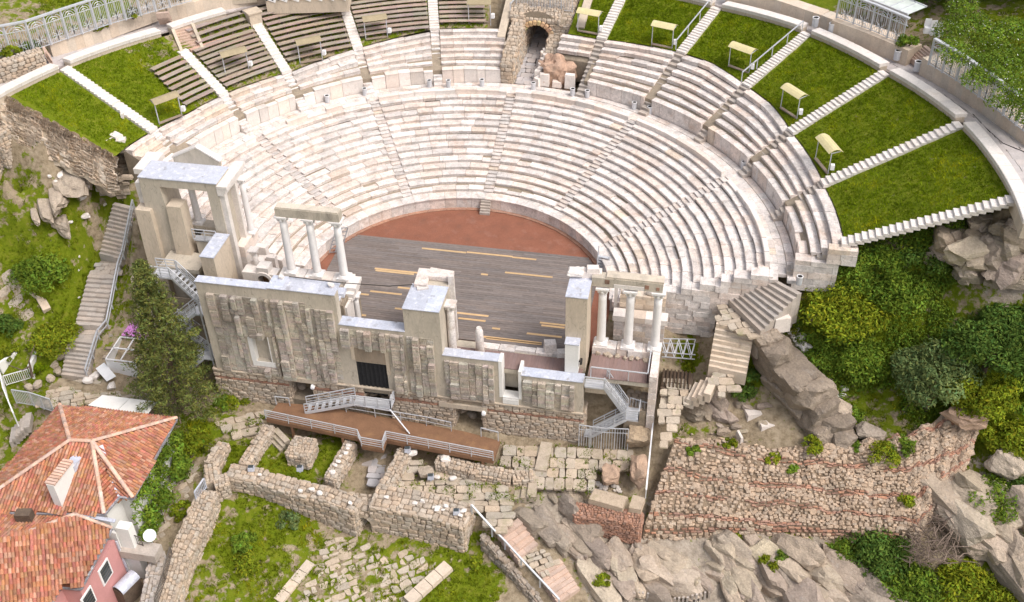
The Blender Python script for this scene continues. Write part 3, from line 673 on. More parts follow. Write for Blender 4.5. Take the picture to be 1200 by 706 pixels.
BL = [(-65.5, STA[2]-1.1, 8, 0, .62, 'in the shortest block, on grass'), (STA[2]+1.2, STA[3]-1.1, 9, 0, .66, 'in the block under the pale concrete block'),
      (STA[3]+1.2, STA[4]-1.0, 11, 0, .95, 'of the block between the middle stairs'), (STA[4]+1.0, STA[5]-1.0, 11, 0, .95, 'of the block one stair from the arch'), (STA[5]+1.0, -6.6, 10, 0, .95, 'of the block beside the broken arch')]
for a, b, n, _, frac, txt in BL:
    for k in range(n):
        sh = 0
        if 'shortest' in txt: sh = k*.12
        mid = rad((a+b)/2); e, f = Efn(mid)[0], Ffn(mid)[0]; fr = (k+.4)/n*frac*1.0
        for_r = e+.35+(f-e-.2)*fr
        if 'beside' in txt: b_ = b-k*.12
        else: b_ = b
        bench(rad(a+sh), rad(b_), for_r, f'{ORD[k]} plank bench from the bottom {txt}')
for k in range(3):     # the three upper benches beyond the cross path
    mid = rad((STA[2]+STA[3])/2); f = Ffn(mid)[0]; bench(rad(STA[2]+2.6), rad(STA[3]-1.2-k*.1), f-2.1+k*.78, f'{("lowest", "middle", "highest")[k]} of the three plank benches below the straight pale coping')
# terrace slabs and the pale block among the benches
mb = MB(); t0, t1 = rad(STA[2]+1), rad(STA[3]-1); n = 10
seat(mb, t0, t1, lambda q: Ffn(q)[0]-2.75, lambda q: Ffn(q)[0]-2.4, lambda q: bank(Ffn(q)[0]-2.6, q)+.28, .4, (1.05, .9, .85), seg=8)
single('terrace_kerb', mb, 'pinkstep', 'low pinkish kerb along the cross path between the wooden benches', 'kerb')
t = rad(STA[3]); mb = MB(); mb.rbox(pol(Ffn(t)[0]-1.4, t, 0), 1.3, 1.2, 10.6, 12.4, -t, taper=.02); mb.rbox(pol(Ffn(t)[0]-1.4, t, 0), 1.5, 1.4, 12.4, 12.52, -t)
single('concrete_block', mb, 'concrete_l', 'pale concrete block at the head of a stair among the benches', 'block')
a, b = W(214, 33, 12.2), W(226, 62, 10.7); mb = MB(); steps(mb, a, b, 1.7, 9, .3, (.06, .03)); o = thing('brown_stair', 'pinkish brown stair with pale side walls beside the wooden benches', 'stairs', b)
mb.build('treads', M['pinkstep'], o)
for s in (-1, 1):
    d = Vector((b[0]-a[0], b[1]-a[1], 0)).normalized(); q = Vector((-d.y, d.x, 0))*(s*1.0); wl = MB(); wl.bar(tuple(Vector(a)+q+Vector((0, 0, .05))), tuple(Vector(b)+q+Vector((0, 0, .05))), .3, .7); wl.build('side_wall', M['concrete_l'], o)

def lamp_canopy(pa, pb, label, z=None):
    pa, pb = pa, pb; o = thing('lamp_shelter', label, 'lamp shelter', vl(pa, pb, .5), 'yellowed canopy shelters on the bank')
    d = Vector((pb[0]-pa[0], pb[1]-pa[1], 0)); L_ = d.length; d.normalize(); s = Vector((-d.y, d.x, 0)); H = 2.05; A = Vector(pa); B = Vector((pb[0], pb[1], pa[2]))
    Z = lambda v, z: tuple(v+Vector((0, 0, z)))
    for P in (A, B):
        l = MB(); l.bar(Z(P, -.3), Z(P, H), .07); l.bar(Z(P, H), Z(P+s*.8, H+.1), .06); l.build('post', M['steel'], o)
    fr = MB(); fr.bar(Z(A, H), Z(B, H), .06); fr.build('cross_bar', M['steel'], o); fr = MB(); fr.bar(Z(A, .12), Z(B, .12), .28, .1, (.8, .78, .74)); fr.build('foot_board', M['bench'], o)
    rf = MB(); n = 6
    for k in range(n):
        q = [(lerp(-.3, .95, kk/n), H+.08+.3*math.sin(PI*kk/n)) for kk in (k, k+1)]
        P = [A-d*.12+s*q[0][0], B+d*.12+s*q[0][0], B+d*.12+s*q[1][0], A-d*.12+s*q[1][0]]; z_ = [q[0][1], q[0][1], q[1][1], q[1][1]]
        rf.hexa([Z(p, zz-.03) for p, zz in zip(P, z_)], [Z(p, zz) for p, zz in zip(P, z_)])
    rf.build('roof', M['oldcanopy' if pa[0] < -4 else 'canopy'], o)
    lb = MB(); lb.box(B.x+.1, B.x+.42, B.y-.15, B.y+.2, B.z+.55, B.z+1.0); lb.build('lamp_box', M['white'], o)
for q in (((677, 37), (701, 41.5), 'yellowed canopy shelter on the grass strip next to the broken arch'), ((763.6, 52.7), (787.5, 57.8), 'yellowed canopy shelter beside the railed stair nearest the broken arch'), ((853.7, 78), (877.5, 86.7), 'yellowed canopy shelter at the foot of the second railed stair'),
          ((914.6, 127.5), (933.6, 140), 'yellowed canopy shelter between two plain grass stairs, higher of the two along the curve'), ((955.3, 187), (970, 205), 'yellowed canopy shelter nearest the bushes, last along the curve'),
          ((187, 146), (213.5, 136), 'tilted canopy shelter at the foot of the shortest plank benches'), ((265, 90), (292, 83), 'canopy shelter in front of the benches ending at the pale block'), ((352, 75), (378, 70), 'canopy shelter in the bench block between the two middle stairs'),
          ((429, 47.6), (454.4, 44), 'canopy shelter in the bench block one stair from the arch'), ((549.6, 27), (575, 27), 'canopy shelter among the benches beside the broken arch')):
    zz = 8.6
    for _ in range(12):
        p = W(*q[0], zz); th = math.atan2(p[0], p[1]); zz = lerp(zz, max(bank(math.hypot(p[0], p[1]), th), 8.3), .6)
    p2 = W(*q[1], zz); lamp_canopy(p, p2, q[2])

def bin_(p, label, grp, r=.24, h=.72):
    o = thing('litter_bin', label, 'bin', p, grp); mb = MB(); mb.lathe(p, [(r*.95, 0), (r, .04), (r, h)], 14)
    b = mb.build('bin_body', M['steel'], o, smooth=False); m2 = MB(); m2.lathe((p[0], p[1], p[2]+h-.02), [(r*.82, .0), (r*.82, .03)], 14); m2.build('bin_mouth', M['dark'], o)
    m3 = MB()
    for k in range(14):
        a, b2 = 2*PI*k/14, 2*PI*(k+1)/14
        m3.add([(p[0]+rr*math.cos(q), p[1]+rr*math.sin(q), p[2]+z) for q in (a, b2) for rr, z in ((r*.84, h), (r*1.06, h), (r*1.06, h+.05), (r*.84, h+.05))], [(0, 1, 5, 4), (1, 2, 6, 5), (2, 3, 7, 6), (3, 0, 4, 7)])
    m3.build('bin_rim', M['white'], o)
BINS = [((284, 150), 'on the marble walkway at the stair of the shortest benches'), ((384, 120), 'on the walkway midway along the bench blocks'), ((428, 111.5), 'at the foot of the stair in the middle of the wooden seating'), ((503.6, 102), 'just before the stair next to the arch'), ((525.8, 102), 'just past the stair next to the arch'),
        ((565, 101), 'against the low marble wall close to the vaulted passage'), ((625, 105), 'at the mouth of the vaulted passage'), ((671, 112), 'beside the reddish rubble mound'), ((688, 114), 'at the stair just past the reddish mound'), ((743, 128), 'ahead of the dark stair opening in the marble podium'), ((761, 133), 'after the dark stair opening in the marble podium'),
        ((871, 198), 'on the curve of the marble walkway by the cracked slabs'), ((917, 246), 'in the paved gutter near the end of the walkway'), ((937.6, 316), 'second from the end of the walkway, in the gutter'), ((936, 333), 'at the very end of the walkway above the broad steps')]
for px, txt in BINS:
    p = W(*px, ZD); bin_(p, 'grey cylindrical bin '+txt, 'grey bins on the marble walkway')
# ------------------------------------------------------------------ the stage building
YF = -9.0; ZB = -3.05; ZG = -6.3
sb = thing('stage_wall', 'long ruined concrete stage wall with ribbed facing, lead copings and rubble base', 'ruined wall', (-3, YF, ZG))
body = MB()
SEG = [(-18.35, -12.35, 6.2), (-12.35, -6.85, 6.3), (-6.85, -1.5, 3.4), (-1.5, 1.4, 5.75), (1.4, 5.85, 1.42), (5.85, 7.65, -2.4), (7.65, 12.55, .24)]
DOOR = (-5.9, -3.35, -3.9, -.4)
WIN = (-14.6, -13.15, -1.65, 1.1)
def wallbox(mb, x0, x1, z0, z1, y0=YF, y1=YF+.75):
    if x1-x0 > .01 and z1-z0 > .01: mb.box(x0, x1, y0, y1, z0, z1)
for i, (x0, x1, zt) in enumerate(SEG):
    x1b = x1-.002; dep = 2.6 if i == 3 else .75; op = None
    if i == 0: op = WIN
    if i == 2: op = DOOR
    if op:
        wallbox(body, x0, op[0], ZB, zt-.03); wallbox(body, op[1], x1b, ZB, zt-.03); wallbox(body, op[0]+.002, op[1]-.002, max(op[3], ZB), zt-.034)
        if op[2] > ZB: wallbox(body, op[0]+.002, op[1]-.002, ZB, op[2])
    else: wallbox(body, x0, x1b, ZB, zt-.03, YF, YF+dep)
body.build('wall_body', M['concrete'], sb)
# ribbed facing blocks of uneven depth
fc = MB()
def facing(x0, x1, z0, z1, hole=None):
    x = x0
    while x < x1-.05:
        w_ = R.uniform(.34, .78); e = min(x1, x+w_); e = x1 if x1-e < .25 else e
        z = z0; dp = R.uniform(.05, .42)
        while z < z1-.05:
            h = R.choice((.55, .9, 1.3, 1.9, 2.5))*R.uniform(.8, 1.2); f = min(z1, z+h); f = z1 if z1-f < .35 else f
            d_ = max(.03, dp+R.uniform(-.2, .2)); lean = R.uniform(-.03, .05)
            inh = hole and e > hole[0]-.02 and x < hole[1]+.02
            if inh and hole[2]-.02 <= z < hole[3]: z = hole[3]; continue
            if inh and z < hole[2] < f: f = hole[2]
            if True:
                zz = z
                tn = rt(.15, .03)
                while zz < f-.02:           # each block chiselled in short courses
                    ff = min(f, zz+R.uniform(.12, .3)); j = R.uniform(-.022, .022)
                    b = [(x+.02, YF-d_-j, zz+.004), (e-.02, YF-d_-j+R.uniform(-.02, .02), zz+.004), (e-.012, YF+.05, zz+.004), (x+.012, YF+.05, zz+.004)]
                    t = [(x+.025, YF-d_-j+lean*.2-R.uniform(0, .03), ff-.004), (e-.02, YF-d_-j-R.uniform(0, .02), ff-.004), (e-.02, YF+.05, ff-.004), (x+.02, YF+.05, ff-.004)]
                    fc.hexa(b, t, tuple(c*R.uniform(.95, 1.05) for c in tn)); zz = ff
            z = f
        x = e
facing(-17.6, -12.45, ZB+.1, 5.15, (-14.98, -12.95, -2.2, 1.15)); facing(-12.2, -9.4, ZB+.1, 5.2); facing(-9.4, -7.15, ZB+.1, 4.7); facing(-6.8, -1.65, ZB, 3.0, (-6.22, -3.0, -4, 1.2)); facing(-1.45, .75, ZB, 2.95); facing(1.5, 5.5, ZB+.1, .9); facing(7.8, 11.9, ZB+.3, -.2)
fc.build('ribbed_facing', M['facing'], sb)
nb = MB(); nb.box(5.9, 7.6, YF+1.3, YF+1.5, -2.4, -.08); nb.build('notch_back', M['concrete'], sb)
# lead copings
for i, (x0, x1, zt) in enumerate(SEG):
    if i == 5: continue
    cp = MB(); y1 = {0: YF+.75, 1: YF+1.6, 2: YF+1.0, 3: -5.9, 4: YF+.85, 6: YF+.95}[i]; x = x0-.04
    while x < x1:
        e = min(x1+.0, x+R.uniform(1.0, 1.9)); e = x1 if x1-e < .4 else e
        cp.box(x+.004, e-.004, YF-.07, y1, zt-.028, zt+R.uniform(.015, .05), rt(.09, .02)); x = e
    cp.build('coping', M['sheet'], sb)
# notch with white plastered jambs, window frame, big doorway surround
nt_ = MB(); nt_.box(5.855, 6.12, YF-.03, YF+1.0, -2.4, 1.44); nt_.box(7.42, 7.66, YF-.03, YF+1.3, -2.4, .6); nt_.box(6.13, 7.41, YF-.05, YF+.8, -2.5, -2.32); nt_.box(6.13, 7.41, YF-.1, YF-.02, -3.0, -2.52)
nt_.build('notch_surround', M['plaster_w'], sb)
wf = MB(); a, b, c, d = WIN; wf.box(a-.35, a+.06, YF-.05, YF+.7, c, d+.02); wf.box(b-.06, b+.02, YF-.04, YF+.7, c, d); wf.box(a-.3, b+.2, YF-.06, YF+.72, c-.5, c-.001); wf.build('window_surround', M['plaster_w'], sb)
wv = MB(); wv.box(a+.07, b-.07, YF+.45, YF+.5, c, d); wv.build('shutter', M['concrete'], sb)
ds = MB(); a, b, c, d = DOOR; ds.box(a-.3, a+.0, YF-.06, YF+.5, d+.2, d+1.55); ds.box(b+.0, b+.3, YF-.06, YF+.5, d-1.0, d+1.55); ds.box(a+.01, b-.01, YF-.03, YF+.02, d+.05, d+1.5, (.55, .52, .5)); ds.build('door_surround', M['concrete_l'], sb)
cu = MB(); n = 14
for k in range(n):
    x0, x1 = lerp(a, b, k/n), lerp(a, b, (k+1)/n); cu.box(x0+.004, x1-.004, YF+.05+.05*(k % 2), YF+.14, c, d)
cu.build('doorway_dark', M['doorway_dark'], sb)  # pleated black sheet added to paint the dark of the open doorway
# rubble base with brick courses and three recesses
GAPS = [(-12.1, -10.1, -5.6, -3.35), (-5.6, -3.4, -6.4, -4.0), (2.0, 4.35, -6.4, -4.15)]
core = MB(); stn = MB(); bkm = MB(); xs = -18.75
for gx0, gx1, gz0, gz1 in GAPS+[(12.7, 12.7, 0, 0)]:
    core.box(xs, gx0, YF+.02, YF+1.5, ZG-.4, ZB-.003)
    patch(stn, (xs, YF, ZG-.2), (gx0-xs, 0, 0), (0, 0, ZB-ZG+.18), (0, -1, 0), (.55, .3), .22, (.12, .05), band=[(.66, .76)], bmb=bkm)
    patch(stn, (gx0, YF, ZG-.2), (0, 1.4, 0), (0, 0, ZB-ZG+.1), (1, 0, 0), (.55, .3), .16, (.12, .05))
    patch(stn, (gx1, YF+1.4, ZG-.2), (0, -1.4, 0), (0, 0, ZB-ZG+.1), (-1, 0, 0), (.55, .3), .16, (.12, .05))
    if gx1 > gx0:
        core.box(gx0, gx1, YF+.02, YF+1.5, gz1+.3, ZB-.003)
        if gz0 > ZG: core.box(gx0, gx1, YF+.05, YF+1.5, ZG-.4, gz0)
    xs = gx1
mb_ = core.build('masonry_base', M['mortar'], sb); stn.build('stonework', M['masonry'], mb_); bkm.build('brick_course', M['brick'], mb_)
vb = MB()
for gx0, gx1, gz0, gz1 in GAPS: vb.box(gx0-.3, gx1+.3, YF+1.9, YF+2.1, ZG-.3, gz1+.6)
vb.build('recess_back', M['mortar'], sb)
rs = MB()
for x, z, s in ((-5.0, -5.6, .6), (-4.2, -5.2, .55), (-5.2, -4.8, .4), (-4.0, -5.9, .5), (2.5, -5.4, .55), (3.2, -6.0, .5), (-11.6, -5.0, .5)): rock(rs, (x, YF+1.1, z), (s, .5, s*.8), R.uniform(0, 3), R.randint(0, 99), 8, 2)
rs.build('recess_stones', M['rock'], sb)
for i, (gx0, gx1, gz0, gz1) in enumerate(GAPS):
    if i == 1: continue
    lt = MB(); lt.box(gx0-(.5 if i == 0 else 1.2), gx1+.45, YF-.18, YF+.2, gz1-.02, gz1+.42); lt.build('lintel', M['concrete_l'], sb)
# ledge on top of the base
ld = MB(); ld.box(-18.6, 12.62, YF-.16, YF-.0, ZB-.12, ZB-.004); ld.build('ledge', M['concrete_l'], sb)
for x, z in ((-9.9, -3.6), (-3.1, -3.6), (4.55, -4.2)):
    lp = MB(); lp.stone((x, YF-.3, z), .34, .34, .34, ch=.4); lp.bar((x, YF-.16, z), (x, YF+.02, z), .08); lp.build('globe_lamp', M['white'], sb)
# marble slabs lying on the centre tower and the wall tops
tb = MB(); tb.rbox((-.85, -5.3), 1.0, 2.1, 5.79, 6.1, .06, jit=.04, tint=(1.02, .96, .93)); tb.rbox((.5, -4.75), 1.9, 1.1, 5.79, 6.15, -.05, jit=.05, tint=(1.02, .96, .93)); tb.rbox((-.6, -6.3), .9, .7, 5.79, 5.93, .3, jit=.05)
single('marble_block_pair', tb, 'marble', 'two broken white marble blocks lying atop the short central tower', 'stone blocks')
sp = MB(); sp.box(-1.45, 1.35, -6.42, -4.1, -.3, 5.72); sp.build('tower_core', M['concrete'], sb)

# ---- floors behind the wall
fl = MB(); x = -7.2
def board(x0, x1, y0, y1, z):
    x = x0
    while x < x1: e = min(x1, x+.3); fl.box(x+.005, e-.005, y0, y1, z-.06, z+R.uniform(-.003, .003), rt(.06, .02)); x = e
board(-6.6, 12.3, -8.2, -6.3, .02); board(12.75, 17.5, -8.05, -5.25, .05)
o = fl.build('boardwalk', M['maroon']); tag(o, 'dark maroon board floor behind the stage wall, running under the columns', 'floor'); o['kind'] = 'structure'
sl = MB(); sl.box(-6.6, 12.2, -8.2, -5.4, -.5, -.06); sl.box(12.72, 17.55, -8.0, -3.4, -.45, -.03); o = struct('slab', sl, 'concrete')
kb = MB(); x = -6.4
while x < 11.2:
    e = x+R.uniform(.7, 1.7)
    if R.random() < .93: kb.rbox(((x+e)/2, -5.85), e-x-.03, R.uniform(.5, .8), -.1, R.uniform(.1, .3), R.uniform(-.03, .03), mtint(), jit=.03)
    x = e
single('marble_kerb', kb, 'marble', 'row of white marble kerb blocks between the plank stage and maroon floor', 'kerb')

# ---- broken and short columns by the tower
column((1.75, -7.2, .05), .34, 5.2, 'column', label='slim mottled marble column with capital beside the short central tower', m='marble')
column((3.85, -6.65, .05), .36, 2.5, 'column', label='broken column stump standing alone on the maroon floor', capital=False, base=False, broken=True, m='marble')
pp = MB(); pp.rbox((1.5, -5.4), .5, .5, 0, 6.6, .1, taper=.03); single('marble_post', pp, 'marble', 'plain square marble post behind the slim mottled column', 'post')
for i, (c, s, tx) in enumerate((((1.0, -7.6), (1.0, .7, .45), 'white marble fragment on the floor at the foot of the central tower'), ((9.4, -5.6), (1.0, .8, 1.0), 'square carved marble block on the kerb before the tall pillar'), ((10.6, -5.9), (1.3, .7, .5), 'flat marble slab leaning near the tall pillar'))):
    mb = MB(); mb.rbox(c, s[0], s[1], .03, s[2], R.uniform(-.3, .3), mtint(), .05, .05); single('marble_block', mb, 'marble', tx, 'stone block')

# ---- tall square pillar and the right-hand colonnade
tp = thing('pillar', 'tall square concrete pillar with lead cap at the end of the three white columns', 'pillar', (11.65, -6, 0))
mb = MB(); mb.box(10.83, 12.47, -7.25, -4.6, -.4, 7.12); mb.build('pillar_shaft', M['concrete_l'], tp)
mb = MB(); mb.box(10.79, 12.51, -7.3, -4.55, 7.123, 7.2); mb.build('coping', M['sheet'], tp)
mb = MB(); rock(mb, (11.2, -4.6, 7.5), (.85, .65, .4), .2, 31, 6, 3, .12); mb.rbox((12.45, -4.4), 1.5, .8, 7.203, 7.65, .12, (1, .97, .96), .04, .04); mb.rbox((12.5, -4.4), 1.0, .6, 7.65, 8.0, .2, (1, .97, .96), .04, .04)
single('carved_capital', mb, 'marble_clean', 'white carved capital fragments lying on the tall square pillar', 'capital')
lw = MB(); lw.box(10.95, 12.0, -8.1, -7.28, .28, 3.15); o = lw.build('buttress', M['plaster_w'], tp); lw = MB(); lw.box(10.9, 12.05, -8.14, -7.26, 3.153, 3.22); lw.build('buttress_coping', M['sheet'], tp)
mb = MB(); mb.tube([(12.1, -7.7, 1.2), (12.25, -7.7, 1.2)], .28, 12); mb.bar((12.0, -7.7, 1.2), (12.15, -7.7, 1.2), .1); single('hose_reel', mb, 'dark', 'small round black reel on the white buttress of the tall pillar', 'reel')
rc = thing('colonnade', 'three tall white columns carrying a long beam beside the tall pillar', 'colonnade', (15, -4.7, 0))
for x in (13.35, 15.5, 17.62): column((x, -4.75, .75+(.1 if x > 17 else 0)), .36, 5.85, parent=rc)
bm_ = MB(); bm_.box(12.48, 17.9, -5.1, -4.3, 6.72, 7.55); bm_.box(13.6, 17.95, -5.06, -4.25, 7.552, 7.7, (1.15, 1.12, 1.1)); bm_.build('beam', M['concrete'], rc)
bm_ = MB(); bm_.box(14.2, 16.5, -5.14, -5.103, 6.75, 7.1); bm_.build('marble_inset', M['marble_clean'], rc)
bm_ = MB(); bm_.box(13.5, 13.85, -5.14, -5.103, 7.08, 7.45, (.5, .5, .5)); bm_.box(16.55, 16.85, -5.142, -5.104, 6.95, 7.3); bm_.box(17.4, 17.65, -5.142, -5.104, 6.9, 7.2); bm_.build('brick_patch', M['brick'], rc)
pl = MB(); x = 12.7
while x < 18.0:
    e = min(18.1, x+R.uniform(.7, 1.3)); pl.rbox(((x+e)/2, -4.75), e-x-.02, R.uniform(1.0, 1.25), -.2, .76+R.uniform(-.05, .01), R.uniform(-.03, .03), mtint(), .01, .02); x = e
pl.build('plinth', M['marble'], rc)
rb = MB()
for k in range(9): rock(rb, (13.2+k*.55+R.uniform(-.15, .15), -5.45+R.uniform(-.15, .15), .12), (R.uniform(.25, .5), R.uniform(.2, .35), R.uniform(.15, .3)), R.uniform(0, 3), 300+k, 7, 2)
rb.build('broken_stones', M['rock_pale'], rc)
# marble walls behind the right columns
bw = thing('side_stage_wall', 'low white marble block wall seen between the three tall columns', 'wall', (15.6, -2, 0))
mb = MB()
def ashlar(mb, x0, x1, y0, y1, z0, z1, h=.55, w_=1.1, tint=mtint):
    z = z0
    while z < z1-.02:
        e = min(z1, z+h*R.uniform(.85, 1.15)); e = z1 if z1-e < .2 else e; x = x0
        while x < x1-.02:
            f = min(x1, x+w_*R.uniform(.6, 1.4)); f = x1 if x1-f < .3 else f; j = R.uniform(-.03, .03)
            mb.box(x+.008, f-.008, y0+j, y1, z+.006, e-.006, tint()); x = f
        z = e
ashlar(mb, 14.1, 18.2, -2.6, -1.6, -.6, 1.5); mb.build('marble_courses', M['marble'], bw)
mb = MB(); ashlar(mb, 14.0, 18.4, -2.75, -1.7, 1.52, 2.05, .5, 1.2); mb.build('cornice', M['marble_clean'], bw)
mb = MB(); ashlar(mb, 14.4, 18.1, -1.5, -.7, 1.0, 3.3, .5, .8, lambda: rt(.15, .06)); mb.build('upper_courses', M['cream'], bw)
for c, s, tx in (((14.75, -1.3, 3.35), (.55, .5, .6), 'round white capital fragment on the block wall behind the columns'), ((16.9, -1.2, 3.35), (.8, .5, .6), 'squarish white fragment on the block wall behind the columns')):
    mb = MB(); rock(mb, (c[0], c[1], c[2]+.25), (s[0]*.7, s[1]*.7, s[2]*.6), 0, int(c[0]*7), 8, 2); single('marble_fragment', mb, 'marble_clean', tx, 'fragment')
mb = MB(); mb.rbox((14.05, -1.2), .28, .28, 1.5, 4.1, .1); single('marble_post', mb, 'marble_clean', 'slim upright white marble post beside the first tall column', 'post')
# analemma: end wall under the lower rows on the column side
aw = thing('end_wall', 'stepped wall of pale marble blocks closing the lower seat rows', 'wall', (20, 0, 0)); mb = MB()
z = -1.2
while z < 6.0:
    hh = R.uniform(.42, .62); x = max(13.9, R0+DR*(z+hh-.35-Z0_)/DZ)+R.uniform(-.3, .3); xe = 26.2 if z > 1.0 else 22.2
    while x < xe-.2:
        e = min(xe, x+R.uniform(.7, 1.7)); y0 = .28-x*.028; j = R.uniform(-.09, .05)
        mb.box(x+.01, e-.01, y0+j, y0+1.0, z+.008, z+hh-.008+R.uniform(-.02, .02), mtint()); x = e
    z += hh
mb.build('marble_courses', M['marble'], aw)
mb = MB(); ashlar(mb, 27.7, 31.0, .1, 1.1, 4.3, 7.2, .6, 1.1); ashlar(mb, 30.0, 32.2, .0, .8, 7.2, 8.6, .5, 1.2)
o = thing('end_wall', 'ragged wall of pale marble blocks under the end of the upper rows', 'wall', (29.5, .5, 4)); mb.build('marble_courses', M['marble'], o)
# wall at the end of the colonnade running to the front
we = thing('pier', 'tall narrow broken pier of white and rubble masonry below the last column', 'pier', (17.9, -6, -6)); mb = MB()
ashlar(mb, 17.55, 18.15, -8.2, -5.3, -6.3, .9, .6, 1.4, mtint); mb.build('marble_courses', M['marble'], we)
mb = MB(); patch(mb, (15.75, -8.1, -3.2), (1.75, 0, 0), (0, 1.9, .6), (0, 0, 1), (.5, .4), .3); mb.build('rubble_top', M['masonry'], we)
mb = MB(); mb.box(15.8, 17.5, -8.1, -6.2, -6.4, -3.0); mb.build('rubble_core', M['mortar'], we)

# ---- left colonnade on the upper storey
lc = thing('colonnade', 'three white columns with beam standing high on a rubble podium', 'colonnade', (-9.9, -4.4, 0))
for x in (-12.2, -10.0, -7.72): column((x, -4.45, 4.45), .34, 5.7, parent=lc)
mb = MB(); mb.box(-12.55, -7.33, -4.85, -4.05, 10.16, 10.92); mb.box(-12.5, -7.4, -4.8, -4.1, 10.922, 11.02, (1.2, 1.2, 1.2)); mb.build('beam', M['concrete'], lc)
mb = MB(); x = -13.2
while x < -7.0:
    e = min(-7.0, x+R.uniform(.8, 1.5)); mb.rbox(((x+e)/2, -4.4), e-x-.02, 1.15, 3.9, 4.44+R.uniform(-.04, .0), 0, mtint(), .01, .02); x = e
mb.build('plinth', M['marble_clean'], lc)
mb = MB(); mb.box(-13.6, -6.95, -5.2, -3.6, -.4, 3.9); o = mb.build('podium', M['mortar'], lc)
mb = MB(); patch(mb, (-13.6, -7.4, 4.0), (6.4, 0, 0), (0, 2.3, .0), (0, 0, 1), (.5, .4), .4); mb.build('rubble_top', M['rock_pale'], lc)
mb = MB(); mb.box(-13.6, -6.95, -7.4, -5.21, 2.9, 3.95); mb.build('podium_floor', M['mortar'], lc)
mb = MB(); mb.rbox((-9.6, -6.9), 4.6, 1.0, 4.2, 4.32, 0.02, taper=.02); mb.rbox((-8.2, -6.3), 2.2, .9, 4.15, 4.5, .08, taper=.02); mb.build('lead_slabs', M['sheet'], lc)
cp = thing('corner_pier', 'white carved marble corner with short pilaster and small column under the high colonnade', 'pier', (-7.1, -5.3, 0))
mb = MB(); mb.box(-7.3, -6.75, -7.2, -5.7, -.2, 3.6); mb.box(-7.35, -6.6, -6.2, -4.3, 3.4, 3.72); mb.box(-7.3, -6.5, -6.1, -4.2, 3.722, 4.1); mb.box(-7.4, -6.4, -5.7, -4.1, 4.102, 4.42); mb.build('pilaster', M['marble_clean'], cp)
column((-6.75, -5.15, .1), .27, 3.3, parent=cp, m='column')
mb = MB()
for i, c in enumerate(((-11.6, -7.7), (-7.4, -8.1))): mb = MB(); rock(mb, (c[0], c[1], 6.5), (.3, .3, .28), 0, 40+i, 7, 2); single('marble_fragment', mb, 'marble_clean', ('white stone lump on the lead coping below the high columns', 'white stone lump at the corner of the highest lead coping')[i], 'fragment')
# left white marble wall with an arched niche
nw = thing('niche_wall', 'white marble wall with a small arched niche beneath the broken gate tower', 'wall', (-15.2, -4.3, 0)); mb = MB()
mb.box(-16.6, -15.25, -4.6, -3.6, -.3, 4.0); mb.box(-14.25, -13.62, -4.6, -3.6, -.3, 4.0); n = 10
for k in range(n):
    a0, a1 = PI*k/n, PI*(k+1)/n; x0, x1 = -14.75-.5*math.cos(a0), -14.75-.5*math.cos(a1); z0, z1 = 3.4+.5*math.sin(a0), 3.4+.5*math.sin(a1)
    mb.hexa([(x0, -4.6, z0), (x1, -4.6, z1), (x1, -3.6, z1), (x0, -3.6, z0)], [(x0, -4.6, 4.6), (x1, -4.6, 4.6), (x1, -3.6, 4.6), (x0, -3.6, 4.6)])
mb.build('wall_face', M['marble_clean'], nw)
mb = MB()
for k in range(n):
    a0, a1 = PI*k/n, PI*(k+1)/n; P = [(-14.75-r_*math.cos(a), -4.72, 3.4+r_*math.sin(a)) for a, r_ in ((a0, .5), (a0, .78), (a1, .78), (a1, .5))]; Q = [(p[0], -4.55, p[2]) for p in P]
    mb.hexa(P[::-1], Q[::-1])
mb.box(-15.55, -15.25, -4.72, -4.55, 1, 3.4); mb.box(-14.25, -13.95, -4.72, -4.55, 1, 3.4); mb.build('arch_moulding', M['marble_clean'], nw)
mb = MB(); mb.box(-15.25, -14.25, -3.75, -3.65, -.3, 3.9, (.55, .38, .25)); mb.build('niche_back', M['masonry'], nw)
mb = MB()
for k in range(7): mb.rbox((-16.0+R.uniform(-.5, 1.6), -3.2+k*.45), R.uniform(.7, 1.4), .6, 0, R.uniform(2.5, 4.6), R.uniform(-.2, .2), mtint(), .03, .04)
single('marble_blocks', mb, 'marble_clean', 'pile of pale marble blocks behind the small arched niche', 'stone blocks')

# ---- broken gate tower
gt = thing('gate_tower', 'tall broken gate tower with lead roof, stepped buttresses and an open doorway', 'tower', (-21.3, -3, -2))
mb = MB(); mb.hexa([(-25.2, -3.1, -4.5), (-22.0, -3.1, -4.5), (-22.0, -.5, -4.5), (-25.2, -.5, -4.5)], [(-24.75, -3.0, 11.35), (-23.15, -3.0, 11.35), (-23.15, -.5, 11.35), (-24.75, -.5, 11.35)]); mb.build('pier', M['concrete'], gt)
mb = MB(); mb.box(-18.98, -18.05, -3.0, -.5, -.3, 11.35); mb.build('pier', M['concrete'], gt)
mb = MB(); mb.box(-23.148, -18.982, -3.0, -1.0, 10.62, 11.346); mb.build('lintel', M['concrete'], gt)
mb = MB(); x = -24.8
for k in range(4): mb.box(x+.01, x+1.69, -3.06, -.46, 11.353+.01*k, 11.44+.01*k, rt(.06, .02)); x += 1.7
mb.build('lead_roof', M['sheet'], gt)
mb = MB(); P = [(-22.8, 11.2), (-18.9, 11.2), (-18.9, 11.8), (-20.6, 12.95), (-22.8, 11.8)]
mb.add([(x, -.44, z) for x, z in P]+[(x, .15, z) for x, z in P], [tuple(range(5)), tuple(range(9, 4, -1))]+[(i, 5+i, 5+(i+1) % 5, (i+1) % 5) for i in range(5)]); mb.build('gable', M['concrete'], gt)
mb = MB(); mb.bar((-22.9, -.15, 11.86), (-20.6, -.15, 13.02), .62, .12); mb.bar((-20.6, -.15, 13.02), (-18.7, -.15, 11.83), .62, .12); mb.build('gable_coping', M['marble_clean'], gt)
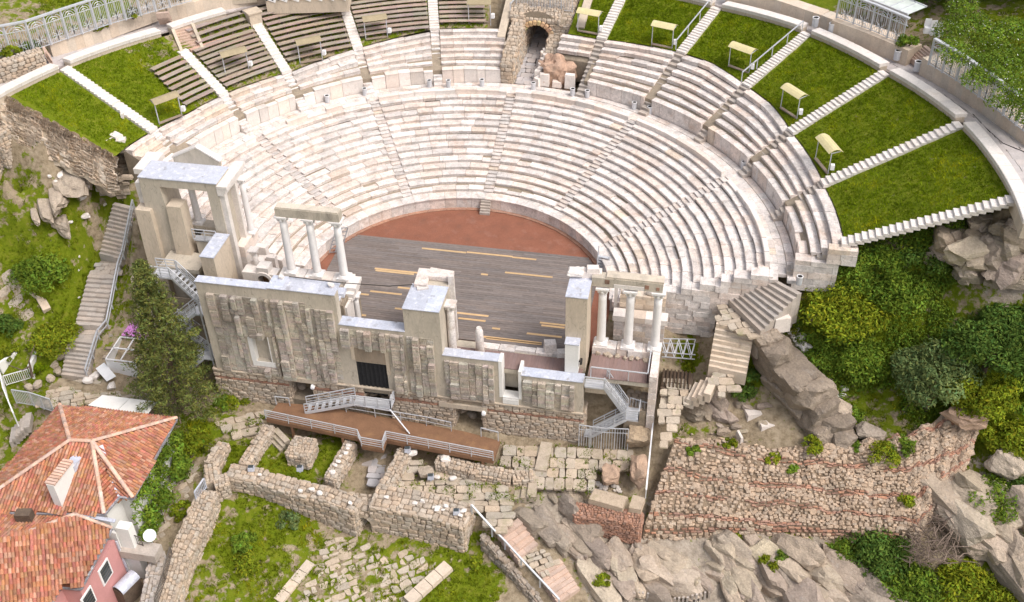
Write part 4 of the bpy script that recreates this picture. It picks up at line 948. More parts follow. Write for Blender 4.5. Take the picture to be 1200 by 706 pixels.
def butt(x0, x1, y0, y1, z0, z1, lean=.35, m='concrete_l'):
    mb = MB(); mb.hexa([(x0-.15, y0-lean, z0), (x1+.05, y0-lean, z0), (x1+.05, y1, z0), (x0-.15, y1, z0)], [(x0, y0, z1), (x1, y0, z1), (x1, y1, z1), (x0, y1, z1)]); mb.build('buttress', M[m], gt)
butt(-25.55, -24.2, -3.5, -2.4, -5, 8.45, .35); butt(-26.7, -25.2, -5.1, -3.9, -5.5, 2.4, .3); butt(-22.7, -21.45, -3.4, -2.2, 1.0, 9.05, .25)
mb = MB(); mb.box(-23.5, -20.0, -5.4, -3.1, 3.9, 4.3); mb.box(-20.9, -19.0, -3.2, -.4, 4.4, 5.6); mb.box(-22.2, -18.99, -1.6, -.6, 5.6, 6.0); mb.build('landing_floor', M['concrete'], gt)
mb = MB(); mb.box(-18.9, -17.75, -6.5, -3.3, -.4, 6.66); mb.build('flank_wall', M['concrete_l'], gt); mb = MB(); mb.box(-18.95, -17.7, -6.55, -3.25, 6.663, 6.74); mb.build('coping', M['sheet'], gt)
mb = MB()
for z, o_ in ((10.3, .25), (10.62, .4), (10.9, .55)): mb.box(-18.1, -17.75+o_, -3.05, .9, z, z+.31)
mb.box(-18.06, -17.6, -2.9, -2.4, 0, 10.28); mb.box(-18.06, -17.55, -.9, -.5, 0, 10.28)
mb.build('carved_flank', M['marble_clean'], gt)
mb = MB(); ashlar(mb, -18.0, -17.2, -2.2, .6, -.3, 4.7, .55, 1.0); mb.build('marble_base', M['marble_clean'], gt)
column((-17.35, -.1, 4.75), .27, 5.5, parent=gt); column((-21.45, -1.1, 6.0), .3, 4.7, parent=gt); column((-15.9, -3.2, 0), .27, 5.4, label='slim pinkish column between the gate tower and the arched niche', m='marble')
mb = MB(); mb.box(-25.6, -24.76, -2.4, .9, 8.2, 10.4); mb.box(-26.2, -24.76, -1.2, 1.6, 10.403, 10.9); mb.box(-26.1, -24.9, .2, 1.2, 6.0, 8.2); single('carved_cornice', mb, 'marble_clean', 'white carved cornice blocks against the outer side of the gate tower', 'cornice')
dv = MB(); dv.box(-20.6, -17.8, -7.0, -6.9, -6.3, -.3); dv.box(-23.4, -20.6, -5.3, -5.2, -6.3, 1.0); dv.build('pit_wall', M['mortar'], gt)

# ---- metal stairs
def metal_stair(mb, a, b, wid, n=9, side=None, rails=(1, 1), h=1.0):
    A, B = Vector(a), Vector(b); d = Vector((B.x-A.x, B.y-A.y, 0)).normalized(); s = Vector((-d.y, d.x, 0))*(wid/2)
    for q, on in ((s, rails[0]), (-s, rails[1])):
        mb.bar(tuple(A+q), tuple(B+q), .07, .26)
        if on: rail(mb, [tuple(A+q), tuple(B+q)], h, (.4, .7), 1.1, .035)
    for k in range(n):
        p = A.lerp(B, (k+.5)/n); mb.bar(tuple(p+s), tuple(p-s), .28, .05)
def platform(mb, x0, x1, y0, y1, z, rails='', h=1.0):
    mb.box(x0, x1, y0, y1, z-.16, z)
    E = {'f': [(x0, y0, z), (x1, y0, z)], 'b': [(x0, y1, z), (x1, y1, z)], 'l': [(x0, y0, z), (x0, y1, z)], 'r': [(x1, y0, z), (x1, y1, z)]}
    for c in rails: rail(mb, E[c], h, (.4, .7), 1.1, .035)
class PartSink:
    def __init__(s, t): s.t = t
def as_parts(t, items):
    for nm, fn in items: q = MB(); fn(q); q.build(nm, M['steel'], t)
# behind the conifer
t = thing('metal_staircase', 'zigzag grey metal staircase between the gate tower and stage wall', 'stairs', (-21, -7, -6)); mb = MB()
as_parts(t, [('landing', lambda q: platform(q, -23.6, -21.9, -6.6, -5.5, 4.2, 'fb')), ('flight', lambda q: metal_stair(q, (-21.9, -6.0, 4.2), (-19.4, -6.6, 2.0), 1.0, 8)), ('flight', lambda q: metal_stair(q, (-19.6, -7.6, 2.0), (-22.2, -8.0, -.2), 1.0, 8)), ('flight', lambda q: metal_stair(q, (-22.2, -7.0, -.2), (-19.4, -7.2, -2.4), 1.0, 8)), ('flight', lambda q: metal_stair(q, (-19.6, -8.2, -2.4), (-22.0, -8.6, -4.6), 1.0, 8)),
 ('landing', lambda q: platform(q, -19.6, -18.6, -8.2, -6.0, 2.0, '')), ('landing', lambda q: platform(q, -23.0, -22.2, -8.5, -6.5, -.2, 'l')), ('landing', lambda q: platform(q, -19.6, -18.7, -8.7, -6.7, -2.4, '')), ('landing', lambda q: platform(q, -21.0, -18.9, -3.3, -2.8, 5.9, 'f'))]
 +[('post', lambda q, x=x, y=y: q.bar((x, y, -6.2), (x, y, 4), .1, .1)) for x, y in ((-23.4, -6.5), (-19.0, -6.5), (-23.0, -8.4), (-18.8, -8.6))])
# up to the big dark door opening
t = thing('metal_staircase', 'straight grey metal stair rising from the brown ramp to the dark doorway', 'stairs', (-7.5, -10, -5)); mb = MB()
pz = -3.9; platform(mb, -6.1, -2.9, -10.4, YF-.32, pz, 'fr'); metal_stair(mb, (-6.1, -9.95, pz), (-10.2, -10.6, -4.95), .9, 7); mb.build('flight', M['steel'], t)
mb = MB(); mb.bar((-3.0, -10.4, -3.95), (-1.0, -11.9, -4.9), .09, .09, (1.2, 1.2, 1.2)); mb.build('brace', M['steel'], t)
# right-hand stair in the pit behind the grille
t = thing('metal_staircase', 'zigzag metal stair behind the barred gate below the three columns', 'stairs', (14.5, -8, ZG)); mb = MB()
as_parts(t, [('landing', lambda q: platform(q, 12.65, 14.2, -8.9, -7.9, -.25, 'f')), ('landing', lambda q: platform(q, 16.0, 17.0, -9.3, -7.9, -2.9, 'fr')), ('flight', lambda q: metal_stair(q, (14.2, -8.3, -.25), (16.0, -8.5, -2.9), .95, 8)), ('flight', lambda q: metal_stair(q, (16.0, -9.0, -2.9), (13.4, -9.0, -5.2), .8, 8)), ('landing', lambda q: platform(q, 12.8, 13.4, -9.4, -8.6, -5.2, ''))])
mb = MB(); mb.box(12.62, 14.3, -8.35, -7.95, -1.4, -.42); mb.build('stair_beam', M['concrete_l'], t)
mb = MB(); rail(mb, [(13.0, -8.05, .06), (17.4, -8.05, .06)], 1.0, (), 1.6, .04); rail(mb, [(17.4, -8.05, .06), (17.4, -5.4, .06)], 1.0, (), 1.6, .04); single('railing', mb, 'steel', 'thin grey railing along the maroon floor in front of the three columns', 'railing')
mb = MB(); rail(mb, [(12.4, -9.55, ZG), (14.2, -9.6, ZG), (16.3, -9.35, ZG)], 2.4, (.8,), .9, .035, .2); single('barred_gate', mb, 'steel', 'grey barred gate and grille closing the pit below the columns', 'gate')
mb = MB(); a = W(738, 478, -3.2); b = W(765, 486, -3.4); rail(mb, [a, b], 1.1, (), 2, .035, .22); single('railing', mb, 'steel', 'short barred railing on top of the broken pier below the columns', 'railing')
# lighting trusses beyond the last column
t = thing('truss_frame', 'pair of grey triangulated steel truss frames lying beside the last column', 'truss', W(795, 410, -1)); mb = MB()
a, b, c, d = W(776, 397, -.8), W(815, 398, -.8), W(815, 416, -1.3), W(776, 413, -1.3)
for z in (0, -.5):
    q = [tuple(Vector(v)+Vector((0, 0, z))) for v in (a, b, c, d)]
    mb.bar(q[0], q[1], .07); mb.bar(q[3], q[2], .07)
    for k in range(4): p0, p1 = vl(q[0], q[1], k/4), vl(q[3], q[2], (k+.5)/4); mb.bar(p0, p1, .05); mb.bar(p1, vl(q[0], q[1], (k+1)/4), .05)
mb.build('truss_bars', M['steel'], t)
mb = MB(); q = W(776, 402, -2); mb.box(18.4, 20.9, -5.6, -3.4, -2.9, -2.6); 
for k in range(8): mb.bar((18.5+k*.3, -5.5, -2.4), (18.5+k*.3, -3.5, -2.4), .12, .12, (.6, .55, .5))
mb.build('lattice', M['bark'], t)
mb = MB(); mb.box(18.5, 20.2, -7.6, -5.9, -3.3, -3.0); single('concrete_slab', mb, 'concrete', 'grey concrete slab in front of the truss frames', 'slab')
# loudspeaker rig by the orchestra on both sides
t = thing('lighting_rig', 'dark scaffold ladder frame leaning on the seat rows beside the orchestra', 'scaffold', W(382, 290, .3)); mb = MB()
a, b = W(386, 296, .2), W(394, 268, 2.2)
for s in (0, .5, 1.0):
    d = Vector((s, s*.3, 0)); mb.bar(tuple(Vector(a)+d), tuple(Vector(b)+d), .07, .07, (.6, .6, .6))
for k in range(7): p = vl(a, b, k/6); mb.bar(p, (p[0]+1.0, p[1]+.3, p[2]), .06, .06, (.5, .5, .5))
mb.build('ladder_bars', M['steel'], t)
t = thing('orchestra_stair', 'short grey metal steps rising from the red orchestra beside the seat rows', 'stairs', W(706, 312, .5)); mb = MB()
metal_stair(mb, W(708, 300, 1.5), W(706, 318, .1), 1.0, 6, rails=(0, 1)); mb.build('flight', M['steel'], t)
# thin black cable across the wall top
mb = MB(); mb.tube([(-11.0, -7.6, 6.5), (-7, -7.8, 6.6), (-3, -7.2, 6.3), (-1.3, -6.6, 6.2)], .035, 5); single('black_cable', mb, 'dark', 'thin black cable strung from the lead coping to the central tower', 'cable')

# ---- vaulted passage between the two arms of the upper tier
vp = thing('vaulted_passage', 'ruined rubble passage with a broken stone arch between bench rows and grass', 'ruined arch', pol(31, rad(2.5), ZD))
ta = rad(2.6); ax = Vector((math.sin(ta), math.cos(ta), 0)); sx = Vector((math.cos(ta), -math.sin(ta), 0))
def VP(r, s, z): v = ax*r+sx*s; return (v.x, v.y, z)
fl = MB(); flag(fl, [VP(28, -1.5, 0)[:2], VP(28, 1.2, 0)[:2], VP(40, 1.5, 0)[:2], VP(40, -1.7, 0)[:2]], lambda x, y: ZD+.02+max(0, math.hypot(x, y)-29)*.12, (.9, .7), -ta, tint=(.1, .04)); fl.build('passage_floor', M['greypave'], vp)
st = MB(); co = MB()
def vwall(r0, r1, s0, s1, z0, z1a, z1b, faces):
    co.hexa([VP(r0, s0, z0), VP(r0, s1, z0), VP(r1, s1, z0), VP(r1, s0, z0)], [VP(r0, s0, z1a-.1), VP(r0, s1, z1a-.1), VP(r1, s1, z1b-.1), VP(r1, s0, z1b-.1)])
    L_ = r1-r0
    def sk(r0=r0, L_=L_): return lambda c: c.z > lerp(z1a, z1b, (c.dot(ax)-r0)/L_)+R.uniform(-.15, .05)
    for f in faces:
        s = s1 if f > 0 else s0
        patch(st, VP(r0, s, z0), ax*L_, (0, 0, max(z1a, z1b)-z0), sx*f, (.6, .36), .24, (.12, .08), sk())
    patch(st, VP(r0, s0, z1a-.05), sx*(s1-s0), ax*L_+Vector((0, 0, z1b-z1a)), (0, 0, 1), (.5, .42), .3, (.12, .05))
    patch(st, VP(r0, s0, z0), sx*(s1-s0), (0, 0, z1a-z0), -ax, (.6, .36), .24, (.12, .06))
vwall(28.0, 33.6, -2.6, -1.35, ZD-.3, 7.7, 10.2, (1, -1)); vwall(33.6, 39, -3.0, -1.35, ZD, 10.4, 12.0, (1,)); vwall(31.2, 33.6, 1.25, 2.6, ZD-.3, 7.6, 8.8, (-1,)); vwall(33.6, 39, 1.25, 3.4, ZD, 9.6, 11.3, (-1, 1))
n = 12
for k in range(n):            # the barrel vault and its ring of stones
    a0, a1 = PI*k/n, PI*(k+1)/n; rr_ = 1.32; Pz = lambda a, r_, rad_: VP(rad_, -.05-r_*math.cos(a), 8.15+r_*math.sin(a))
    co.face([Pz(a0, rr_, 33.6), Pz(a1, rr_, 33.6), Pz(a1, rr_, 40), Pz(a0, rr_, 40)])
    co.face([Pz(a0, rr_, 33.7), Pz(a0, rr_+1.5, 33.7), Pz(a1, rr_+1.5, 33.7), Pz(a1, rr_, 33.7)])
    c = Vector(Pz((a0+a1)/2, rr_+.3, 33.6)); dd = (Vector(Pz((a0+a1)/2, rr_+1, 33.6))-c).normalized(); tt = dd.cross(ax)
    _st(st, c, tt, dd, -ax, .42, .62, .5, (1.2*R.uniform(.85, 1.1), 1.05*R.uniform(.85, 1.1), .75))
    for q in range(9):
        r_ = 33.9+q*.7; c2 = Vector(Pz((a0+a1)/2, rr_+.08, r_)); _st(st, c2, ax, tt, -dd, .66, .38, .2, (1.0, .9, .68))
patch(st, VP(33.5, -2.2, 10.0), sx*4.6, ax*5+Vector((0, 0, 1.4)), (0, 0, 1), (.4, .34), .4, (.12, .05))
co.hexa([VP(33.75, -2.4, 9.5), VP(33.75, 2.8, 9.5), VP(39, 2.8, 9.5), VP(39, -2.4, 9.5)], [VP(33.75, -2.4, 10.0), VP(33.75, 2.8, 9.8), VP(39, 2.8, 11.2), VP(39, -2.4, 11.4)])
co.face([VP(39, -1.6, ZD), VP(39, 1.6, ZD), VP(39, 1.6, 10), VP(39, -1.6, 10)])
b_ = co.build('passage_walls', M['mortar'], vp); st.build('stonework', M['masonry'], b_)
mb = MB(); c = VP(30.2, 2.9, ZD+.6); rock(mb, (c[0], c[1], ZD+.5), (2.5, 2.5, 2.3), .3, 5, 16, 4, .22, (1.0, .82, .76)); single('rubble_mound', mb, 'masonry', 'reddish brown rubble mound at the end of the upper marble rows', 'mound')
for i in range(11):
    an = i/10; p = VP(lerp(28.2, 32.4, an), 1.25+.25*math.sin(i*2.1), ZD); mb = MB(); mb.rbox(p, R.uniform(.5, .8), R.uniform(.4, .7), ZD-.1, ZD+R.uniform(.5, 1.0)+an*1.6, R.uniform(0, 3), mtint(), .04, .06); single('marble_block', mb, 'marble_clean', 'loose white marble block edging the reddish rubble mound', 'stone block', 'white blocks around the reddish mound')
for q, tx, h in ((1.9, 'tall upright white slab in front of the reddish rubble mound', 1.3), (3.2, 'low white slab in front of the reddish rubble mound', .6), (4.5, 'squat white pier at the stair end of the reddish mound', 1.5)):
    p = VP(28.3, q, ZD); mb = MB(); mb.rbox(p, 1.0, .6, ZD, ZD+h, -ta, mtint(), .03, .05); single('marble_block', mb, 'marble_clean', tx, 'stone block')
mb = MB(); p = [VP(35.2, -2.6, 10.6), VP(35.3, -1.4, 10.5), VP(35.5, 3.3, 10.3)]; rail(mb, p, 2.2, (.08,), 1.2, .04, .16); rail(mb, [p[0], VP(34.2, -3.0, 10.3)], 1.0, (), 1.5, .05); single('railing', mb, 'steel', 'grey barred railing above the broken stone arch', 'railing')
mb = MB(); mb.bar(VP(33.2, 4.55, 9.75), VP(40, 4.9, 12.7), .85, .35); single('bank_kerb', mb, 'concrete_l', 'broad pale kerb strip running uphill beside the broken arch', 'kerb')
mb = MB(); mb.bar(VP(31.2, -3.3, 8.9), VP(40, -3.6, 12.6), .8, .3); single('bank_kerb', mb, 'concrete_l', 'earthy sloping strip between bench ends and the arch passage', 'kerb')
# ------------------------------------------------------------------ the hillside
G_, D_, K_ = (0.0, 0.0), (1.0, 0.0), (0.3, 1.0)      # cover: grass, bare earth, rock
GD = (.45, 0.0)
TP = []
def tp(u, v, z, c): TP.append((*W(u, v, z), *c))
def tw(x, y, z, c=D_): TP.append((x, y, z, *c))
for q in ((0, 108, 12.2, D_), (0, 190, 6.5, D_), (40, 180, 6.6, D_), (0, 238, 3.8, G_), (60, 212, 4.4, G_), (105, 240, 3, G_), (135, 212, 4.6, G_), (150, 190, 6, D_), (30, 260, 2.5, G_), (100, 275, 1.6, G_), (20, 300, .6, G_), (60, 310, .4, G_), (110, 330, -1, G_), (85, 350, -2, G_), (0, 340, -1.5, GD), (30, 400, -3.6, GD), (60, 430, -5, G_), (0, 430, -5, G_), (75, 452, -6, D_), (100, 462, -6.1, D_), (170, 465, -6.1, D_), (20, 490, -8, GD), (0, 520, -9, GD), (138, 245, 2.6, G_), (130, 260, 1.5, G_),
          (150, 640, -8.6, D_), (200, 560, -7.6, D_), (190, 600, -8.1, D_), (170, 690, -9, D_), (0, 700, -9, D_), (100, 600, -8.6, D_), (60, 540, -8, D_), (230, 505, -6.5, G_), (250, 480, -6.3, GD), (260, 465, -6.2, G_), (300, 495, -6.45, D_), (400, 530, -6.9, G_), (340, 545, -6.7, G_), (600, 560, -6.45, D_), (680, 530, -6.4, D_), (740, 540, -6.5, D_), (560, 570, -6.6, GD), (470, 560, -6.8, D_), (280, 535, -6.5, G_), (420, 575, -7.0, G_), (440, 555, -7.9, D_), (424, 590, -8.9, D_), (418, 603, -9.1, D_), (430, 575, -8.4, D_),
          (270, 620, -8.6, (.28, 0)), (300, 690, -9.6, (.3, 0)), (350, 650, -9, GD), (250, 690, -9.2, GD), (430, 650, -9, GD), (420, 700, -10, GD), (560, 690, -10, G_), (500, 695, -10, G_), (590, 600, -7.4, D_), (640, 655, -8.7, D_), (665, 705, -10, D_), (545, 655, -9.3, (.3, 0)), (480, 670, -9.6, GD), (300, 640, -8.7, (.2, 0)), (340, 615, -8.4, G_), (610, 700, -10, D_),
          (640, 600, -7.4, K_), (690, 640, -8.9, K_), (720, 690, -10.2, K_), (800, 700, -10.6, K_), (850, 650, -8.9, K_), (950, 660, -8.8, K_), (1000, 690, -9.7, K_), (1080, 700, -9, GD), (1190, 690, -8, GD), (1100, 640, -7.6, D_), (1150, 600, -6, K_), (1000, 640, -8.4, GD), (780, 650, -9.2, K_), (900, 700, -10.2, K_),
          (770, 505, -5.6, D_), (800, 500, -5, GD), (870, 495, -4.3, D_), (900, 505, -4.1, D_), (840, 470, -3.6, D_), (950, 520, -4, D_), (1050, 505, -3.2, GD), (1150, 470, -1.2, G_), (1190, 440, 0, G_), (795, 460, -3.9, D_), (810, 425, -3.5, G_), (875, 440, -1.9, G_), (830, 400, -1.2, D_),
          (1000, 305, 7.2, G_), (960, 330, 4.6, GD), (930, 360, 2.8, GD), (1000, 400, 1.0, G_), (950, 440, -1.7, G_), (1050, 400, 1.2, G_), (1100, 330, 5, G_), (1190, 330, 6.5, K_), (1150, 262, 9.6, GD), (1195, 250, 11.5, K_), (1080, 285, 8.3, G_), (1190, 390, 3, G_), (1100, 430, -.2, G_), (1180, 238, 12.4, D_)): tp(*q)
for x in np.linspace(-18, 12, 8): tw(x, -8.3, -6.6); tw(x, -5.5, -1.4)
for r_, z_ in ((0, -.8), (9, -.8), (18, 1), (25, 4), (30, 5.5), (35, 8), (39, 10.5), (42.8, 12.3)):
    for t in (-80, -55, -30, -5, 20, 45, 70, 86) if r_ else (0,): tw(*pol(r_, rad(t), z_))
for r_ in (31.3, 34, 37, 40, 43):
    for t, dzz in ((-83.8, -.45), (-85.5, -1.5 if r_ > 35 else -3.0), (-89, -3.0))[:3 if r_ > 38 else 2 if r_ > 33 else 1]: tw(*pol(r_, rad(t), bank(min(r_, 41.5), rad(t))+dzz), GD if t > -84 else D_)
for r_, z_, c in ((47.5, 13.4, G_), (54, 15.5, G_), (70, 17, G_), (110, 18, G_), (200, 16, G_)):
    for t in (-85, -60, -35, -10, 15, 40, 65, 88): tw(*pol(r_, rad(t), z_), c)
for p in ((-21, -2, -2.5), (-21, -7, -6.2), (-19, -9.5, -6.3), (15, -8, -6.3), (17, -6.5, -6.2), (-26, -5, -4.5), (-28, -12, -6.4), (19, -4, -3), (22, 0, -1), (14, -3, -1), (-27.5, 1, .2), (-28.6, 5, 2.2)): tw(*p)
for p in ((-45, -20, -9), (-60, 0, 0), (-80, -40, -14), (-30, -50, -13), (10, -50, -15), (60, -50, -14), (50, -30, -10), (60, -10, -3), (70, 10, 8), (90, -60, -15), (0, -150, -20), (150, -20, 0), (-150, -20, -4), (-60, 25, 13), (60, 8, 11)): tw(*p, G_)
TPa = np.array(TP)
_P = TPa[:, :2]; _n = len(_P)
_D = np.sqrt(((_P[:, None]-_P[None])**2).sum(-1)); _A = np.zeros((_n+3, _n+3)); _A[:_n, :_n] = _D+np.eye(_n)*-.15; _A[:_n, _n] = 1; _A[:_n, _n+1:] = _P; _A[_n, :_n] = 1; _A[_n+1:, :_n] = _P.T
_w = np.linalg.solve(_A, np.concatenate([TPa[:, 2], np.zeros(3)]))
def Hs(X, Y):
    X = np.atleast_1d(np.asarray(X, float)); Y = np.atleast_1d(np.asarray(Y, float)); out = np.zeros(len(X)); cov = np.zeros((len(X), 2))
    for i in range(0, len(X), 4000):
        d = np.sqrt((X[i:i+4000, None]-_P[None, :, 0])**2+(Y[i:i+4000, None]-_P[None, :, 1])**2)
        out[i:i+4000] = d@_w[:_n]+_w[_n]+X[i:i+4000]*_w[_n+1]+Y[i:i+4000]*_w[_n+2]
        wt = 1/(d+.3)**3; cov[i:i+4000] = (wt@TPa[:, 3:5])/wt.sum(1)[:, None]
    r_ = np.hypot(X, Y); th = np.degrees(np.arctan2(X, Y))
    e = np.interp(th, _et[:, 0], _et[:, 1]); ez = np.interp(th, _et[:, 0], _et[:, 2]); f = np.interp(th, _ft[:, 0], _ft[:, 1]); fz = np.interp(th, _ft[:, 0], _ft[:, 2])
    ins = (th > -83.3) & (th < 88.2)
    lim = np.where(r_ < 14.3, -.6, np.where(r_ < 26, 1.0+(r_-14.3)*.33, np.where(r_ < e, 4.6, np.where(r_ < f+.8, ez+(fz-ez)*(r_-e)/(f-e)-.55, np.where(r_ < f+4.4, fz-.35, 99)))))
    out = np.where(ins, np.minimum(out, lim), out)
    pas = ins & (np.abs(th-2.5) < 4) & (r_ > 26) & (r_ < 41); out = np.where(pas, np.minimum(out, 5.2), out)
    bx = (X > -18.6) & (X < 12.4) & (Y > -7.6) & (Y < -4); out = np.where(bx, np.minimum(out, -1.2), out)
    bx = (X > -18.7) & (X < 12.7) & (Y > -9.6) & (Y <= -7.3); out = np.where(bx, np.minimum(out, -6.45), out)
    for a, b in STRIP:            # cutting for the long outer stair
        ax0, ay0, az0 = a; bx0, by0, bz0 = b; L2 = (bx0-ax0)**2+(by0-ay0)**2; t_ = ((X-ax0)*(bx0-ax0)+(Y-ay0)*(by0-ay0))/L2; dd = np.abs((X-ax0)*(by0-ay0)-(Y-ay0)*(bx0-ax0))/math.sqrt(L2)
        out = np.where((t_ > -.12) & (t_ < 1.1) & (dd < 2.4), np.minimum(out, az0+(bz0-az0)*t_-.55), out)
    return out, cov
STRIP = [(W(147, 241, 3.0), W(130, 303, -.6)), (W(130, 303, -.6), W(120, 322, -.9)), (W(120, 322, -.9), W(104, 383, -3.4)), (W(104, 383, -3.4), W(96, 398, -3.7)), (W(96, 398, -3.7), W(88, 443, -6.0)), (W(860, 382, 2.4), W(849, 437, -.9)), (W(908, 332, 5.2), W(872, 370, 2.5))]
def H(x, y): return float(Hs([x], [y])[0][0])
def ax_(lo, hi, st, far):
    a = list(np.arange(lo, hi+st/2, st)); d = st; l = lo; h = hi; L2 = []; H2 = []
    while h < far: d *= 1.25; h += d; l -= d; H2.append(h); L2.append(l)
    return np.array(L2[::-1]+a+H2)
gx, gy = ax_(-52, 54, .4, 420), ax_(-36, 52, .4, 420); GX, GY = np.meshgrid(gx, gy); hz, cv = Hs(GX.ravel(), GY.ravel())
nx, ny = len(gx), len(gy); rough = np.zeros(len(hz)); X_, Y_ = GX.ravel(), GY.ravel()
near = (np.abs(X_) < 56) & (np.abs(Y_) < 54)
for i in np.nonzero(near)[0]:
    v = Vector((X_[i], Y_[i], 0)); a = noise.noise(v*.5); b = noise.noise(v*1.4+Vector((9, 2, 0))); c = noise.noise(v*3.1)
    rough[i] = (.10*a+.07*b+.05*c)*(1+2.2*cv[i, 1]+.4*cv[i, 0])
inside = (np.hypot(X_, Y_) < 46) & (Y_ > -4); hz = hz+np.where(inside, 0, rough)
idx = np.arange(nx*ny).reshape(ny, nx); Fq = np.stack([idx[:-1, :-1], idx[:-1, 1:], idx[1:, 1:], idx[1:, :-1]], -1).reshape(-1, 4)
gr = fastmesh('hillside_ground', np.stack([X_, Y_, hz], 1), Fq, (1, 1, 1), 'ground'); gr['kind'] = 'structure'
a_ = gr.data.attributes.new('cover', 'FLOAT_COLOR', 'POINT'); bf = np.zeros((len(hz), 4), np.float32); bf[:, 1] = cv[:, 0]; bf[:, 2] = cv[:, 1]; bf[:, 3] = 1; a_.data.foreach_set('color', bf.ravel())
gr.data.polygons.foreach_set('use_smooth', [True]*len(gr.data.polygons))
def WT(u, v, dz=0.0):
    """the point on the ground seen at (u, v)"""
    d = _ray(u, v); lo, hi = 60.0, 170.0
    t = lo
    while t < hi:
        p = CP+d*t
        if p[2] <= H(p[0], p[1]): break
        t += 2.0
    a, b = t-2, t
    for _ in range(12):
        m_ = (a+b)/2; p = CP+d*m_
        if p[2] <= H(p[0], p[1]): b = m_
        else: a = m_
    p = CP+d*b; return (float(p[0]), float(p[1]), float(p[2])+dz)
XY = lambda p: (p[0], p[1])

# ------------------------------------------------------------------ rim path, outer walls and fences
pv = MB()
for ta, tb in ((-88, 90),):
    for ring in range(3):
        t = rad(ta)
        while t < rad(tb):
            r0 = Ffn(t)[0]+.85+ring*1.15; e = t+R.uniform(.8, 1.5)/42; z_ = Ffn(t)[1]+.02+R.uniform(-.01, .01); g_ = .0003
            pv.add([pol(r0+.02, t+g_, z_-.2), pol(r0+.02, e-g_, z_-.2), pol(r0+1.13, e-g_, z_-.2), pol(r0+1.13, t+g_, z_-.2), pol(r0+.02, t+g_, z_), pol(r0+.02, e-g_, z_), pol(r0+1.13, e-g_, z_), pol(r0+1.13, t+g_, z_)], [(4, 7, 6, 5), (0, 1, 5, 4), (1, 2, 6, 5), (2, 3, 7, 6), (3, 0, 4, 7)], rt(.07, .02)); t = e
    for k in range(80):
        t0, t1 = rad(lerp(ta, tb, k/80)), rad(lerp(ta, tb, (k+1)/80)); pv.face([pol(Ffn(t0)[0]+.6, t0, Ffn(t0)[1]-.05), pol(Ffn(t1)[0]+.6, t1, Ffn(t1)[1]-.05), pol(Ffn(t1)[0]+5, t1, Ffn(t1)[1]-.05), pol(Ffn(t0)[0]+5, t0, Ffn(t0)[1]-.05)], (.6, .56, .52))
struct('rim_path', pv, 'greypave')
def slabwall(px, z0, h, th, label, m='cream', z1=None, fence=None, name='parapet_wall'):
    P = [W(u, v, z0) for u, v in px]; o = thing(name, label, 'wall', vl(P[0], P[-1], .5)); mb = MB(); cp = MB()
    for a, b in zip(P[:-1], P[1:]):
        d = Vector((b[0]-a[0], b[1]-a[1], 0)); L_ = d.length; d.normalize(); s = Vector((-d.y, d.x, 0))
        s = s if (Vector(a)+s).to_2d().length > Vector(a).to_2d().length else -s; n = max(1, round(L_/.85))
        for k in range(n):
            p, q = Vector(vl(a, b, k/n))+d*.004, Vector(vl(a, b, (k+1)/n))-d*.004; j = R.uniform(-.012, .012)
            Q = [p+s*j, q+s*j, q+s*th, p+s*th]; Q = Q if d.cross(s).z > 0 else Q[::-1]
            mb.hexa([(v.x, v.y, z0-.4) for v in Q], [(v.x, v.y, z0+h+R.uniform(-.01, .01)) for v in Q], rt(.06, .03))
    mb.build('wall_slabs', M[m], o); return o, P
slabwall([(62, 66), (100, 53), (140, 37), (187, 19.5)], 12.75, 1.25, .8, 'cream stone wall along the rim path below the tall openwork fence')
slabwall([(199, 24), (250, 11), (300, 2), (340, -3)], 12.3, 1.25, .9, 'cream stone wall along the rim path behind the straight pale coping')
slabwall([(850, 2), (905, 14), (960, 33), (975, 39)], 12.7, 1.3, 1.4, 'cream stone wall with flower trough where the glass canopy begins')
o, P1 = slabwall([(972, 40), (1010, 54), (1045, 69), (1061, 76)], 13.0, 1.35, 1.9, 'cream stone wall under the glass canopy fence, by the pair of bins')
o, P2 = slabwall([(1077, 84), (1110, 105), (1150, 134), (1205, 178)], 13.2, 1.35, 2.2, 'cream stone wall under the ornate grey fence and flowering creeper')
mb = MB(); a, b = W(1091, 59, 14.4), W(1074, 75, 13.25); steps(mb, a, b, 1.9, 7, .3, (.08, .03)); single('rim_stair', mb, 'pinkstep', 'short brown stair rising from the rim path between two cream walls', 'stairs')
mb = MB(); a, b = W(52, 58, 14), W(60, 70, 12.9); steps(mb, a, b, 1.4, 6, .3, (.08, .03)); single('rim_stair', mb, 'pinkstep', 'brown stair from the rim path beside the rubble wall and cream wall', 'stairs')
mb = MB(); a, b = W(190, 15, 13.8), W(194, 24, 12.6); steps(mb, a, b, 1.2, 5, .3, (.08, .03)); single('rim_stair', mb, 'pinkstep', 'brown stair in the gap between the two cream rim walls', 'stairs')
rubble_wall([XY(W(-6, 98, 12.9)), XY(W(53, 78, 12.9))], 1.0, 12.2, 14.6, 'rubble_wall', 'pale rubble wall topped with weeds at the corner of the rim path', m='masonry')
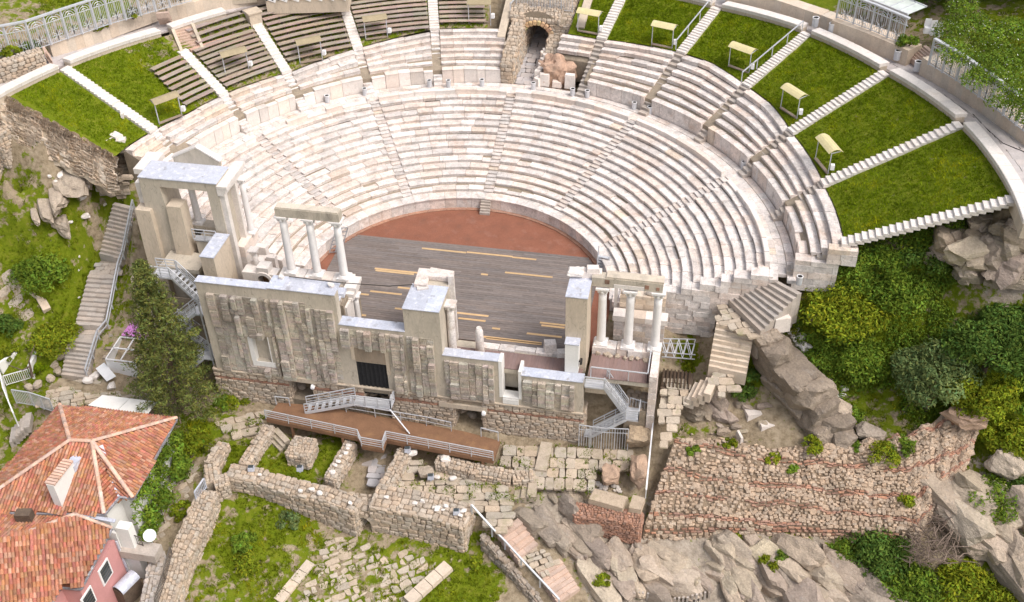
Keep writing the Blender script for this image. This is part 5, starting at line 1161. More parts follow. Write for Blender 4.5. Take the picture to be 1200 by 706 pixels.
def ornate(px, z, h, label, lean=0.0, n=None, creep=False):
    P = [W(u, v, z) for u, v in px]; o = thing('ornate_fence', label, 'fence', vl(P[0], P[-1], .5)); bars = MB(); posts = []; topr = MB()
    up = lambda p, k: (p[0], p[1], p[2]+k)
    for a, b in zip(P[:-1], P[1:]):
        L_ = dist(a, b); n_ = max(1, round(L_/1.7)); d = (Vector(b)-Vector(a)).normalized()
        for k in range(n_):
            p, q = vl(a, b, k/n_), vl(a, b, (k+1)/n_); pm = MB(); pm.bar(p, up(p, h), .16, .16); pm.build('post', M['steel'], o)
            m_ = 9
            for i in range(1, m_): c = vl(p, q, i/m_); bars.bar(up(c, .1), up(c, h*.72), .035, .035)
            bars.bar(up(p, .1), up(q, .1), .06); bars.bar(up(p, h*.72), up(q, h*.72), .06)
            w2 = dist(p, q)/2; c = Vector(vl(p, q, .5)); orn = MB()
            for r_ in (.9, .6, .3):
                pts = [tuple(c+d*(-math.cos(PI*i/8)*w2*r_)+Vector((0, 0, h*.72+math.sin(PI*i/8)*h*.25*r_))) for i in range(9)]; orn.tube(pts, .035, 4)
            orn.bar(tuple(c), tuple(c+Vector((0, 0, h*.97))), .05, .05)
            for i in range(8): an = PI*i/4; orn.bar(tuple(c+Vector((0, 0, h*.25))), tuple(c+d*(math.cos(an)*w2*.6)+Vector((0, 0, h*.25+math.sin(an)*w2*.6))), .05, .05)
            orn.build('scrollwork', M['steel'], o)
        topr.bar(up(a, h), up(b, h), .3, .14)
    bars.build('bars', M['steel'], o); topr.build('top_rail', M['steel'], o)
ornate([(-12, 70), (40, 60), (80, 46), (130, 29), (200, 9), (225, 2)], 13.9, 2.9, 'tall grey openwork fence with arched scrolls before a stony bank')
ornate([(1088, 76), (1120, 95), (1160, 124), (1206, 160)], 14.6, 2.4, 'grey openwork fence with arched scrolls under the flowering creeper')
ornate([(980, 21), (1020, 36), (1059, 53)], 14.4, 2.5, 'grey openwork fence with red trim under the glass canopy')
t = thing('glass_canopy', 'milky glass canopy roof on a grey frame behind the rim fence', 'canopy', W(1040, 15, 16)); mb = MB(); fr = MB()
a, b, c, d = W(1000, -8, 15.8), W(1064, 17, 15.8), W(1086, 8, 16.0), W(1022, -18, 16.0)
n = 6
for k in range(n):
    p, q, r_, s_ = vl(a, b, k/n), vl(a, b, (k+1)/n), vl(d, c, (k+1)/n), vl(d, c, k/n)
    mb.hexa([(v[0], v[1], v[2]-.04) for v in (p, q, r_, s_)], [p, q, r_, s_], rt(.05, .02)); fr.bar(p, s_, .1); fr.bar((p[0], p[1], 14), p, .1)
fr.bar(a, b, .14); fr.bar(d, c, .14); fr.bar((b[0], b[1], 14), b, .12); mb.build('glass_roof', M['paleglass'], t); fr.build('frame', M['steel'], t)
t = thing('white_chair_stack', 'white draped garden furniture standing beside the glass canopy', 'furniture', W(1090, 38, 14.5)); mb = MB()
for k in range(3):
    p = W(1086+k*7, 37+k*2, 14.6); mb.rbox(p, .6, .6, 14.5, 15.0, .3*k, taper=.06); mb.rbox((p[0], p[1]+.25), .6, .12, 15.0, 15.7, .3*k, taper=.03)
mb.build('furniture', M['white'], t)
for px, tx in (((1050.5, 70), 'beside the brown rim stair, canopy side'), ((1074, 83), 'beside the brown rim stair, creeper side'), ((1158, 137), 'on the rim path beyond the black hose'), ((954.7, 31), 'beside the gap in the wall near the picture top'), ((974, 38), 'at the wall corner under the glass canopy')):
    bin_(W(*px, 13.15), 'grey cylindrical bin '+tx, 'grey bins on the rim path', .3, .85)
mb = MB(); mb.tube([W(1140, 134, 13.25), W(1155, 150, 13.3), W(1175, 168, 13.4), W(1200, 178, 13.45)], .04, 5); single('black_hose', mb, 'dark', 'black hose lying loose on the grey rim path', 'hose')
def building(px, z0, h, dep, label, nw):
    a, b = W(*px[0], z0), W(*px[1], z0); d = Vector((b[0]-a[0], b[1]-a[1], 0)); L_ = d.length; d.normalize(); s = Vector((-d.y, d.x, 0)); o = thing('town_building', label, 'building', a); mb = MB()
    Q = [Vector(a), Vector(b), Vector(b)+s*dep, Vector(a)+s*dep]; mb.hexa([(q.x, q.y, z0-1) for q in Q], [(q.x, q.y, z0+h) for q in Q]); mb.build('walls', M['concrete_l'], o)
    mb = MB(); mb.hexa([(q.x, q.y, z0+h+.002) for q in Q], [(lerp(q.x, (a[0]+b[0])/2+s.x*dep/2, .4), lerp(q.y, (a[1]+b[1])/2+s.y*dep/2, .4), z0+h+1.8) for q in Q]); mb.build('roof', M['tile'], o)
    for k in range(nw):
        p = Vector(a)+d*(L_*(k+.5)/nw); f = MB(); f.bar(tuple(p-s*.03-d*.62+Vector((0, 0, 1.35))), tuple(p-s*.03+d*.62+Vector((0, 0, .8))), .08, 1.3); w0 = f.build('window', M['white'], o)
        g2 = MB()
        for e in (-.3, .3): g2.bar(tuple(p-s*.08+d*(e-.24)+Vector((0, 0, 1.35))), tuple(p-s*.08+d*(e+.24)+Vector((0, 0, .8))), .03, 1.1)
        g2.build('pane', M['glass'], w0)
building(((312, 6), (408, 3)), 12.6, 4, 7, 'long cream building with white windows beyond the wooden benches', 7)
building(((228, -1), (300, -8)), 13.4, 4, 6, 'pale building behind the cream rim wall with dark windows', 5)

# ------------------------------------------------------------------ left slope: scarp walls, stones, outer stair
rubble_wall([XY(W(-8, 156, 11.0)), XY(W(22, 141, 11.0)), XY(W(48, 130, 11.0))], 1.0, [7.5, 7.5, 8], [11.0, 11.1, 11.1], 'rubble_wall', 'long pale retaining wall holding the earth scarp below the grass wedge')
rubble_wall([XY(W(55, 150, 10.6)), XY(W(72, 140, 10.6))], .8, 7.6, 10.8, 'rubble_wall', 'short square stub of pale masonry at the edge of the grass wedge')
rubble_wall([XY(W(72, 155, 10.2)), XY(W(85, 166, 9.6)), XY(W(100, 180, 8.8))], .9, [6.5, 6.3, 6], [10.2, 9.6, 8.7], 'rubble_wall', 'sloping masonry wall running down from the grass wedge towards the rocks')
mb = MB(); mb.bar(W(6, 114, 11.6), W(19, 127, 11.2), .5, .4); mb.bar(W(19, 127, 11.2), W(36, 122, 11.0), .5, .4); single('kerb_stones', mb, 'cream', 'pinkish kerb stones turning a corner above the earth scarp', 'kerb')
WB = [((120, 160), .9, 9.0), ((128, 167), 1.0, 8.8), ((137, 163), 1.1, 8.9), ((142, 168), 1.0, 8.6), ((114, 190), .8, 7.0), ((105, 163), .9, 9), ((144, 138), .5, 9.6)]
LB = ['white squared block tilted on the grass edge near the stacked rubble', 'white squared block leaning below the grass edge', 'largest white squared block at the grass corner by the marble rows', 'white squared block touching the stacked rubble', 'white block alone beside a small dark shrub', 'pale squared block at the masonry wall end', 'single small white stone lying out on the grass wedge']
for (px, s, z), tx in zip(WB, LB):
    p = W(*px, z); mb = MB(); mb.rbox(p, s, s*.7, z-.8, z+.45, R.uniform(0, 3), rt(.04, .02), .04, .06); single('marble_block', mb, 'marble_clean', tx, 'stone block')
mb = MB()                                             # stacked rubble edge beside the tower
for k in range(130):
    f = R.random(); u, v = lerp(118, 150, R.random()), lerp(178, 232, f); p = WT(u, v); _st(mb, Vector(p)+Vector((0, 0, R.uniform(0, .4))), Vector((1, .2, 0)).normalized(), Vector((-.2, 1, 0)).normalized(), Vector((0, 0, 1)), R.uniform(.5, 1.1), R.uniform(.3, .5), .35, rt(.14, .04))
o = single('stacked_rubble', mb, 'rock_pale', 'stacked flat rubble slope beside the gate tower, under white blocks', 'rubble'); o['kind'] = 'stuff'
RL = [((52, 242), 3.2, .8, .7, 'pale long rock ridge, lowest of the strata on the green slope'), ((66, 231), 2.9, 1.0, .9, 'brownish rock ridge in the middle of the slope strata'), ((82, 210), 2.6, 1.7, 1.2, 'broad pale rock at the foot of the masonry wall'), ((118, 206), 3.2, 1.2, 1.1, 'tilted rock slab beside the stacked rubble'), ((72, 262), 1.9, .9, .7, 'blunt rock at the lower end of the slope strata'), ((96, 200), 2.3, 1.2, 1.0, 'grey rock wedged between pale strata and masonry wall'), ((40, 250), 2.4, .35, .4, 'thin upright stone kerb crossing the green slope')]
for i, (px, l, b_, h, tx) in enumerate(RL):
    p = WT(*px); mb = MB(); rock(mb, (p[0], p[1], p[2]+.1), (l, b_, h), -1.0, 20+i, 11, 3, .12, tilt=(.15, .2)); single('strata_rock', mb, 'rock_pale', tx, 'rock')
for i, (u, v, s) in enumerate(((71, 206, .8), (66, 214, .6), (58, 208, .5), (87, 225, .9), (102, 220, .7), (98, 231, 1.2), (116, 223, .7), (100, 255, .9), (83, 262, .5), (93, 302, .4), (92, 318, .35), (93, 350, .3), (123, 241, .5))):
    p = WT(u, v); mb = MB(); rock(mb, (p[0], p[1], p[2]+.12), (s*.6, s*.4, s*.35), R.uniform(0, 3), 60+i, 8, 2, .06); single('white_stone', mb, 'marble_clean', 'loose white stone scattered on the green slope below the scarp', 'stone', 'white stones on the green slope')
FL = [(W(147, 241, 3.0), W(130, 303, -.6), 13), (W(120, 322, -.9), W(104, 383, -3.4), 11), (W(96, 398, -3.7), W(88, 443, -6.0), 9)]
t = thing('outer_stair', 'long grey stone stair climbing past the gate tower in three flights', 'stairs', FL[2][1])
for a, b, n in FL: mb = MB(); steps(mb, a, b, 2.5, n, .6, (.09, .03), slabs=2, jit=.025); mb.build('flight', M['step'], t)
for a, b in ((FL[0][1], FL[1][0]), (FL[1][1], FL[2][0])):
    mb = MB(); d = Vector((b[0]-a[0], b[1]-a[1], 0)).normalized(); s = Vector((-d.y, d.x, 0))*1.1; Q = [Vector(a)+s, Vector(a)-s, Vector(b)-s-d*-.3, Vector(b)+s+d*.3]; z_ = b[2]+.0
    flag(mb, [(q.x, q.y) for q in Q], lambda x, y: z_, (.8, .6), .2); mb.prism([(q.x, q.y) for q in Q], z_-1.2, z_-.08, (.6, .58, .55)); mb.build('landing', M['step'], t)
mb = MB(); pts = [W(158, 245, 3.2), W(146, 304, -.5), W(141, 318, -.8), W(128, 385, -3.4), W(117, 398, -3.7), W(103, 443, -6.0)]
rail(mb, pts, 1.0, (.5,), 1.8, .055); mb.build('handrail', M['steel'], t)
mb = MB()
for k in range(60): u = R.random(); p = vl(W(160, 315, -2.5), W(118, 425, -5.5), u); _st(mb, Vector(p)+Vector((R.uniform(-.3, .8), R.uniform(-.5, .5), R.uniform(-.4, .9))), Vector((1, .1, 0)), Vector((0, 1, .3)).normalized(), Vector((.2, -.4, 1)).normalized(), R.uniform(.4, 1), R.uniform(.3, .5), .5, rt(.14, .05))
o = single('stair_cheek', mb, 'rock', 'ragged rubble cheek wall beside the long outer stair', 'rubble'); o['kind'] = 'stuff'

# forecourt by the house, white fence, kiosk and shed
fl = MB(); z_ = lambda x, y: -6.02; flag(fl, [XY(W(*q, -6.1)) for q in ((55, 462), (80, 447), (120, 442), (170, 448), (185, 470), (100, 476), (70, 480), (40, 478))], z_, (.9, .6), .5, tint=(.1, .05), drop=.06); struct('court_paving', fl, 'paving')
t = thing('white_wall', 'white rendered wall with a bare twig leaning on it beside the gate', 'wall', W(20, 432, -6)); mb = MB()
for a, b in (((2, 437), (22, 424)), ((22, 424), (40, 411)), ((40, 411), (45, 424)), ((45, 424), (38, 440))): p, q = W(*a, -5.3), W(*b, -5.3); mb.bar(p, q, .25, 2.2)
mb.build('wall_face', M['plaster_w'], t); mb = MB(); rail(mb, [W(8, 452, -5.8), W(36, 444, -5.8)], 1.1, (.08,), 1.5, .035, .16); mb.build('railing', M['white'], t)
t = thing('iron_gate', 'grey barred double gate beside the tiled roof corner', 'gate', W(30, 490, -7)); mb = MB(); rail(mb, [W(6, 452, -6.2), W(10, 470, -6.6), W(22, 500, -7.2)], 1.6, (.08,), 1.3, .045, .15); mb.build('gate_leaf', M['white'], t); mb = MB(); rail(mb, [W(20, 473, -6.4), W(40, 476, -6.3), W(64, 484, -6.2)], 1.6, (.08,), 1.3, .045, .16); mb.build('gate_leaf', M['steel'], t)
mb = MB(); steps(mb, W(34, 492, -6.8), W(14, 512, -8.4), 1.8, 6, .4, (.08, .03)); single('gate_stair', mb, 'step', 'stone steps going down behind the barred gate', 'stairs')
mb = MB()
for a, b in (((0, 287), (20, 320)), ((20, 320), (28, 338)), ((28, 338), (48, 352)), ((48, 352), (56, 366))): mb.bar(W(*a, -.2-(a[1]-287)*.03), W(*b, -.2-(b[1]-287)*.03), .7, .9, rt(.06, .04))
single('slope_kerb', mb, 'cream', 'stepped cream kerb wall descending the green slope under the bushes', 'wall')
mb = MB(); mb.bar(W(5, 318, -1.4), W(40, 372, -3.4), .25, .5, (.7, .65, .6)); single('slope_kerb', mb, 'step', 'thin dark edging running below the stepped cream kerb', 'kerb')
mb = MB(); flag(mb, [XY(WT(*q)) for q in ((0, 312), (12, 318), (45, 375), (30, 380), (0, 345))], lambda x, y: H(x, y)+.04, (1.0, .7), .8, drop=.1); struct('slope_paving', mb, 'rock_pale')
for i, (u, v, s) in enumerate(((63, 428, .9), (68, 438, .8), (72, 420, .7), (60, 446, .7), (45, 452, .8), (35, 456, .7), (104, 448, .7), (112, 444, .9), (131, 455, .7))):
    p = WT(u, v); mb = MB(); rock(mb, (p[0], p[1], p[2]+.2), (s*.8, s*.6, s*.5), R.uniform(0, 3), 90+i, 8, 2, .06); single('boulder', mb, 'rock_pale' if i < 6 else 'marble_clean', 'pale rounded boulder edging the court at the stair foot' if i < 6 else 'white boulder lying at the stair foot near the kiosk', 'boulder', 'boulders edging the court' if i < 6 else 'white boulders at the stair foot')
t = thing('white_kiosk', 'white panelled kiosk frame with a magenta awning behind the conifer', 'kiosk', W(145, 440, -6)); fr = MB(); pn = MB()
zk = -3.9; K = [W(124, 421, zk), W(141, 395, zk), W(174, 398, zk), W(158, 425, zk)]
for i in range(4): fr.bar(K[i], K[(i+1) % 4], .1); fr.bar((K[i][0], K[i][1], -6.2), K[i], .1)
fr.bar(vl(K[0], K[1], .5), vl(K[3], K[2], .5), .1); fr.bar(vl(K[0], K[3], .5), vl(K[1], K[2], .5), .1)
def panel(mb, pts, th=.04): mb.hexa([(p[0], p[1], p[2]-th) for p in pts], pts)
pn.hexa([(K[0][0], K[0][1], -6.2), (K[3][0], K[3][1], -6.2), (K[3][0], K[3][1]+.08, -6.2), (K[0][0], K[0][1]+.08, -6.2)], [(K[0][0], K[0][1], zk-.3), (K[3][0], K[3][1], zk-.3), (K[3][0], K[3][1]+.08, zk-.3), (K[0][0], K[0][1]+.08, zk-.3)])
pn.hexa([(K[0][0]-.05, K[0][1], -6.2), (K[0][0], K[0][1], -6.2), (K[1][0], K[1][1], -6.2), (K[1][0]-.05, K[1][1], -6.2)], [(K[0][0]-.05, K[0][1], zk-.1), (K[0][0], K[0][1], zk-.1), (K[1][0], K[1][1], zk-.1), (K[1][0]-.05, K[1][1], zk-.1)])
panel(pn, [W(112, 432, -5.2), W(125, 447, -5.2), W(136, 441, -4.8), W(122, 425, -4.8)]); pn.build('panels', M['white'], t); fr.build('frame', M['white'], t)
mb = MB(); q = [W(142, 393, zk+.25), W(174, 396, zk+.25), W(181, 372, zk+1.2), W(163, 365, zk+1.2)]; panel(mb, q); mb.build('awning', M['purple'], t)
t = thing('lean_to_shed', 'low shed with flat off-white sheet roof against the tiled house', 'shed', W(143, 478, -6)); a, b, c, d = [W(*q, -4.2) for q in ((103, 475), (172, 487), (184, 471), (120, 463))]
mb = MB(); m_ = vl(a, b, .5); n_ = vl(d, c, .5); panel(mb, [a, vl(a, b, .495), vl(d, c, .495), d]); panel(mb, [vl(a, b, .505), b, c, vl(d, c, .505)]); mb.build('sheet_roof', M['plaster_w'], t)
mb = MB(); mb.hexa([(p[0], p[1], -6.6) for p in (a, b, c, d)], [(lerp(p[0], m_[0], .06), lerp(p[1], (a[1]+c[1])/2, .1), -4.3) for p in (a, b, c, d)]); mb.build('walls', M['bark'], t)
mb = MB()
for k in range(9): p, q = W(178+k*4, 484+k*.6, -4.5), W(180+k*4, 492+k*.6, -4.5); mb.bar(p, q, .1, .06)
single('slat_rack', mb, 'bark', 'dark slatted rack between the shed roof and the conifer', 'rack')

# ------------------------------------------------------------------ the tiled houses
def tiles(mb, cap, P, up, w_=.24, l_=.36, skip=None):
    """barrel tiles over the planar polygon P (3-d); up = uphill direction on the plane"""
    P = [Vector(p) for p in P]; up = Vector(up).normalized(); n = (P[1]-P[0]).cross(P[2]-P[0]).normalized(); n = n if n.z > 0 else -n
    up = (up-n*up.dot(n)).normalized(); sd = up.cross(n).normalized(); o = P[0]; Q = [((p-o).dot(sd), (p-o).dot(up)) for p in P]
    x0, x1 = min(q[0] for q in Q), max(q[0] for q in Q); y0, y1 = min(q[1] for q in Q), max(q[1] for q in Q)
    mb.face([tuple(p-n*.05) for p in P] if ((P[1]-P[0]).cross(P[2]-P[0])).z > 0 else [tuple(p-n*.05) for p in P][::-1], (.5, .45, .42))
    y = y0
    while y < y1:
        x = x0+R.uniform(-.02, .02)
        while x < x1:
            if inpoly(x+w_/2, y+l_/2, Q) and not (skip and skip(o+sd*(x+w_/2)+up*(y+l_/2))):
                k = R.uniform(.72, 1.2); tn = (k*R.uniform(.9, 1.12), k*R.uniform(.85, 1.2), k*R.uniform(.8, 1.2)) if R.random() < .85 else (k*1.15, k*1.5, k*1.7); j = R.uniform(-.015, .015); prof = [(0, 0), (.28, .075), (.5, .095), (.72, .075), (1, 0)]; vs = []
                for yy, dz, sh in ((y-.03, .03, 1), (y+l_, .0, .92)):
                    for a, h in prof: vs.append(tuple(o+sd*(x+j+w_*(.5+(a-.5)*sh*.96))+up*yy+n*(h+dz)))
                mb.add(vs, [(0, 1, 6, 5), (1, 2, 7, 6), (2, 3, 8, 7), (3, 4, 9, 8), (4, 3, 2, 1, 0)], tn)
            x += w_
        y += l_
def ridge(mb, a, b, w_=.16, step=.38):
    n = max(1, int(dist(a, b)/step)); A, B = Vector(a), Vector(b); d = (B-A).normalized(); s = d.cross(Vector((0, 0, 1))).normalized(); u = s.cross(d)
    for k in range(n):
        p, q = A.lerp(B, k/n)-d*.03, A.lerp(B, (k+1)/n); vs = []
        for c, f in ((p, 1.1), (q, .92)):
            for i in range(6): an = PI*i/5; vs.append(tuple(c-s*math.cos(an)*w_*f+u*(math.sin(an)*w_*f*.9)+u*.03))
        mb.add(vs, [(i, i+1, 7+i, 6+i) for i in range(5)]+[(5, 4, 3, 2, 1, 0)], rt(.18, .08))
def wall_on(mb, a, b, z0, z1, th=.3):
    d = Vector((b[0]-a[0], b[1]-a[1], 0)).normalized(); s = Vector((-d.y, d.x, 0))*th; Q = [Vector(a), Vector(b), Vector(b)+s, Vector(a)+s]; mb.hexa([(q.x, q.y, z0) for q in Q], [(q.x, q.y, z1) for q in Q])
ze = -2.0; zr = .55
h1 = thing('tiled_house', 'white house with a hipped terracotta roof, chimney and grey valley gutter', 'house', (-23.5, -21, -8.7))
c_bl, c_br, c_fr, c_fl = (-28.4, -16.3, ze), (-18.5, -16.1, ze), W(156, 584, ze), (-29.5, -27.6, ze)
fr1, fr2 = W(122, 603, ze), W(140, 582, ze); rg0, rg1 = W(82, 517, zr), W(108, 518, zr); v0 = W(118, 522, zr-.25)
rt_m = MB(); cp_m = MB()
tiles(rt_m, cp_m, [c_bl, c_br, rg1, rg0], (0, -1, 0)); tiles(rt_m, cp_m, [c_br, c_fr, vl(rg1, c_fr, .08), rg1], (-1, 0, 0)); tiles(rt_m, cp_m, [fr1, c_fl, rg0, rg1], (0, 1, 0)); tiles(rt_m, cp_m, [c_fl, c_bl, rg0], (1, 0, 0))
tiles(rt_m, cp_m, [rg1, fr1, (fr2[0], fr2[1], ze-.35)], (.3, 1, 0)); tiles(rt_m, cp_m, [rg1, (fr2[0], fr2[1], ze-.35), c_fr], (-.6, .6, 0))
rf = rt_m.build('roof', M['tile'], h1)
for a, b in ((rg0, rg1), (rg0, c_bl), (rg1, c_br), (rg0, c_fl), (rg1, fr1), (vl(rg1, c_fr, .02), c_fr)): ridge(cp_m, (a[0], a[1], a[2]+.06), (b[0], b[1], b[2]+.06), .15)
cp_m.build('ridge_tiles', M['tilecap'], rf)
mb = MB(); mb.bar((v0[0], v0[1], v0[2]-.02), (fr2[0], fr2[1], ze-.25), .3, .06); mb.build('valley_gutter', M['sheet'], rf)
mb = MB(); q = .5
for a, b in ((c_bl, c_br), (c_br, c_fr), (c_fr, fr2), (fr2, fr1), (fr1, c_fl)): mb.bar((a[0], a[1], ze-.08), (b[0], b[1], ze-.08), .14, .14, (.45, .42, .4))
mb.build('gutter', M['sheet'], h1)
mb = MB(); A = [(-27.9, -16.9), (-19.1, -16.8), (c_fr[0]-.6, c_fr[1]+.2), (fr2[0]-.4, fr2[1]+.5), (fr1[0]-.3, fr1[1]+.6), (-29, -27.0)]
mb.prism(A, -9, ze-.12); mb.build('walls', M['plaster_w'], h1)
ch = W(72, 580, -.9); mb = MB(); zc = -.95; p0, p1 = W(62, 588, -.9), W(86, 543, -.1)
d = Vector((p1[0]-p0[0], p1[1]-p0[1], 0)); L_ = d.length; an = math.atan2(d.y, d.x); cc = vl(p0, p1, .5); mb.rbox(cc, L_*.8, .6, -2.2, .5, an); ck = mb.build('chimney', M['plaster_w'], rf)
mb = MB()
for k in range(9): p = vl(p0, p1, .1+.8*(k+.5)/9); mb.rbox((p[0], p[1]), .2, .8, .503, .66, an, rt(.12, .05))
mb.build('chimney_cap', M['tilecap'], rf); mb = MB(); p = W(86, 541, .0); mb.rbox(p, 1.1, .8, -.6, .06, an, taper=.02); mb.build('flashing', M['sheet'], rf)
mb = MB(); a, b = W(146, 584, ze), W(165, 612, -4.5); mb.box(-18.9, -17.9, -26.3, -25.6, -8.8, -3.1); mb.box(-19.8, -18.95, -26.4, -26.1, -8.8, -3.6); mb.build('porch_wall', M['plaster_w'], h1)
h2 = thing('tiled_house', 'pink house with a big terracotta roof and white framed windows', 'house', (-22, -31, -9)); ze2 = -3.4; zr2 = -1.0
r0_, r1_ = W(-40, 652, zr2), W(88, 603, zr2); e0, e1, e2, e3, e4 = W(131, 619, ze2+.9), W(95, 690, ze2), W(70, 688, ze2-.1), W(52, 722, ze2-.5), W(-60, 740, ze2-.6)
bk0, bk1 = W(0, 596, ze2+1.1), W(112, 607, ze2+1.1)
rt_m = MB(); cp_m = MB(); tiles(rt_m, cp_m, [r1_, e0, e1, e2, e3, e4, r0_], tuple(Vector(r1_)-Vector(e1))); tiles(rt_m, cp_m, [r0_, W(-40, 592, ze2+1.1), bk0, bk1, r1_], (0, -1, .0), skip=None)
rf2 = rt_m.build('roof', M['tile'], h2); ridge(cp_m, r0_, r1_, .16); ridge(cp_m, r1_, e0, .12); cp_m.build('ridge_tiles', M['tilecap'], rf2); cp_m = MB(); ridge(cp_m, W(-2, 660, -2.2), W(8, 720, -3.2), .13); cp_m.build('ridge_tiles', M['tilecap'], rf2)
mb = MB(); mb.rbox(W(28, 603, -1.5), 1.1, .7, -2.0, -1.25, .2); mb.build('roof_hatch', M['bark'], rf2)
mb = MB()
for a, b in ((e0, e1), (e1, e2), (e2, e3)): mb.bar((a[0], a[1], a[2]-.1), (b[0], b[1], b[2]-.1), .12, .14, (.45, .42, .4))
mb.bar(W(92, 603, -2.0), W(135, 611, -2.4), .3, .08); mb.build('gutter', M['sheet'], h2)
I = lambda p, k=.3: (p[0]-k, p[1]+.15)
mb = MB(); mb.prism([I(e0), I(e1), (e2[0]-.1, e2[1]+.2), I(e3), (-32, -36), (-30, -30)], -9.2, -4.05); mb.build('walls', M['plaster_p'], h2)
A_, B_ = Vector((*I(e0), 0)), Vector((*I(e1), 0)); dd = (B_-A_).normalized(); nn = Vector((-dd.y, dd.x, 0)); nn = nn if nn.x > 0 else -nn
for f, zz in ((.42, -5.3), (.93, -5.4)):
    c = A_.lerp(B_, f)+nn*.03; mb = MB(); mb.bar(tuple(c-dd*.65+Vector((0, 0, zz))), tuple(c+dd*.65+Vector((0, 0, zz))), .1, 1.7); w0 = mb.build('window', M['white'], h2); mb = MB()
    mb.bar(tuple(c-dd*.5+nn*.05+Vector((0, 0, zz))), tuple(c+dd*.5+nn*.05+Vector((0, 0, zz))), .05, 1.4); mb.build('pane', M['glass'], w0); mb = MB()
    for k in range(5): mb.bar(tuple(c-dd*.5+nn*.1+Vector((0, 0, zz-.6+k*.3))), tuple(c+dd*.5+nn*.1+Vector((0, 0, zz-.6+k*.3))), .02, .03)
    mb.build('bars', M['benchleg'], w0)
mb = MB(); mb.bar(tuple(A_+nn*.12+Vector((0, 0, -9))), tuple(A_+nn*.12+Vector((0, 0, -4.2))), .12, .12); mb.build('drainpipe', M['sheet'], h2)
# courtyard between the houses and the ruins
fl = MB(); flag(fl, [XY(WT(*q)) for q in ((160, 612), (185, 640), (205, 610), (232, 560), (228, 548), (205, 556), (185, 590))], lambda x, y: H(x, y)+.03, (.7, .5), .9, drop=.12, tint=(.14, .04)); struct('yard_paving', fl, 'paving')
t = thing('satellite_dish', 'white round satellite dish on a pole in the courtyard', 'satellite dish', W(175, 640, -5.5)); mb = MB(); c = W(175.5, 628, -4.6); n = Vector((.35, -.45, .8)).normalized(); e1_ = n.cross(Vector((0, 0, 1))).normalized(); e2_ = n.cross(e1_)
for i in range(4):
    for k in range(18):
        a0, a1 = 2*PI*k/18, 2*PI*(k+1)/18; f = lambda a, r_: tuple(Vector(c)+(e1_*math.cos(a)+e2_*math.sin(a))*(.47*r_)+n*(.12*r_*r_)); mb.face([f(a0, i/4), f(a0, (i+1)/4), f(a1, (i+1)/4), f(a1, i/4)] if i else [tuple(c), f(a0, .25), f(a1, .25)])
mb.build('dish', M['white'], t); mb = MB(); mb.bar(c, (c[0]-.1, c[1]+.1, -8), .07); mb.bar(tuple(Vector(c)-e2_*.5), tuple(Vector(c)+n*.5), .03); mb.build('pole', M['steel'], t)
mb = MB(); rail(mb, [W(139, 632, -5.2), W(168, 640, -5.2)], 1.0, (.08,), 1.6, .03, .14); single('railing', mb, 'benchleg', 'dark iron balcony railing between the two tiled houses', 'railing')
mb = MB(); mb.box(*sorted((W(142, 642, -5.3)[0], W(184, 648, -5.3)[0])), W(160, 650, -5.3)[1], W(160, 634, -5.3)[1], -6.0, -5.25); single('terrace_slab', mb, 'step', 'stone terrace slab under the iron balcony railing', 'terrace')
rubble_wall([XY(W(186, 648, -6.4)), XY(W(178, 676, -6.6)), XY(W(170, 712, -6.8))], .9, -9.2, [-6.4, -6.6, -6.8], 'yard_wall', 'brown capped yard wall with iron railing next to the pink house', m='step', top=True)
mb = MB(); rail(mb, [W(202, 650, -6.3), W(194, 680, -6.6), W(184, 712, -6.8)], .9, (.08,), 1.6, .035, .16); single('railing', mb, 'benchleg', 'dark iron railing along the brown capped yard wall', 'railing')
t = thing('roofed_tank', 'small grey barrel-roofed hutch in the yard by the pink wall', 'hutch', W(148, 690, -8)); mb = MB(); a, b = W(138, 694, -7.4), W(158, 674, -7.4); d = Vector((b[0]-a[0], b[1]-a[1], 0)); L_ = d.length; d.normalize(); s = Vector((-d.y, d.x, 0))
for k in range(8):
    a0, a1 = PI*k/8, PI*(k+1)/8; f = lambda P, an: tuple(Vector(P)+s*(-.55*math.cos(an))+Vector((0, 0, .5*math.sin(an)))); mb.face([f(a, a0), f(a, a1), f(b, a1), f(b, a0)])
mb.build('curved_roof', M['sheet'], t); mb = MB(); mb.rbox(vl(a, b, .5), L_, 1.0, -9, -7.4, math.atan2(d.y, d.x)); mb.build('body', M['bark'], t)
mb = MB(); p = WT(190, 601); mb.rbox(p, 1.1, .45, p[2]+.35, p[2]+.45, .8); mb.rbox(p, .1, .4, p[2], p[2]+.35, .8); single('stone_bench', mb, 'greypave', 'small grey bench in the paved courtyard by the ivy', 'bench')
mb = MB(); rail(mb, [W(231, 588, -6.6), W(242, 572, -6.4)], 1.1, (.08,), 1.2, .05, .16); single('yard_gate', mb, 'sheet', 'small blue grey gate in the retaining wall by the courtyard', 'gate')

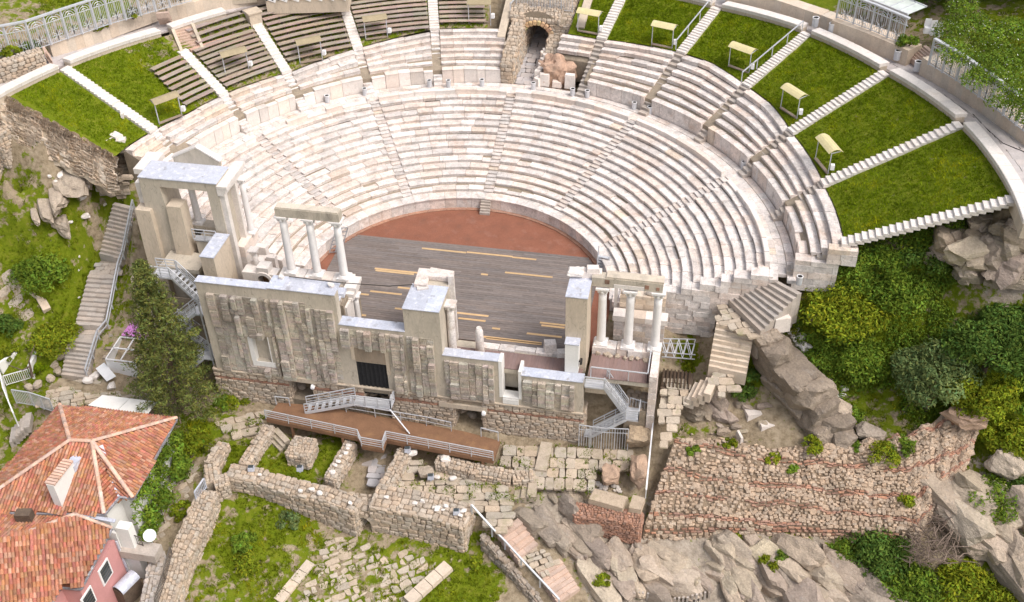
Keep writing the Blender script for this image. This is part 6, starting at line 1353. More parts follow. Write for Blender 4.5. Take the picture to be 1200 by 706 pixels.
# ------------------------------------------------------------------ foreground ruins
rubble_wall([XY(W(243, 577, -6.4)), XY(W(229, 610, -6.7)), XY(W(208, 655, -7.2)), XY(W(190, 715, -7.8))], 1.5, [-8.8, -9, -9.4, -9.8], [-6.3, -6.6, -7.1, -7.7], 'retaining_wall', 'long cream retaining wall running down beside the courtyard', size=(.45, .34))
rubble_wall([XY(W(262, 520, -6)), XY(W(247, 545, -6)), XY(W(250, 566, -6.1)), XY(W(266, 560, -6.0))], 1.0, -8.2, [-5.9, -5.8, -6.0, -5.9], 'ruin_wall', 'crooked stump of ruin wall at the head of the retaining wall', size=(.45, .34))
rubble_wall([XY(W(268, 552, -6)), XY(W(305, 558, -6)), XY(W(345, 570, -6)), XY(W(384, 580, -6)), XY(W(420, 592, -6))], 1.4, [-8.6, -8.9, -9, -9, -9], [-5.95, -6, -6, -5.95, -6.1], 'ruin_wall', 'long thick ruin wall in front of the grassy rooms', size=(.6, .36))
rubble_wall([XY(W(316, 501, -5.8)), XY(W(300, 523, -5.8)), XY(W(286, 544, -5.8))], .85, -6.9, [-5.6, -5.7, -5.7], 'ruin_wall', 'narrow low wall between the two small grassy rooms', size=(.45, .3))
rubble_wall([XY(W(411, 518, -5.8)), XY(W(399, 538, -5.8)), XY(W(386, 560, -5.8))], .85, -7.2, [-5.75, -5.8, -5.8], 'ruin_wall', 'low wall between the grassy room and the deep pit', size=(.45, .3))
rubble_wall([XY(W(474, 528, -5.8)), XY(W(463, 548, -5.8)), XY(W(452, 570, -5.9))], .95, -8.2, -5.75, 'ruin_wall', 'straight narrow wall between the deep pit and the paved room', size=(.45, .3))
rubble_wall([XY(W(438, 583, -6.0)), XY(W(470, 588, -6.0)), XY(W(512, 596, -6.0)), XY(W(549, 606, -6.1))], 2.3, [-9.2, -9.4, -9.4, -9], [-5.85, -5.8, -5.8, -6.0], 'ruin_wall', 'massive thick ruin wall beside the stair with the handrail', size=(.65, .4))
c = W(424, 588, -6.3); t = thing('ruin_arch', 'low ruined arch bridging the gap between the two thick ruin walls', 'arch', (c[0], c[1], -9)); mb = MB(); stn = MB(); n = 10; ra = .85; zs = -8.0
for k in range(n):
    a0, a1 = PI*k/n, PI*(k+1)/n; x0, x1 = c[0]-ra*math.cos(a0), c[0]-ra*math.cos(a1); z0, z1 = zs+ra*math.sin(a0), zs+ra*math.sin(a1); y0, y1 = c[1]-.75, c[1]+.75
    mb.hexa([(x0, y0, z0), (x1, y0, z1), (x1, y1, z1), (x0, y1, z0)], [(x0, y0, -6.5), (x1, y0, -6.5), (x1, y1, -6.5), (x0, y1, -6.5)])
    am = (a0+a1)/2; dv = Vector((-math.cos(am), 0, math.sin(am))); _st(stn, Vector((c[0], y0-.02, zs))+dv*(ra+.28), dv.cross(Vector((0, 1, 0))), dv, Vector((0, -1, 0)), .36, .6, .3, rt(.12, .05))
for s in (-1, 1):
    mb.box(*sorted((c[0]+s*ra, c[0]+s*(ra+1.3))), c[1]-.75, c[1]+.75, -9.6, -6.5); xx = c[0]+s*ra if s > 0 else c[0]-ra-1.3; patch(stn, (xx, c[1]-.77, -9.4), (1.3, 0, 0), (0, 0, 3.0), (0, -1, 0), (.5, .34), .24, (.12, .05)); patch(stn, (c[0]+s*ra, c[1]-.75, -9.4), (0, 1.5, 0), (0, 0, 1.5), (-s, 0, 0), (.5, .34), .2, (.12, .05))
patch(stn, (c[0]-2.1, c[1]-.8, -6.5), (4.2, 0, 0), (0, 1.6, 0), (0, 0, 1), (.5, .45), .3, (.12, .05)); mb.build('arch_core', M['mortar'], t); stn.build('stonework', M['masonry'], t)
rubble_wall([XY(W(513, 541, -6)), XY(W(550, 550, -6)), XY(W(600, 559, -6.1)), XY(W(624, 557, -6.1))], .95, -7.0, [-5.7, -5.75, -5.9, -6.0], 'ruin_wall', 'low rubble wall with red mortar below the end of the ramp', size=(.42, .28))
t = rubble_wall([XY(W(341, 524, -5.8)), XY(W(366, 528, -5.8))], 2.0, -7.0, -5.5, 'rubble_pier', 'square rubble pier standing in the grassy room', 'pier', size=(.4, .3))
mb = MB(); steps(mb, W(331, 509, -5.9), W(322, 523, -6.7), 1.9, 3, .3, (.1, .03)); single('ruin_steps', mb, 'paving', 'three worn steps in the grassy room beside the square pier', 'stairs')
for px, z, tx in (((352, 552), -5.95, 'on the long ruin wall'), ((295, 552), -5.95, 'at the bend of the long ruin wall'), ((505, 562), -6.3, 'on the paved room floor'), ((478, 530), -5.7, 'on the straight narrow wall'), ((348, 536), -6.3, 'in front of the square rubble pier'), ((535, 603), -5.9, 'on the massive thick wall')):
    p = W(*px, z); o = thing('floodlight', 'small grey box floodlight '+tx, 'floodlight', p); mb = MB(); mb.rbox(p, .5, .4, z+.12, z+.5, .2, taper=.03); b_ = mb.build('housing', M['sheet'], o); mb = MB(); mb.rbox(p, .12, .3, z-.05, z+.12, .2); mb.build('foot', M['sheet'], o); mb = MB(); mb.rbox(p, .4, .3, z+.5, z+.53, .2); mb.build('lens', M['glass'], o)
# brown ramp with railings
t = thing('ramp_walkway', 'long rusty brown steel walkway with grey railings before the stage wall', 'walkway', W(450, 510, -5)); zr_ = -5.0
fe = [(312, 491), (420, 514), (424, 523), (449, 527.5), (453, 516), (578, 540)]; be = [(586, 517), (545, 506), (500, 497.5), (440, 487), (405, 481), (352, 474), (326, 472)]
mb = MB(); mb.prism([XY(W(*q, zr_)) for q in fe+be], zr_-.38, zr_); mb.build('deck', M['rust'], t)
mb = MB(); rail(mb, [W(*q, zr_-.02) for q in fe], 1.0, (.3, .55, .8), 1.9, .032); mb.build('front_railing', M['steel'], t)
mb = MB(); rail(mb, [W(*q, zr_) for q in ((406, 483), (440, 489), (500, 499), (529, 505.5))], 1.0, (.5,), 1.9, .03); mb.build('rear_railing', M['steel'], t)
mb = MB(); rail(mb, [W(564, 512, zr_), W(584, 517, zr_)], 1.0, (), 1.9, .035); rail(mb, [W(324, 474, zr_), W(340, 476, zr_)], .9, (), 1.4, .035); mb.build('end_railing', M['steel'], t)
mb = MB()
for u, v in ((340, 498), (400, 512), (470, 520), (520, 530), (565, 539)): p = W(u, v, zr_); mb.bar((p[0], p[1]+.25, -8), (p[0], p[1]+.25, zr_-.4), .2, .2)
mb.build('trestles', M['rust'], t)
# pavings
def pavearea(px, z, size, ang, label, m='paving', drop=.03, tint=(.1, .05), jit=.05, dz=.03):
    fl = MB(); P = [XY(W(*q, z)) for q in px]; flag(fl, P, (lambda x, y: z+dz) if True else None, size, ang, drop=drop, tint=tint, jit=jit); return struct(label, fl, m)
pavearea(((586, 516), (625, 516), (680, 521), (738, 524), (744, 545), (706, 556), (694, 580), (655, 578), (628, 566), (605, 556), (588, 544)), -6.36, (.75, 1.1), .12, 'court_paving', drop=.02, tint=(.14, .06), jit=.06)
pavearea(((478, 534), (514, 548), (560, 558), (596, 564), (604, 592), (598, 622), (576, 622), (556, 606), (510, 590), (455, 576)), -6.6, (.8, .68), .2, 'room_paving', drop=.05, tint=(.14, .06), jit=.08)
pavearea(((250, 500), (272, 487), (312, 482), (316, 500), (300, 512), (262, 512)), -6.35, (1.0, .8), .5, 'court_paving', drop=.03, jit=.14, tint=(.12, .04))
fl = MB(); flag(fl, [XY(WT(*q)) for q in ((388, 625), (440, 640), (500, 652), (520, 668), (475, 706), (440, 715), (350, 712), (370, 670))], lambda x, y: H(x, y)+.05, (.75, .6), .6, gap=.14, jit=.13, drop=.18, tint=(.13, .05)); struct('stony_paving', fl, 'paving')
fl = MB(); flag(fl, [XY(W(*q, -7.6)) for q in ((430, 530), (470, 538), (445, 575), (425, 568))], lambda x, y: -7.55, (.8, .7), .1); struct('pit_paving', fl, 'greypave')
mb = MB(); mb.box(*sorted((W(628, 545, -6.3)[0], W(642, 545, -6.3)[0])), W(635, 553, -6.3)[1], W(640, 520, -6.3)[1], -6.5, -6.12); single('threshold_slab', mb, 'paving', 'long raised threshold slab crossing the paved forecourt', 'slab')
mb = MB(); steps(mb, W(628, 568, -6.35), W(598, 574, -7.2), 2.6, 4, .4, (.08, .03), slabs=2, jit=.03); single('ruin_steps', mb, 'paving', 'curved worn steps of large slabs dropping from the forecourt', 'stairs')
t = thing('garden_stair', 'pinkish stone stair in two flights beside a grey handrail', 'stairs', W(664, 702, -9.6))
a1, b1, a2, b2 = W(596, 617, -7.2), W(618, 648, -8.4), W(644, 664, -8.5), W(666, 699, -9.7)
for a, b, n in ((a1, b1, 5), (a2, b2, 7)): mb = MB(); steps(mb, a, b, 2.1, n, .5, (.08, .03), slabs=2); mb.build('flight', M['pinkstep'], t)
mb = MB(); flag(mb, [XY(W(*q, -8.45)) for q in ((606, 657), (630, 640), (662, 661), (633, 676))], lambda x, y: -8.42, (.55, .45), .6, tint=(.1, .05)); mb.build('landing', M['paving'], t)
t = thing('stair_handrail', 'grey tubular handrail following the pinkish garden stair', 'handrail', W(600, 650, -8)); mb = MB(); pts = [W(553, 602, -6.2), W(577, 629, -7.4), W(592, 644, -8.2), W(611, 665, -8.7), W(655, 712, -9.9)]
rail(mb, pts, 1.0, (), 1.7, .065); mb.build('rail_tubes', M['steel'], t)
rubble_wall([XY(W(566, 628, -7.5)), XY(W(600, 668, -8.9)), XY(W(640, 715, -10))], .5, [-9.4, -10, -10.6], [-7.4, -8.7, -9.9], 'cheek_wall', 'low dirt-stained cheek wall under the handrail of the garden stair', m='rock', size=(.5, .3))
for (p, q), tx, w_ in ((((526, 663), (478, 706)), 'long flat pinkish slab ramp at the bottom of the picture, beside the lawn', .95), (((365, 660), (326, 706)), 'long flat pinkish slab ramp beside the stony paving and tall weeds', .8)):
    a, b = W(*p, -9.3), W(*q, -9.9); mb = MB(); n = 4
    for k in range(n): mb.bar(vl(a, b, k/n+.006), vl(a, b, (k+1)/n-.006), w_, .45, rt(.07, .04))
    single('slab_ramp', mb, 'cream', tx, 'slab')
for i, (u, v, z, s, tx) in enumerate(((500, 557, -6.5, 1.3, 'big squared boulder on the paved room floor'), (512, 561, -6.5, .5, 'small white block beside a floodlight on the paved room'), (531, 562, -6.5, .55, 'small white block further along the paved room'), (484, 533, -6, .7, 'white block at the head of the straight narrow wall'), (522, 540, -5.8, .9, 'white lump heaped on the low rubble wall'))):
    p = W(u, v, z); mb = MB(); rock(mb, (p[0], p[1], z+s*.25), (s*.65, s*.5, s*.4), .3, 120+i, 10, 2, .04); single('loose_block', mb, 'rock_pale' if i == 0 else 'marble_clean', tx, 'stone block')
for k in range(26):
    f = R.random(); wl = R.choice((((440, 580), (548, 603)), ((270, 551), (420, 590)), ((386, 558), (411, 519)))); u, v = lerp(wl[0][0], wl[1][0], f), lerp(wl[0][1], wl[1][1], f)
    p = W(u, v+R.uniform(-4, 4), -5.75); mb = MB(); s = R.uniform(.15, .32); rock(mb, (p[0], p[1], -5.75+s*.2), (s, s*.8, s*.6), 0, 200+k, 7, 2, .04, rt(.1)); single('wall_stone', mb, 'marble_clean', 'loose pale stone lying on top of a foreground ruin wall', 'stone', 'loose stones on the ruin walls')
# brick pier with big slabs
bw = rubble_wall([XY(W(674, 594, -6.3)), XY(W(712, 598, -6.3)), XY(W(752, 606, -6.3))], 1.2, -8.9, [-6.6, -6.5, -6.45], 'brick_wall', 'orange brick wall stub capped by two large stone slabs', m='brick', size=(.32, .1), tint=(.22, .08))
for a, b, tx in (((693, 579), (733, 590), 'larger of two thick stone slabs capping the orange brick stub'), ((738, 588), (754, 592), 'smaller of two thick stone slabs capping the orange brick stub')):
    p, q = W(*a, -6), W(*b, -6); mb = MB(); c = vl(p, q, .5); mb.rbox(c, dist(p, q), 1.35, -6.42, -5.95, math.atan2(q[1]-p[1], q[0]-p[0]), (1, .95, .9), .04, .07); single('cap_slab', mb, 'paving', tx, 'slab')
for i, (u, v, z, s, m, tx) in enumerate(((716, 557, -6, (1.1, .95, .9), 'masonry', 'reddish lump of fallen brickwork on the forecourt edge'), (748, 512, -5.4, (1.35, 1.2, 1.2), 'rock_pale', 'brown boulder below the barred railing and the broken pier'), (748, 550, -5.6, (1.0, 1.9, 1.1), 'masonry', 'upright stump of fallen brick masonry beside the white post'))):
    p = W(u, v, z); mb = MB(); rock(mb, p, s, .1, 140+i, 12, 3, .14, (.92, .78, .71) if i != 1 else (1, .92, .8)); single('fallen_masonry', mb, m, tx, 'masonry')
mb = MB(); a, b = W(766, 488, -4), W(757, 578, -5.8); mb.bar((a[0], a[1], -4), (b[0], b[1], -5.4), .12, .12); 
for k in range(5): p = vl((a[0], a[1], -4), (b[0], b[1], -5.4), k/4); mb.bar(p, (p[0], p[1], p[2]-1.0), .07, .07)
single('handrail', mb, 'white', 'straight white handrail running down between fallen masonry and rubble wall', 'handrail')
for k in range(24):
    p = WT(R.uniform(688, 726), R.uniform(566, 580)); mb = MB(); s = R.uniform(.15, .3); rock(mb, (p[0], p[1], p[2]+s*.5), (s, s*.8, s*.7), 0, 230+k, 7, 2, .05, rt(.1)); single('loose_stone', mb, 'marble_clean', 'loose pale stone in the heap behind the capped brick stub', 'stone', 'loose stones behind the brick stub')

# the long battered rubble wall with brick courses
SC = [((752, 633, -8.9), (792, 513, -4.3)), ((868, 630, -8.5), (902, 524, -4.0)), ((970, 634, -8.3), (1004, 520, -3.3)), ((1072, 642, -8.1), (1056, 512, -2.7)), ((1096, 602, -6.6), (1105, 489, -1.7)), ((1126, 561, -4.7), (1152, 481, -1.1))]
SB = [Vector(W(*a)) for a, b in SC]; ST_ = [Vector(W(*b)) for a, b in SC]
prof = [(0, 0), (.05, .27), (.16, .36), (.24, .48), (.38, .55), (.47, .66), (.62, .74), (.74, .85), (.9, .94), (1.0, 1.0)]
def SW(s, t):
    s = min(max(s, 0), .9999)*(len(SB)-1); i = int(s); f = s-i; b, q = SB[i].lerp(SB[i+1], f), ST_[i].lerp(ST_[i+1], f)
    for (h0, v0_), (h1_, v1_) in zip(prof[:-1], prof[1:]):
        pass
    # t runs along the profile
    k = t*(len(prof)-1); j = min(int(k), len(prof)-2); g_ = k-j; hh = lerp(prof[j][0], prof[j+1][0], g_); vv = lerp(prof[j][1], prof[j+1][1], g_)
    p = b.lerp(q, hh); p.z = lerp(b.z, q.z, vv); n_ = noise.noise(Vector((s*3.3, t*3, 3)))*.5+noise.noise(Vector((s*11, t*6, 7)))*.2; p.z += n_*min(1, t*3); return p
rwall = thing('rubble_wall', 'long sloping wall of pale rubble with red brick courses', 'ruined wall', tuple(SB[2])); core = MB(); st = MB(); bk = MB(); ns, nt = 90, 45
for i in range(ns):
    for j in range(nt): core.face([tuple(SW(i/ns, j/nt)), tuple(SW((i+1)/ns, j/nt)), tuple(SW((i+1)/ns, (j+1)/nt)), tuple(SW(i/ns, (j+1)/nt))], (.75, .68, .62))
for i in range(ns):
    a, b = SW(i/ns, 1), SW((i+1)/ns, 1); core.face([tuple(a), tuple(b), (b.x, b.y+1.2, b.z-2.5), (a.x, a.y+1.2, a.z-2.5)])
for e in (0, 1):
    pts = [tuple(SW(e, j/nt)) for j in range(nt+1)]; core.face(pts+[(pts[-1][0], pts[-1][1]+.5, pts[0][2]-1), (pts[0][0], pts[0][1], pts[0][2]-1)])
bands = [(.055, .10), (.20, .255), (.42, .475), (.64, .69), (.86, .9)]
LEN = sum((SB[i+1]-SB[i]).length for i in range(len(SB)-1)); t_ = .0
while t_ < 1.0:
    s_ = 0.0; row = .026*R.uniform(.8, 1.25)
    while s_ < 1:
        tt_ = t_+.012*math.sin(s_*17)+R.uniform(-.006, .006); tt_ = min(max(tt_, .002), .995); ds = R.uniform(.2, .46)/LEN
        wob = .022*noise.noise(Vector((s_*9, tt_*2, 1))); brk = ((.05 <= tt_+wob*.4 < .09 and s_ < .55) or any(abs(tt_+.42*s_*(1 if q_ < 1 else .9)+wob*1.6-q_) < .026 for q_ in (.24, .46, .68, .93, 1.2))) and noise.noise(Vector((s_*14, tt_*9, 5))) < .4
        p = SW(s_+ds/2, tt_); e1_ = (SW(s_+ds, tt_)-SW(s_, tt_)); e2_ = SW(s_+ds/2, min(tt_+.02, 1))-SW(s_+ds/2, max(0, tt_-.02)); 
        if e1_.length > 1e-4 and e2_.length > 1e-4:
            u_ = e1_.normalized(); n_ = u_.cross(e2_).normalized(); n_ = n_ if n_.z > -.2 and n_.y < .6 else -n_; v_ = n_.cross(u_)
            if brk: _st(bk, p+n_*R.uniform(-.02, .08), u_, v_, n_, R.uniform(.3, .5), R.uniform(.09, .2), .22, rt(.25, .1), .12)
            else:
                q = R.uniform(.6, 1.2)*(1.5 if R.random() < .08 else 1); _st(st, p+n_*R.uniform(-.05, .06), *((lambda k_: ((u_+v_*k_).normalized(), (v_-u_*k_).normalized()))(R.uniform(-.28, .28)*min(1, tt_*4))), n_, R.uniform(.24, .5)*q, R.uniform(.18, .34)*q, R.uniform(.2, .34), tuple(a*b for a, b in zip(rt(.16, .05), (.95, .885, .83))))
        s_ += ds*1.02
    t_ += row
core.build('rubble_core', M['mortar'], rwall); st.build('stonework', M['masonry'], rwall); bk.build('brick_courses', M['brick'], rwall)
p = W(1139, 489, -.6); mb = MB(); rock(mb, p, (2.0, 1.1, .9), .1, 77, 12, 3, .12, (.95, .8, .74)); single('fallen_masonry', mb, 'masonry', 'rounded lump of brick and rubble crowning the long sloping wall', 'masonry')

# ------------------------------------------------------------------ stairs from the seats down to the forecourt
t = thing('broad_stair', 'broad stone steps descending from the end of the marble walkway', 'stairs', W(870, 372, 2.8)); mb = MB()
A, B, C_, D2 = Vector(W(897, 322, 5.35)), Vector(W(938, 343, 5.35)), Vector(W(890, 390, 2.7)), Vector(W(851, 352, 2.7))
n = 9
for k in range(n):
    f0, f1 = k/n, (k+1)/n; P = [A.lerp(D2, f0), B.lerp(C_, f0), B.lerp(C_, f1), A.lerp(D2, f1)]; z1 = lerp(5.35, 2.7, f0); c = sum((Vector(p) for p in P), Vector())/4
    P = [c+(p-c)*1.06 for p in P]; P = P[::-1]
    mb.hexa([(p.x, p.y, z1-3.0) for p in P], [(p.x, p.y, z1+R.uniform(-.02, .02)) for p in P], rt(.08, .04))
mb.build('treads', M['step'], t)
mb = MB(); P = [Vector(W(*q, 2.55)) for q in ((836, 375), (851, 352), (890, 390), (878, 396))]; flag(mb, [(p.x, p.y) for p in P], lambda x, y: 2.5, (.8, .6), .4); mb.build('landing', M['paving'], t)
mb = MB(); steps(mb, W(862, 382, 2.4), W(852, 437, -.9), 3.0, 9, .9, (.09, .03), slabs=2, jit=.03); single('stone_stair', mb, 'cream', 'overgrown stone steps between the boulder and the truss frames', 'stairs')
mb = MB(); steps(mb, W(836, 452, -1.0), W(810, 462, -2.6), 2.2, 4, .5, (.09, .03), jit=.03); single('stone_stair', mb, 'cream', 'four short steps turning down towards the handrail path', 'stairs')
fl = MB(); P = [W(*q, -1.0) for q in ((834, 437), (862, 438), (866, 452), (846, 468), (836, 466))]; flag(fl, [XY(p) for p in P], lambda x, y: -.98, (.8, .7), .2); P = [XY(W(*q, -3.0)) for q in ((778, 446), (805, 448), (808, 470), (800, 500), (788, 520), (772, 512), (774, 470))]; flag(fl, P, lambda x, y: min(-2.5, -2.9+(y+8)*.25), (.85, .6), .1, drop=.05); struct('landing_paving', fl, 'paving')
for i, (u, v, z, s, tx) in enumerate(((882, 486, -4, (1.2, 1.0, .5), 'flat white stone slab with a floodlight behind it'), (898, 500, -4.1, (1.0, .8, .35), 'squarish white stone slab on the bare earth'), (913, 381, 2.6, (1.3, 1.1, 1.0), 'big white block at the head of the great boulder'), (867, 512, -4.3, (.3, 1.0, .3), 'thin white stone stick on the bare earth'))):
    p = W(u, v, z); mb = MB(); mb.rbox(p, s[0], s[1], z-.3, z+s[2], .4, (1, .97, .95), .05, .1 if s[0] > .5 else .02); single('marble_block', mb, 'marble_clean', tx, 'stone block')
p = W(876, 473, -4); o = thing('floodlight', 'dark floodlight with pale lens behind the flat white slab', 'floodlight', p); mb = MB(); mb.rbox(p, .7, .4, p[2]+.1, p[2]+.65, 0); mb.build('housing', M['dark'], o); mb = MB(); mb.rbox((p[0], p[1]), .5, .25, p[2]+.652, p[2]+.68, 0); mb.build('lens', M['paleglass'], o); mb = MB(); mb.rbox(p, .2, .2, p[2]-.2, p[2]+.1, 0); mb.build('foot', M['dark'], o)
p = WT(1104, 285); o = thing('floodlight', 'small white floodlight standing in the bushes below the edge stair', 'floodlight', p); mb = MB(); mb.rbox(p, .5, .35, p[2]+.4, p[2]+1.0, .5, taper=.04); mb.build('housing', M['white'], o); mb = MB(); mb.rbox(p, .1, .1, p[2]-.1, p[2]+.4, .5); mb.build('foot', M['steel'], o)
p = WT(1040, 697); o = thing('floodlight', 'pale blue floodlight at the lower rocks beside the shrubs', 'floodlight', p); mb = MB(); mb.rbox(p, .7, .5, p[2]+.3, p[2]+.8, .5, taper=.04); mb.build('housing', M['sheet'], o); mb = MB(); mb.rbox(p, .12, .12, p[2]-.1, p[2]+.3, .5); mb.build('foot', M['steel'], o)
# rocks
RK = [((982, 478), -2.2, (2.3, 1.5, 1.4), -.6, 'pale rock under the shrubs behind the rubble wall', 'rock_pale'), ((1020, 508), -3.0, (2.2, 1.4, 1.1), .2, 'bluish flat rock behind the long rubble wall', 'rock'),
      ((1182, 545), -3.0, (2.6, 1.6, 2.0), -.6, 'squared rocks at the picture edge above the leafy shrub', 'rock_pale')]
for i, (px, z, s, an, tx, m) in enumerate(RK):
    p = W(*px, z); mb = MB(); rock(mb, p, (s[0]*.62, s[1]*.62, s[2]*.62), an, 400+i*3, 13, 4, .10, rt(.06, .02), tilt=(R.uniform(-.25, .25), R.uniform(-.3, .3))); single('rock_outcrop', mb, m, tx, 'rock')
for k in range(60):
    f = R.random(); a, b = ((905, 380), (975, 470)) if k < 36 else ((935, 310), (910, 375)); u, v = lerp(a[0], b[0], f)+R.uniform(-6, 9)+(14 if k < 36 else 0), lerp(a[1], b[1], f)+R.uniform(-5, 5); p = WT(u, v); mb = MB(); s = R.uniform(.2, .5); rock(mb, (p[0], p[1], p[2]+s*.3), (s, s*.8, s*.6), R.uniform(0, 3), 500+k, 8, 2, .05, rt(.08)); single('edge_stone', mb, 'marble_clean', 'loose pale stone in the line between the great boulder and bushes', 'stone', 'stones edging the bushes')
mb = MB(); rock(mb, W(925, 352, 3.2), (2.6, .8, 1.2), -2.15, 600, 12, 3, .1); single('rock_outcrop', mb, 'rock', 'brown rock rib between the broad steps and the bushes', 'rock')
def outcrop(poly, z0f, n, an, smin, smax, label, m, seed, lift=.25, elong=1.7):
    """a mass of jointed blocks, lying along one direction of bedding"""
    rr = random.Random(seed); mb = MB(); u0, u1, v0, v1 = min(q[0] for q in poly), max(q[0] for q in poly), min(q[1] for q in poly), max(q[1] for q in poly); k = 0; g = 0
    while k < n and g < 5000:
        g += 1; u, v = rr.uniform(u0, u1), rr.uniform(v0, v1)
        if not inpoly(u, v, poly): continue
        p = WT(u, v); s = rr.uniform(smin, smax)*(1 if rr.random() < .6 else .55); t_ = rr.uniform(.85, 1.12)
        rock(mb, (p[0], p[1], p[2]+s*lift*.6), (s*elong*rr.uniform(.7, 1.2), s*rr.uniform(.6, .9), s*rr.uniform(.55, .85)), an+rr.gauss(0, .22), seed*50+k, 7, 3, .07, (t_, t_*rr.uniform(.96, 1.02), t_*rr.uniform(.92, 1.03)), tilt=(rr.gauss(.12, .22), rr.gauss(.1, .22))); k += 1
    return single('rock_outcrop', mb, m, label, 'rock')
outcrop([(1108, 292), (1145, 280), (1160, 290), (1158, 330), (1128, 336)], None, 12, .5, 1.2, 2.3, 'grey faceted outcrop jutting over the bushes', 'rock_pale', 11, .7)
outcrop([(1158, 282), (1202, 272), (1204, 336), (1160, 334)], None, 11, .5, 1.2, 2.4, 'brownish slab outcrop at the picture edge above the dark tree', 'rock', 12, .7)
outcrop([(1140, 258), (1178, 240), (1204, 236), (1204, 268), (1150, 276)], None, 14, .7, .6, 1.3, 'white stained broken rocks at the end of the edge stair', 'rock_pale', 13, .5)
outcrop([(1108, 596), (1140, 576), (1180, 606), (1172, 640), (1128, 640)], None, 10, -.9, 1.4, 2.4, 'big grey rock face beside the dry twigs', 'rock_pale', 14, .6)
outcrop([(1150, 630), (1204, 600), (1204, 690), (1160, 668)], None, 8, -1.0, 1.1, 2.0, 'dark cleft rock at the lower picture edge', 'rock', 15, .6)
outcrop([(612, 590), (655, 572), (690, 580), (672, 606), (700, 640), (680, 650), (640, 640), (620, 618)], None, 20, -.6, .8, 1.7, 'grey fractured outcrop between the garden stair, forecourt and brick stub', 'rock', 3)
outcrop([(680, 640), (755, 636), (770, 660), (748, 690), (700, 690), (676, 668)], None, 20, -.8, .8, 1.6, 'brown ribbed outcrop under the orange brick stub', 'rock_pale', 4)
outcrop([(752, 645), (800, 640), (815, 690), (745, 700)], None, 14, -.5, .9, 1.8, 'rounded pale outcrop above the row of stakes', 'rock_pale', 5)
outcrop([(800, 640), (880, 634), (900, 650), (880, 705), (815, 705)], None, 24, -.9, .8, 1.7, 'jointed pale outcrop under the near half of the rubble wall', 'rock_pale', 6)
outcrop([(880, 640), (950, 640), (1000, 680), (1040, 712), (900, 712)], None, 22, -.85, 1.2, 2.5, 'large slabby pale outcrop with a weedy crack at the picture bottom', 'rock_pale', 7, .35)
outcrop([(985, 668), (1020, 672), (1042, 706), (1000, 706)], None, 7, -.95, 1.0, 1.8, 'sharp rock ridge beside the lower dark shrubs', 'rock', 8, .6)
outcrop([(850, 470), (905, 470), (900, 520), (800, 512), (820, 470)], None, 16, .3, .25, .6, 'low knobbly rocks in the bare earth above the rubble wall', 'rock', 9, .1)
outcrop([(806, 472), (850, 466), (860, 500), (812, 505)], None, 14, -.6, .5, 1.1, 'brown knobbly rock below the four short steps', 'rock', 10, .2)
mb = MB(); rr = random.Random(4)
for i, (u, v, z, s, tl) in enumerate(((905, 412, .6, (2.6, 1.9, 2.2), .2), (918, 432, -.4, (3.6, 2.0, 2.3), .25), (938, 452, -1.2, (3.4, 2.1, 2.2), .2), (953, 478, -2.4, (2.8, 2.0, 2.0), .15), (970, 492, -3.0, (2.2, 1.7, 1.6), .1), (898, 398, 1.4, (1.8, 1.3, 1.6), .2), (930, 470, -2.6, (2.4, 1.3, 1.4), .3), (955, 505, -3.6, (2.2, 1.2, 1.1), .1), (912, 452, -1.9, (1.8, 1.1, 1.3), .3), (985, 512, -3.4, (1.6, 1.2, 1.0), .0))):
    p = W(u, v, z); t_ = rr.uniform(.66, .98); rock(mb, p, s, -.95+rr.gauss(0, .1), 900+i, 8, 4, .06, (t_, t_*.98, t_*.95), tilt=(tl, rr.gauss(0, .1)))
single('rock_outcrop', mb, 'rock', 'great brown fractured outcrop leaning beside the overgrown stone steps', 'rock')
sm = MB(); T_ = [(0, 152, 10.9), (25, 140, 10.9), (50, 131, 10.8), (57, 150, 10.3), (72, 143, 10.1), (84, 167, 9.4), (101, 183, 8.4)]; B_2 = [(-4, 240, 3.9), (20, 228, 4.2), (45, 214, 4.6), (58, 208, 4.8), (72, 202, 5.2), (88, 200, 5.6), (104, 205, 6.2)]
TT = [Vector(W(*q)) for q in T_]; BB = [Vector(W(*q)) for q in B_2]; nu, nv = 48, 26
def SC_(a, b):
    k = min(a*(len(TT)-1), len(TT)-1.001); i = int(k); p = BB[i].lerp(BB[i+1], k-i).lerp(TT[i].lerp(TT[i+1], k-i), b); e = math.sin(PI*b)
    p.y -= e*.5; p += Vector((0, -.6, .3))*(noise.noise(p*.5)*.6+noise.noise(p*1.7)*.3); return tuple(p)
for i in range(nu):
    for j in range(nv): sm.face([SC_(i/nu, j/nv), SC_((i+1)/nu, j/nv), SC_((i+1)/nu, (j+1)/nv), SC_(i/nu, (j+1)/nv)], rt(.04, .02))
o = struct('scarp_slope', sm, 'scarp')
sk = MB(); nu = 60
def SK(i, b):
    r_ = lerp(31.0, 41.6, i/nu); t_ = rad(-83.1-b*(2.6+.8*noise.noise(Vector((r_*.7, b, 2))))); z = bank(min(r_, 41.0), rad(-83.2)); return pol(r_, t_, z-.02-b*b*3.0+.25*b*noise.noise(Vector((r_*1.5, b*3, 5))))
for i in range(nu):
    for j in range(5): sk.face([SK(i, j/5), SK(i+1, j/5), SK(i+1, (j+1)/5), SK(i, (j+1)/5)])
o = struct('scarp_slope', sk, 'scarp')
mb = MB()
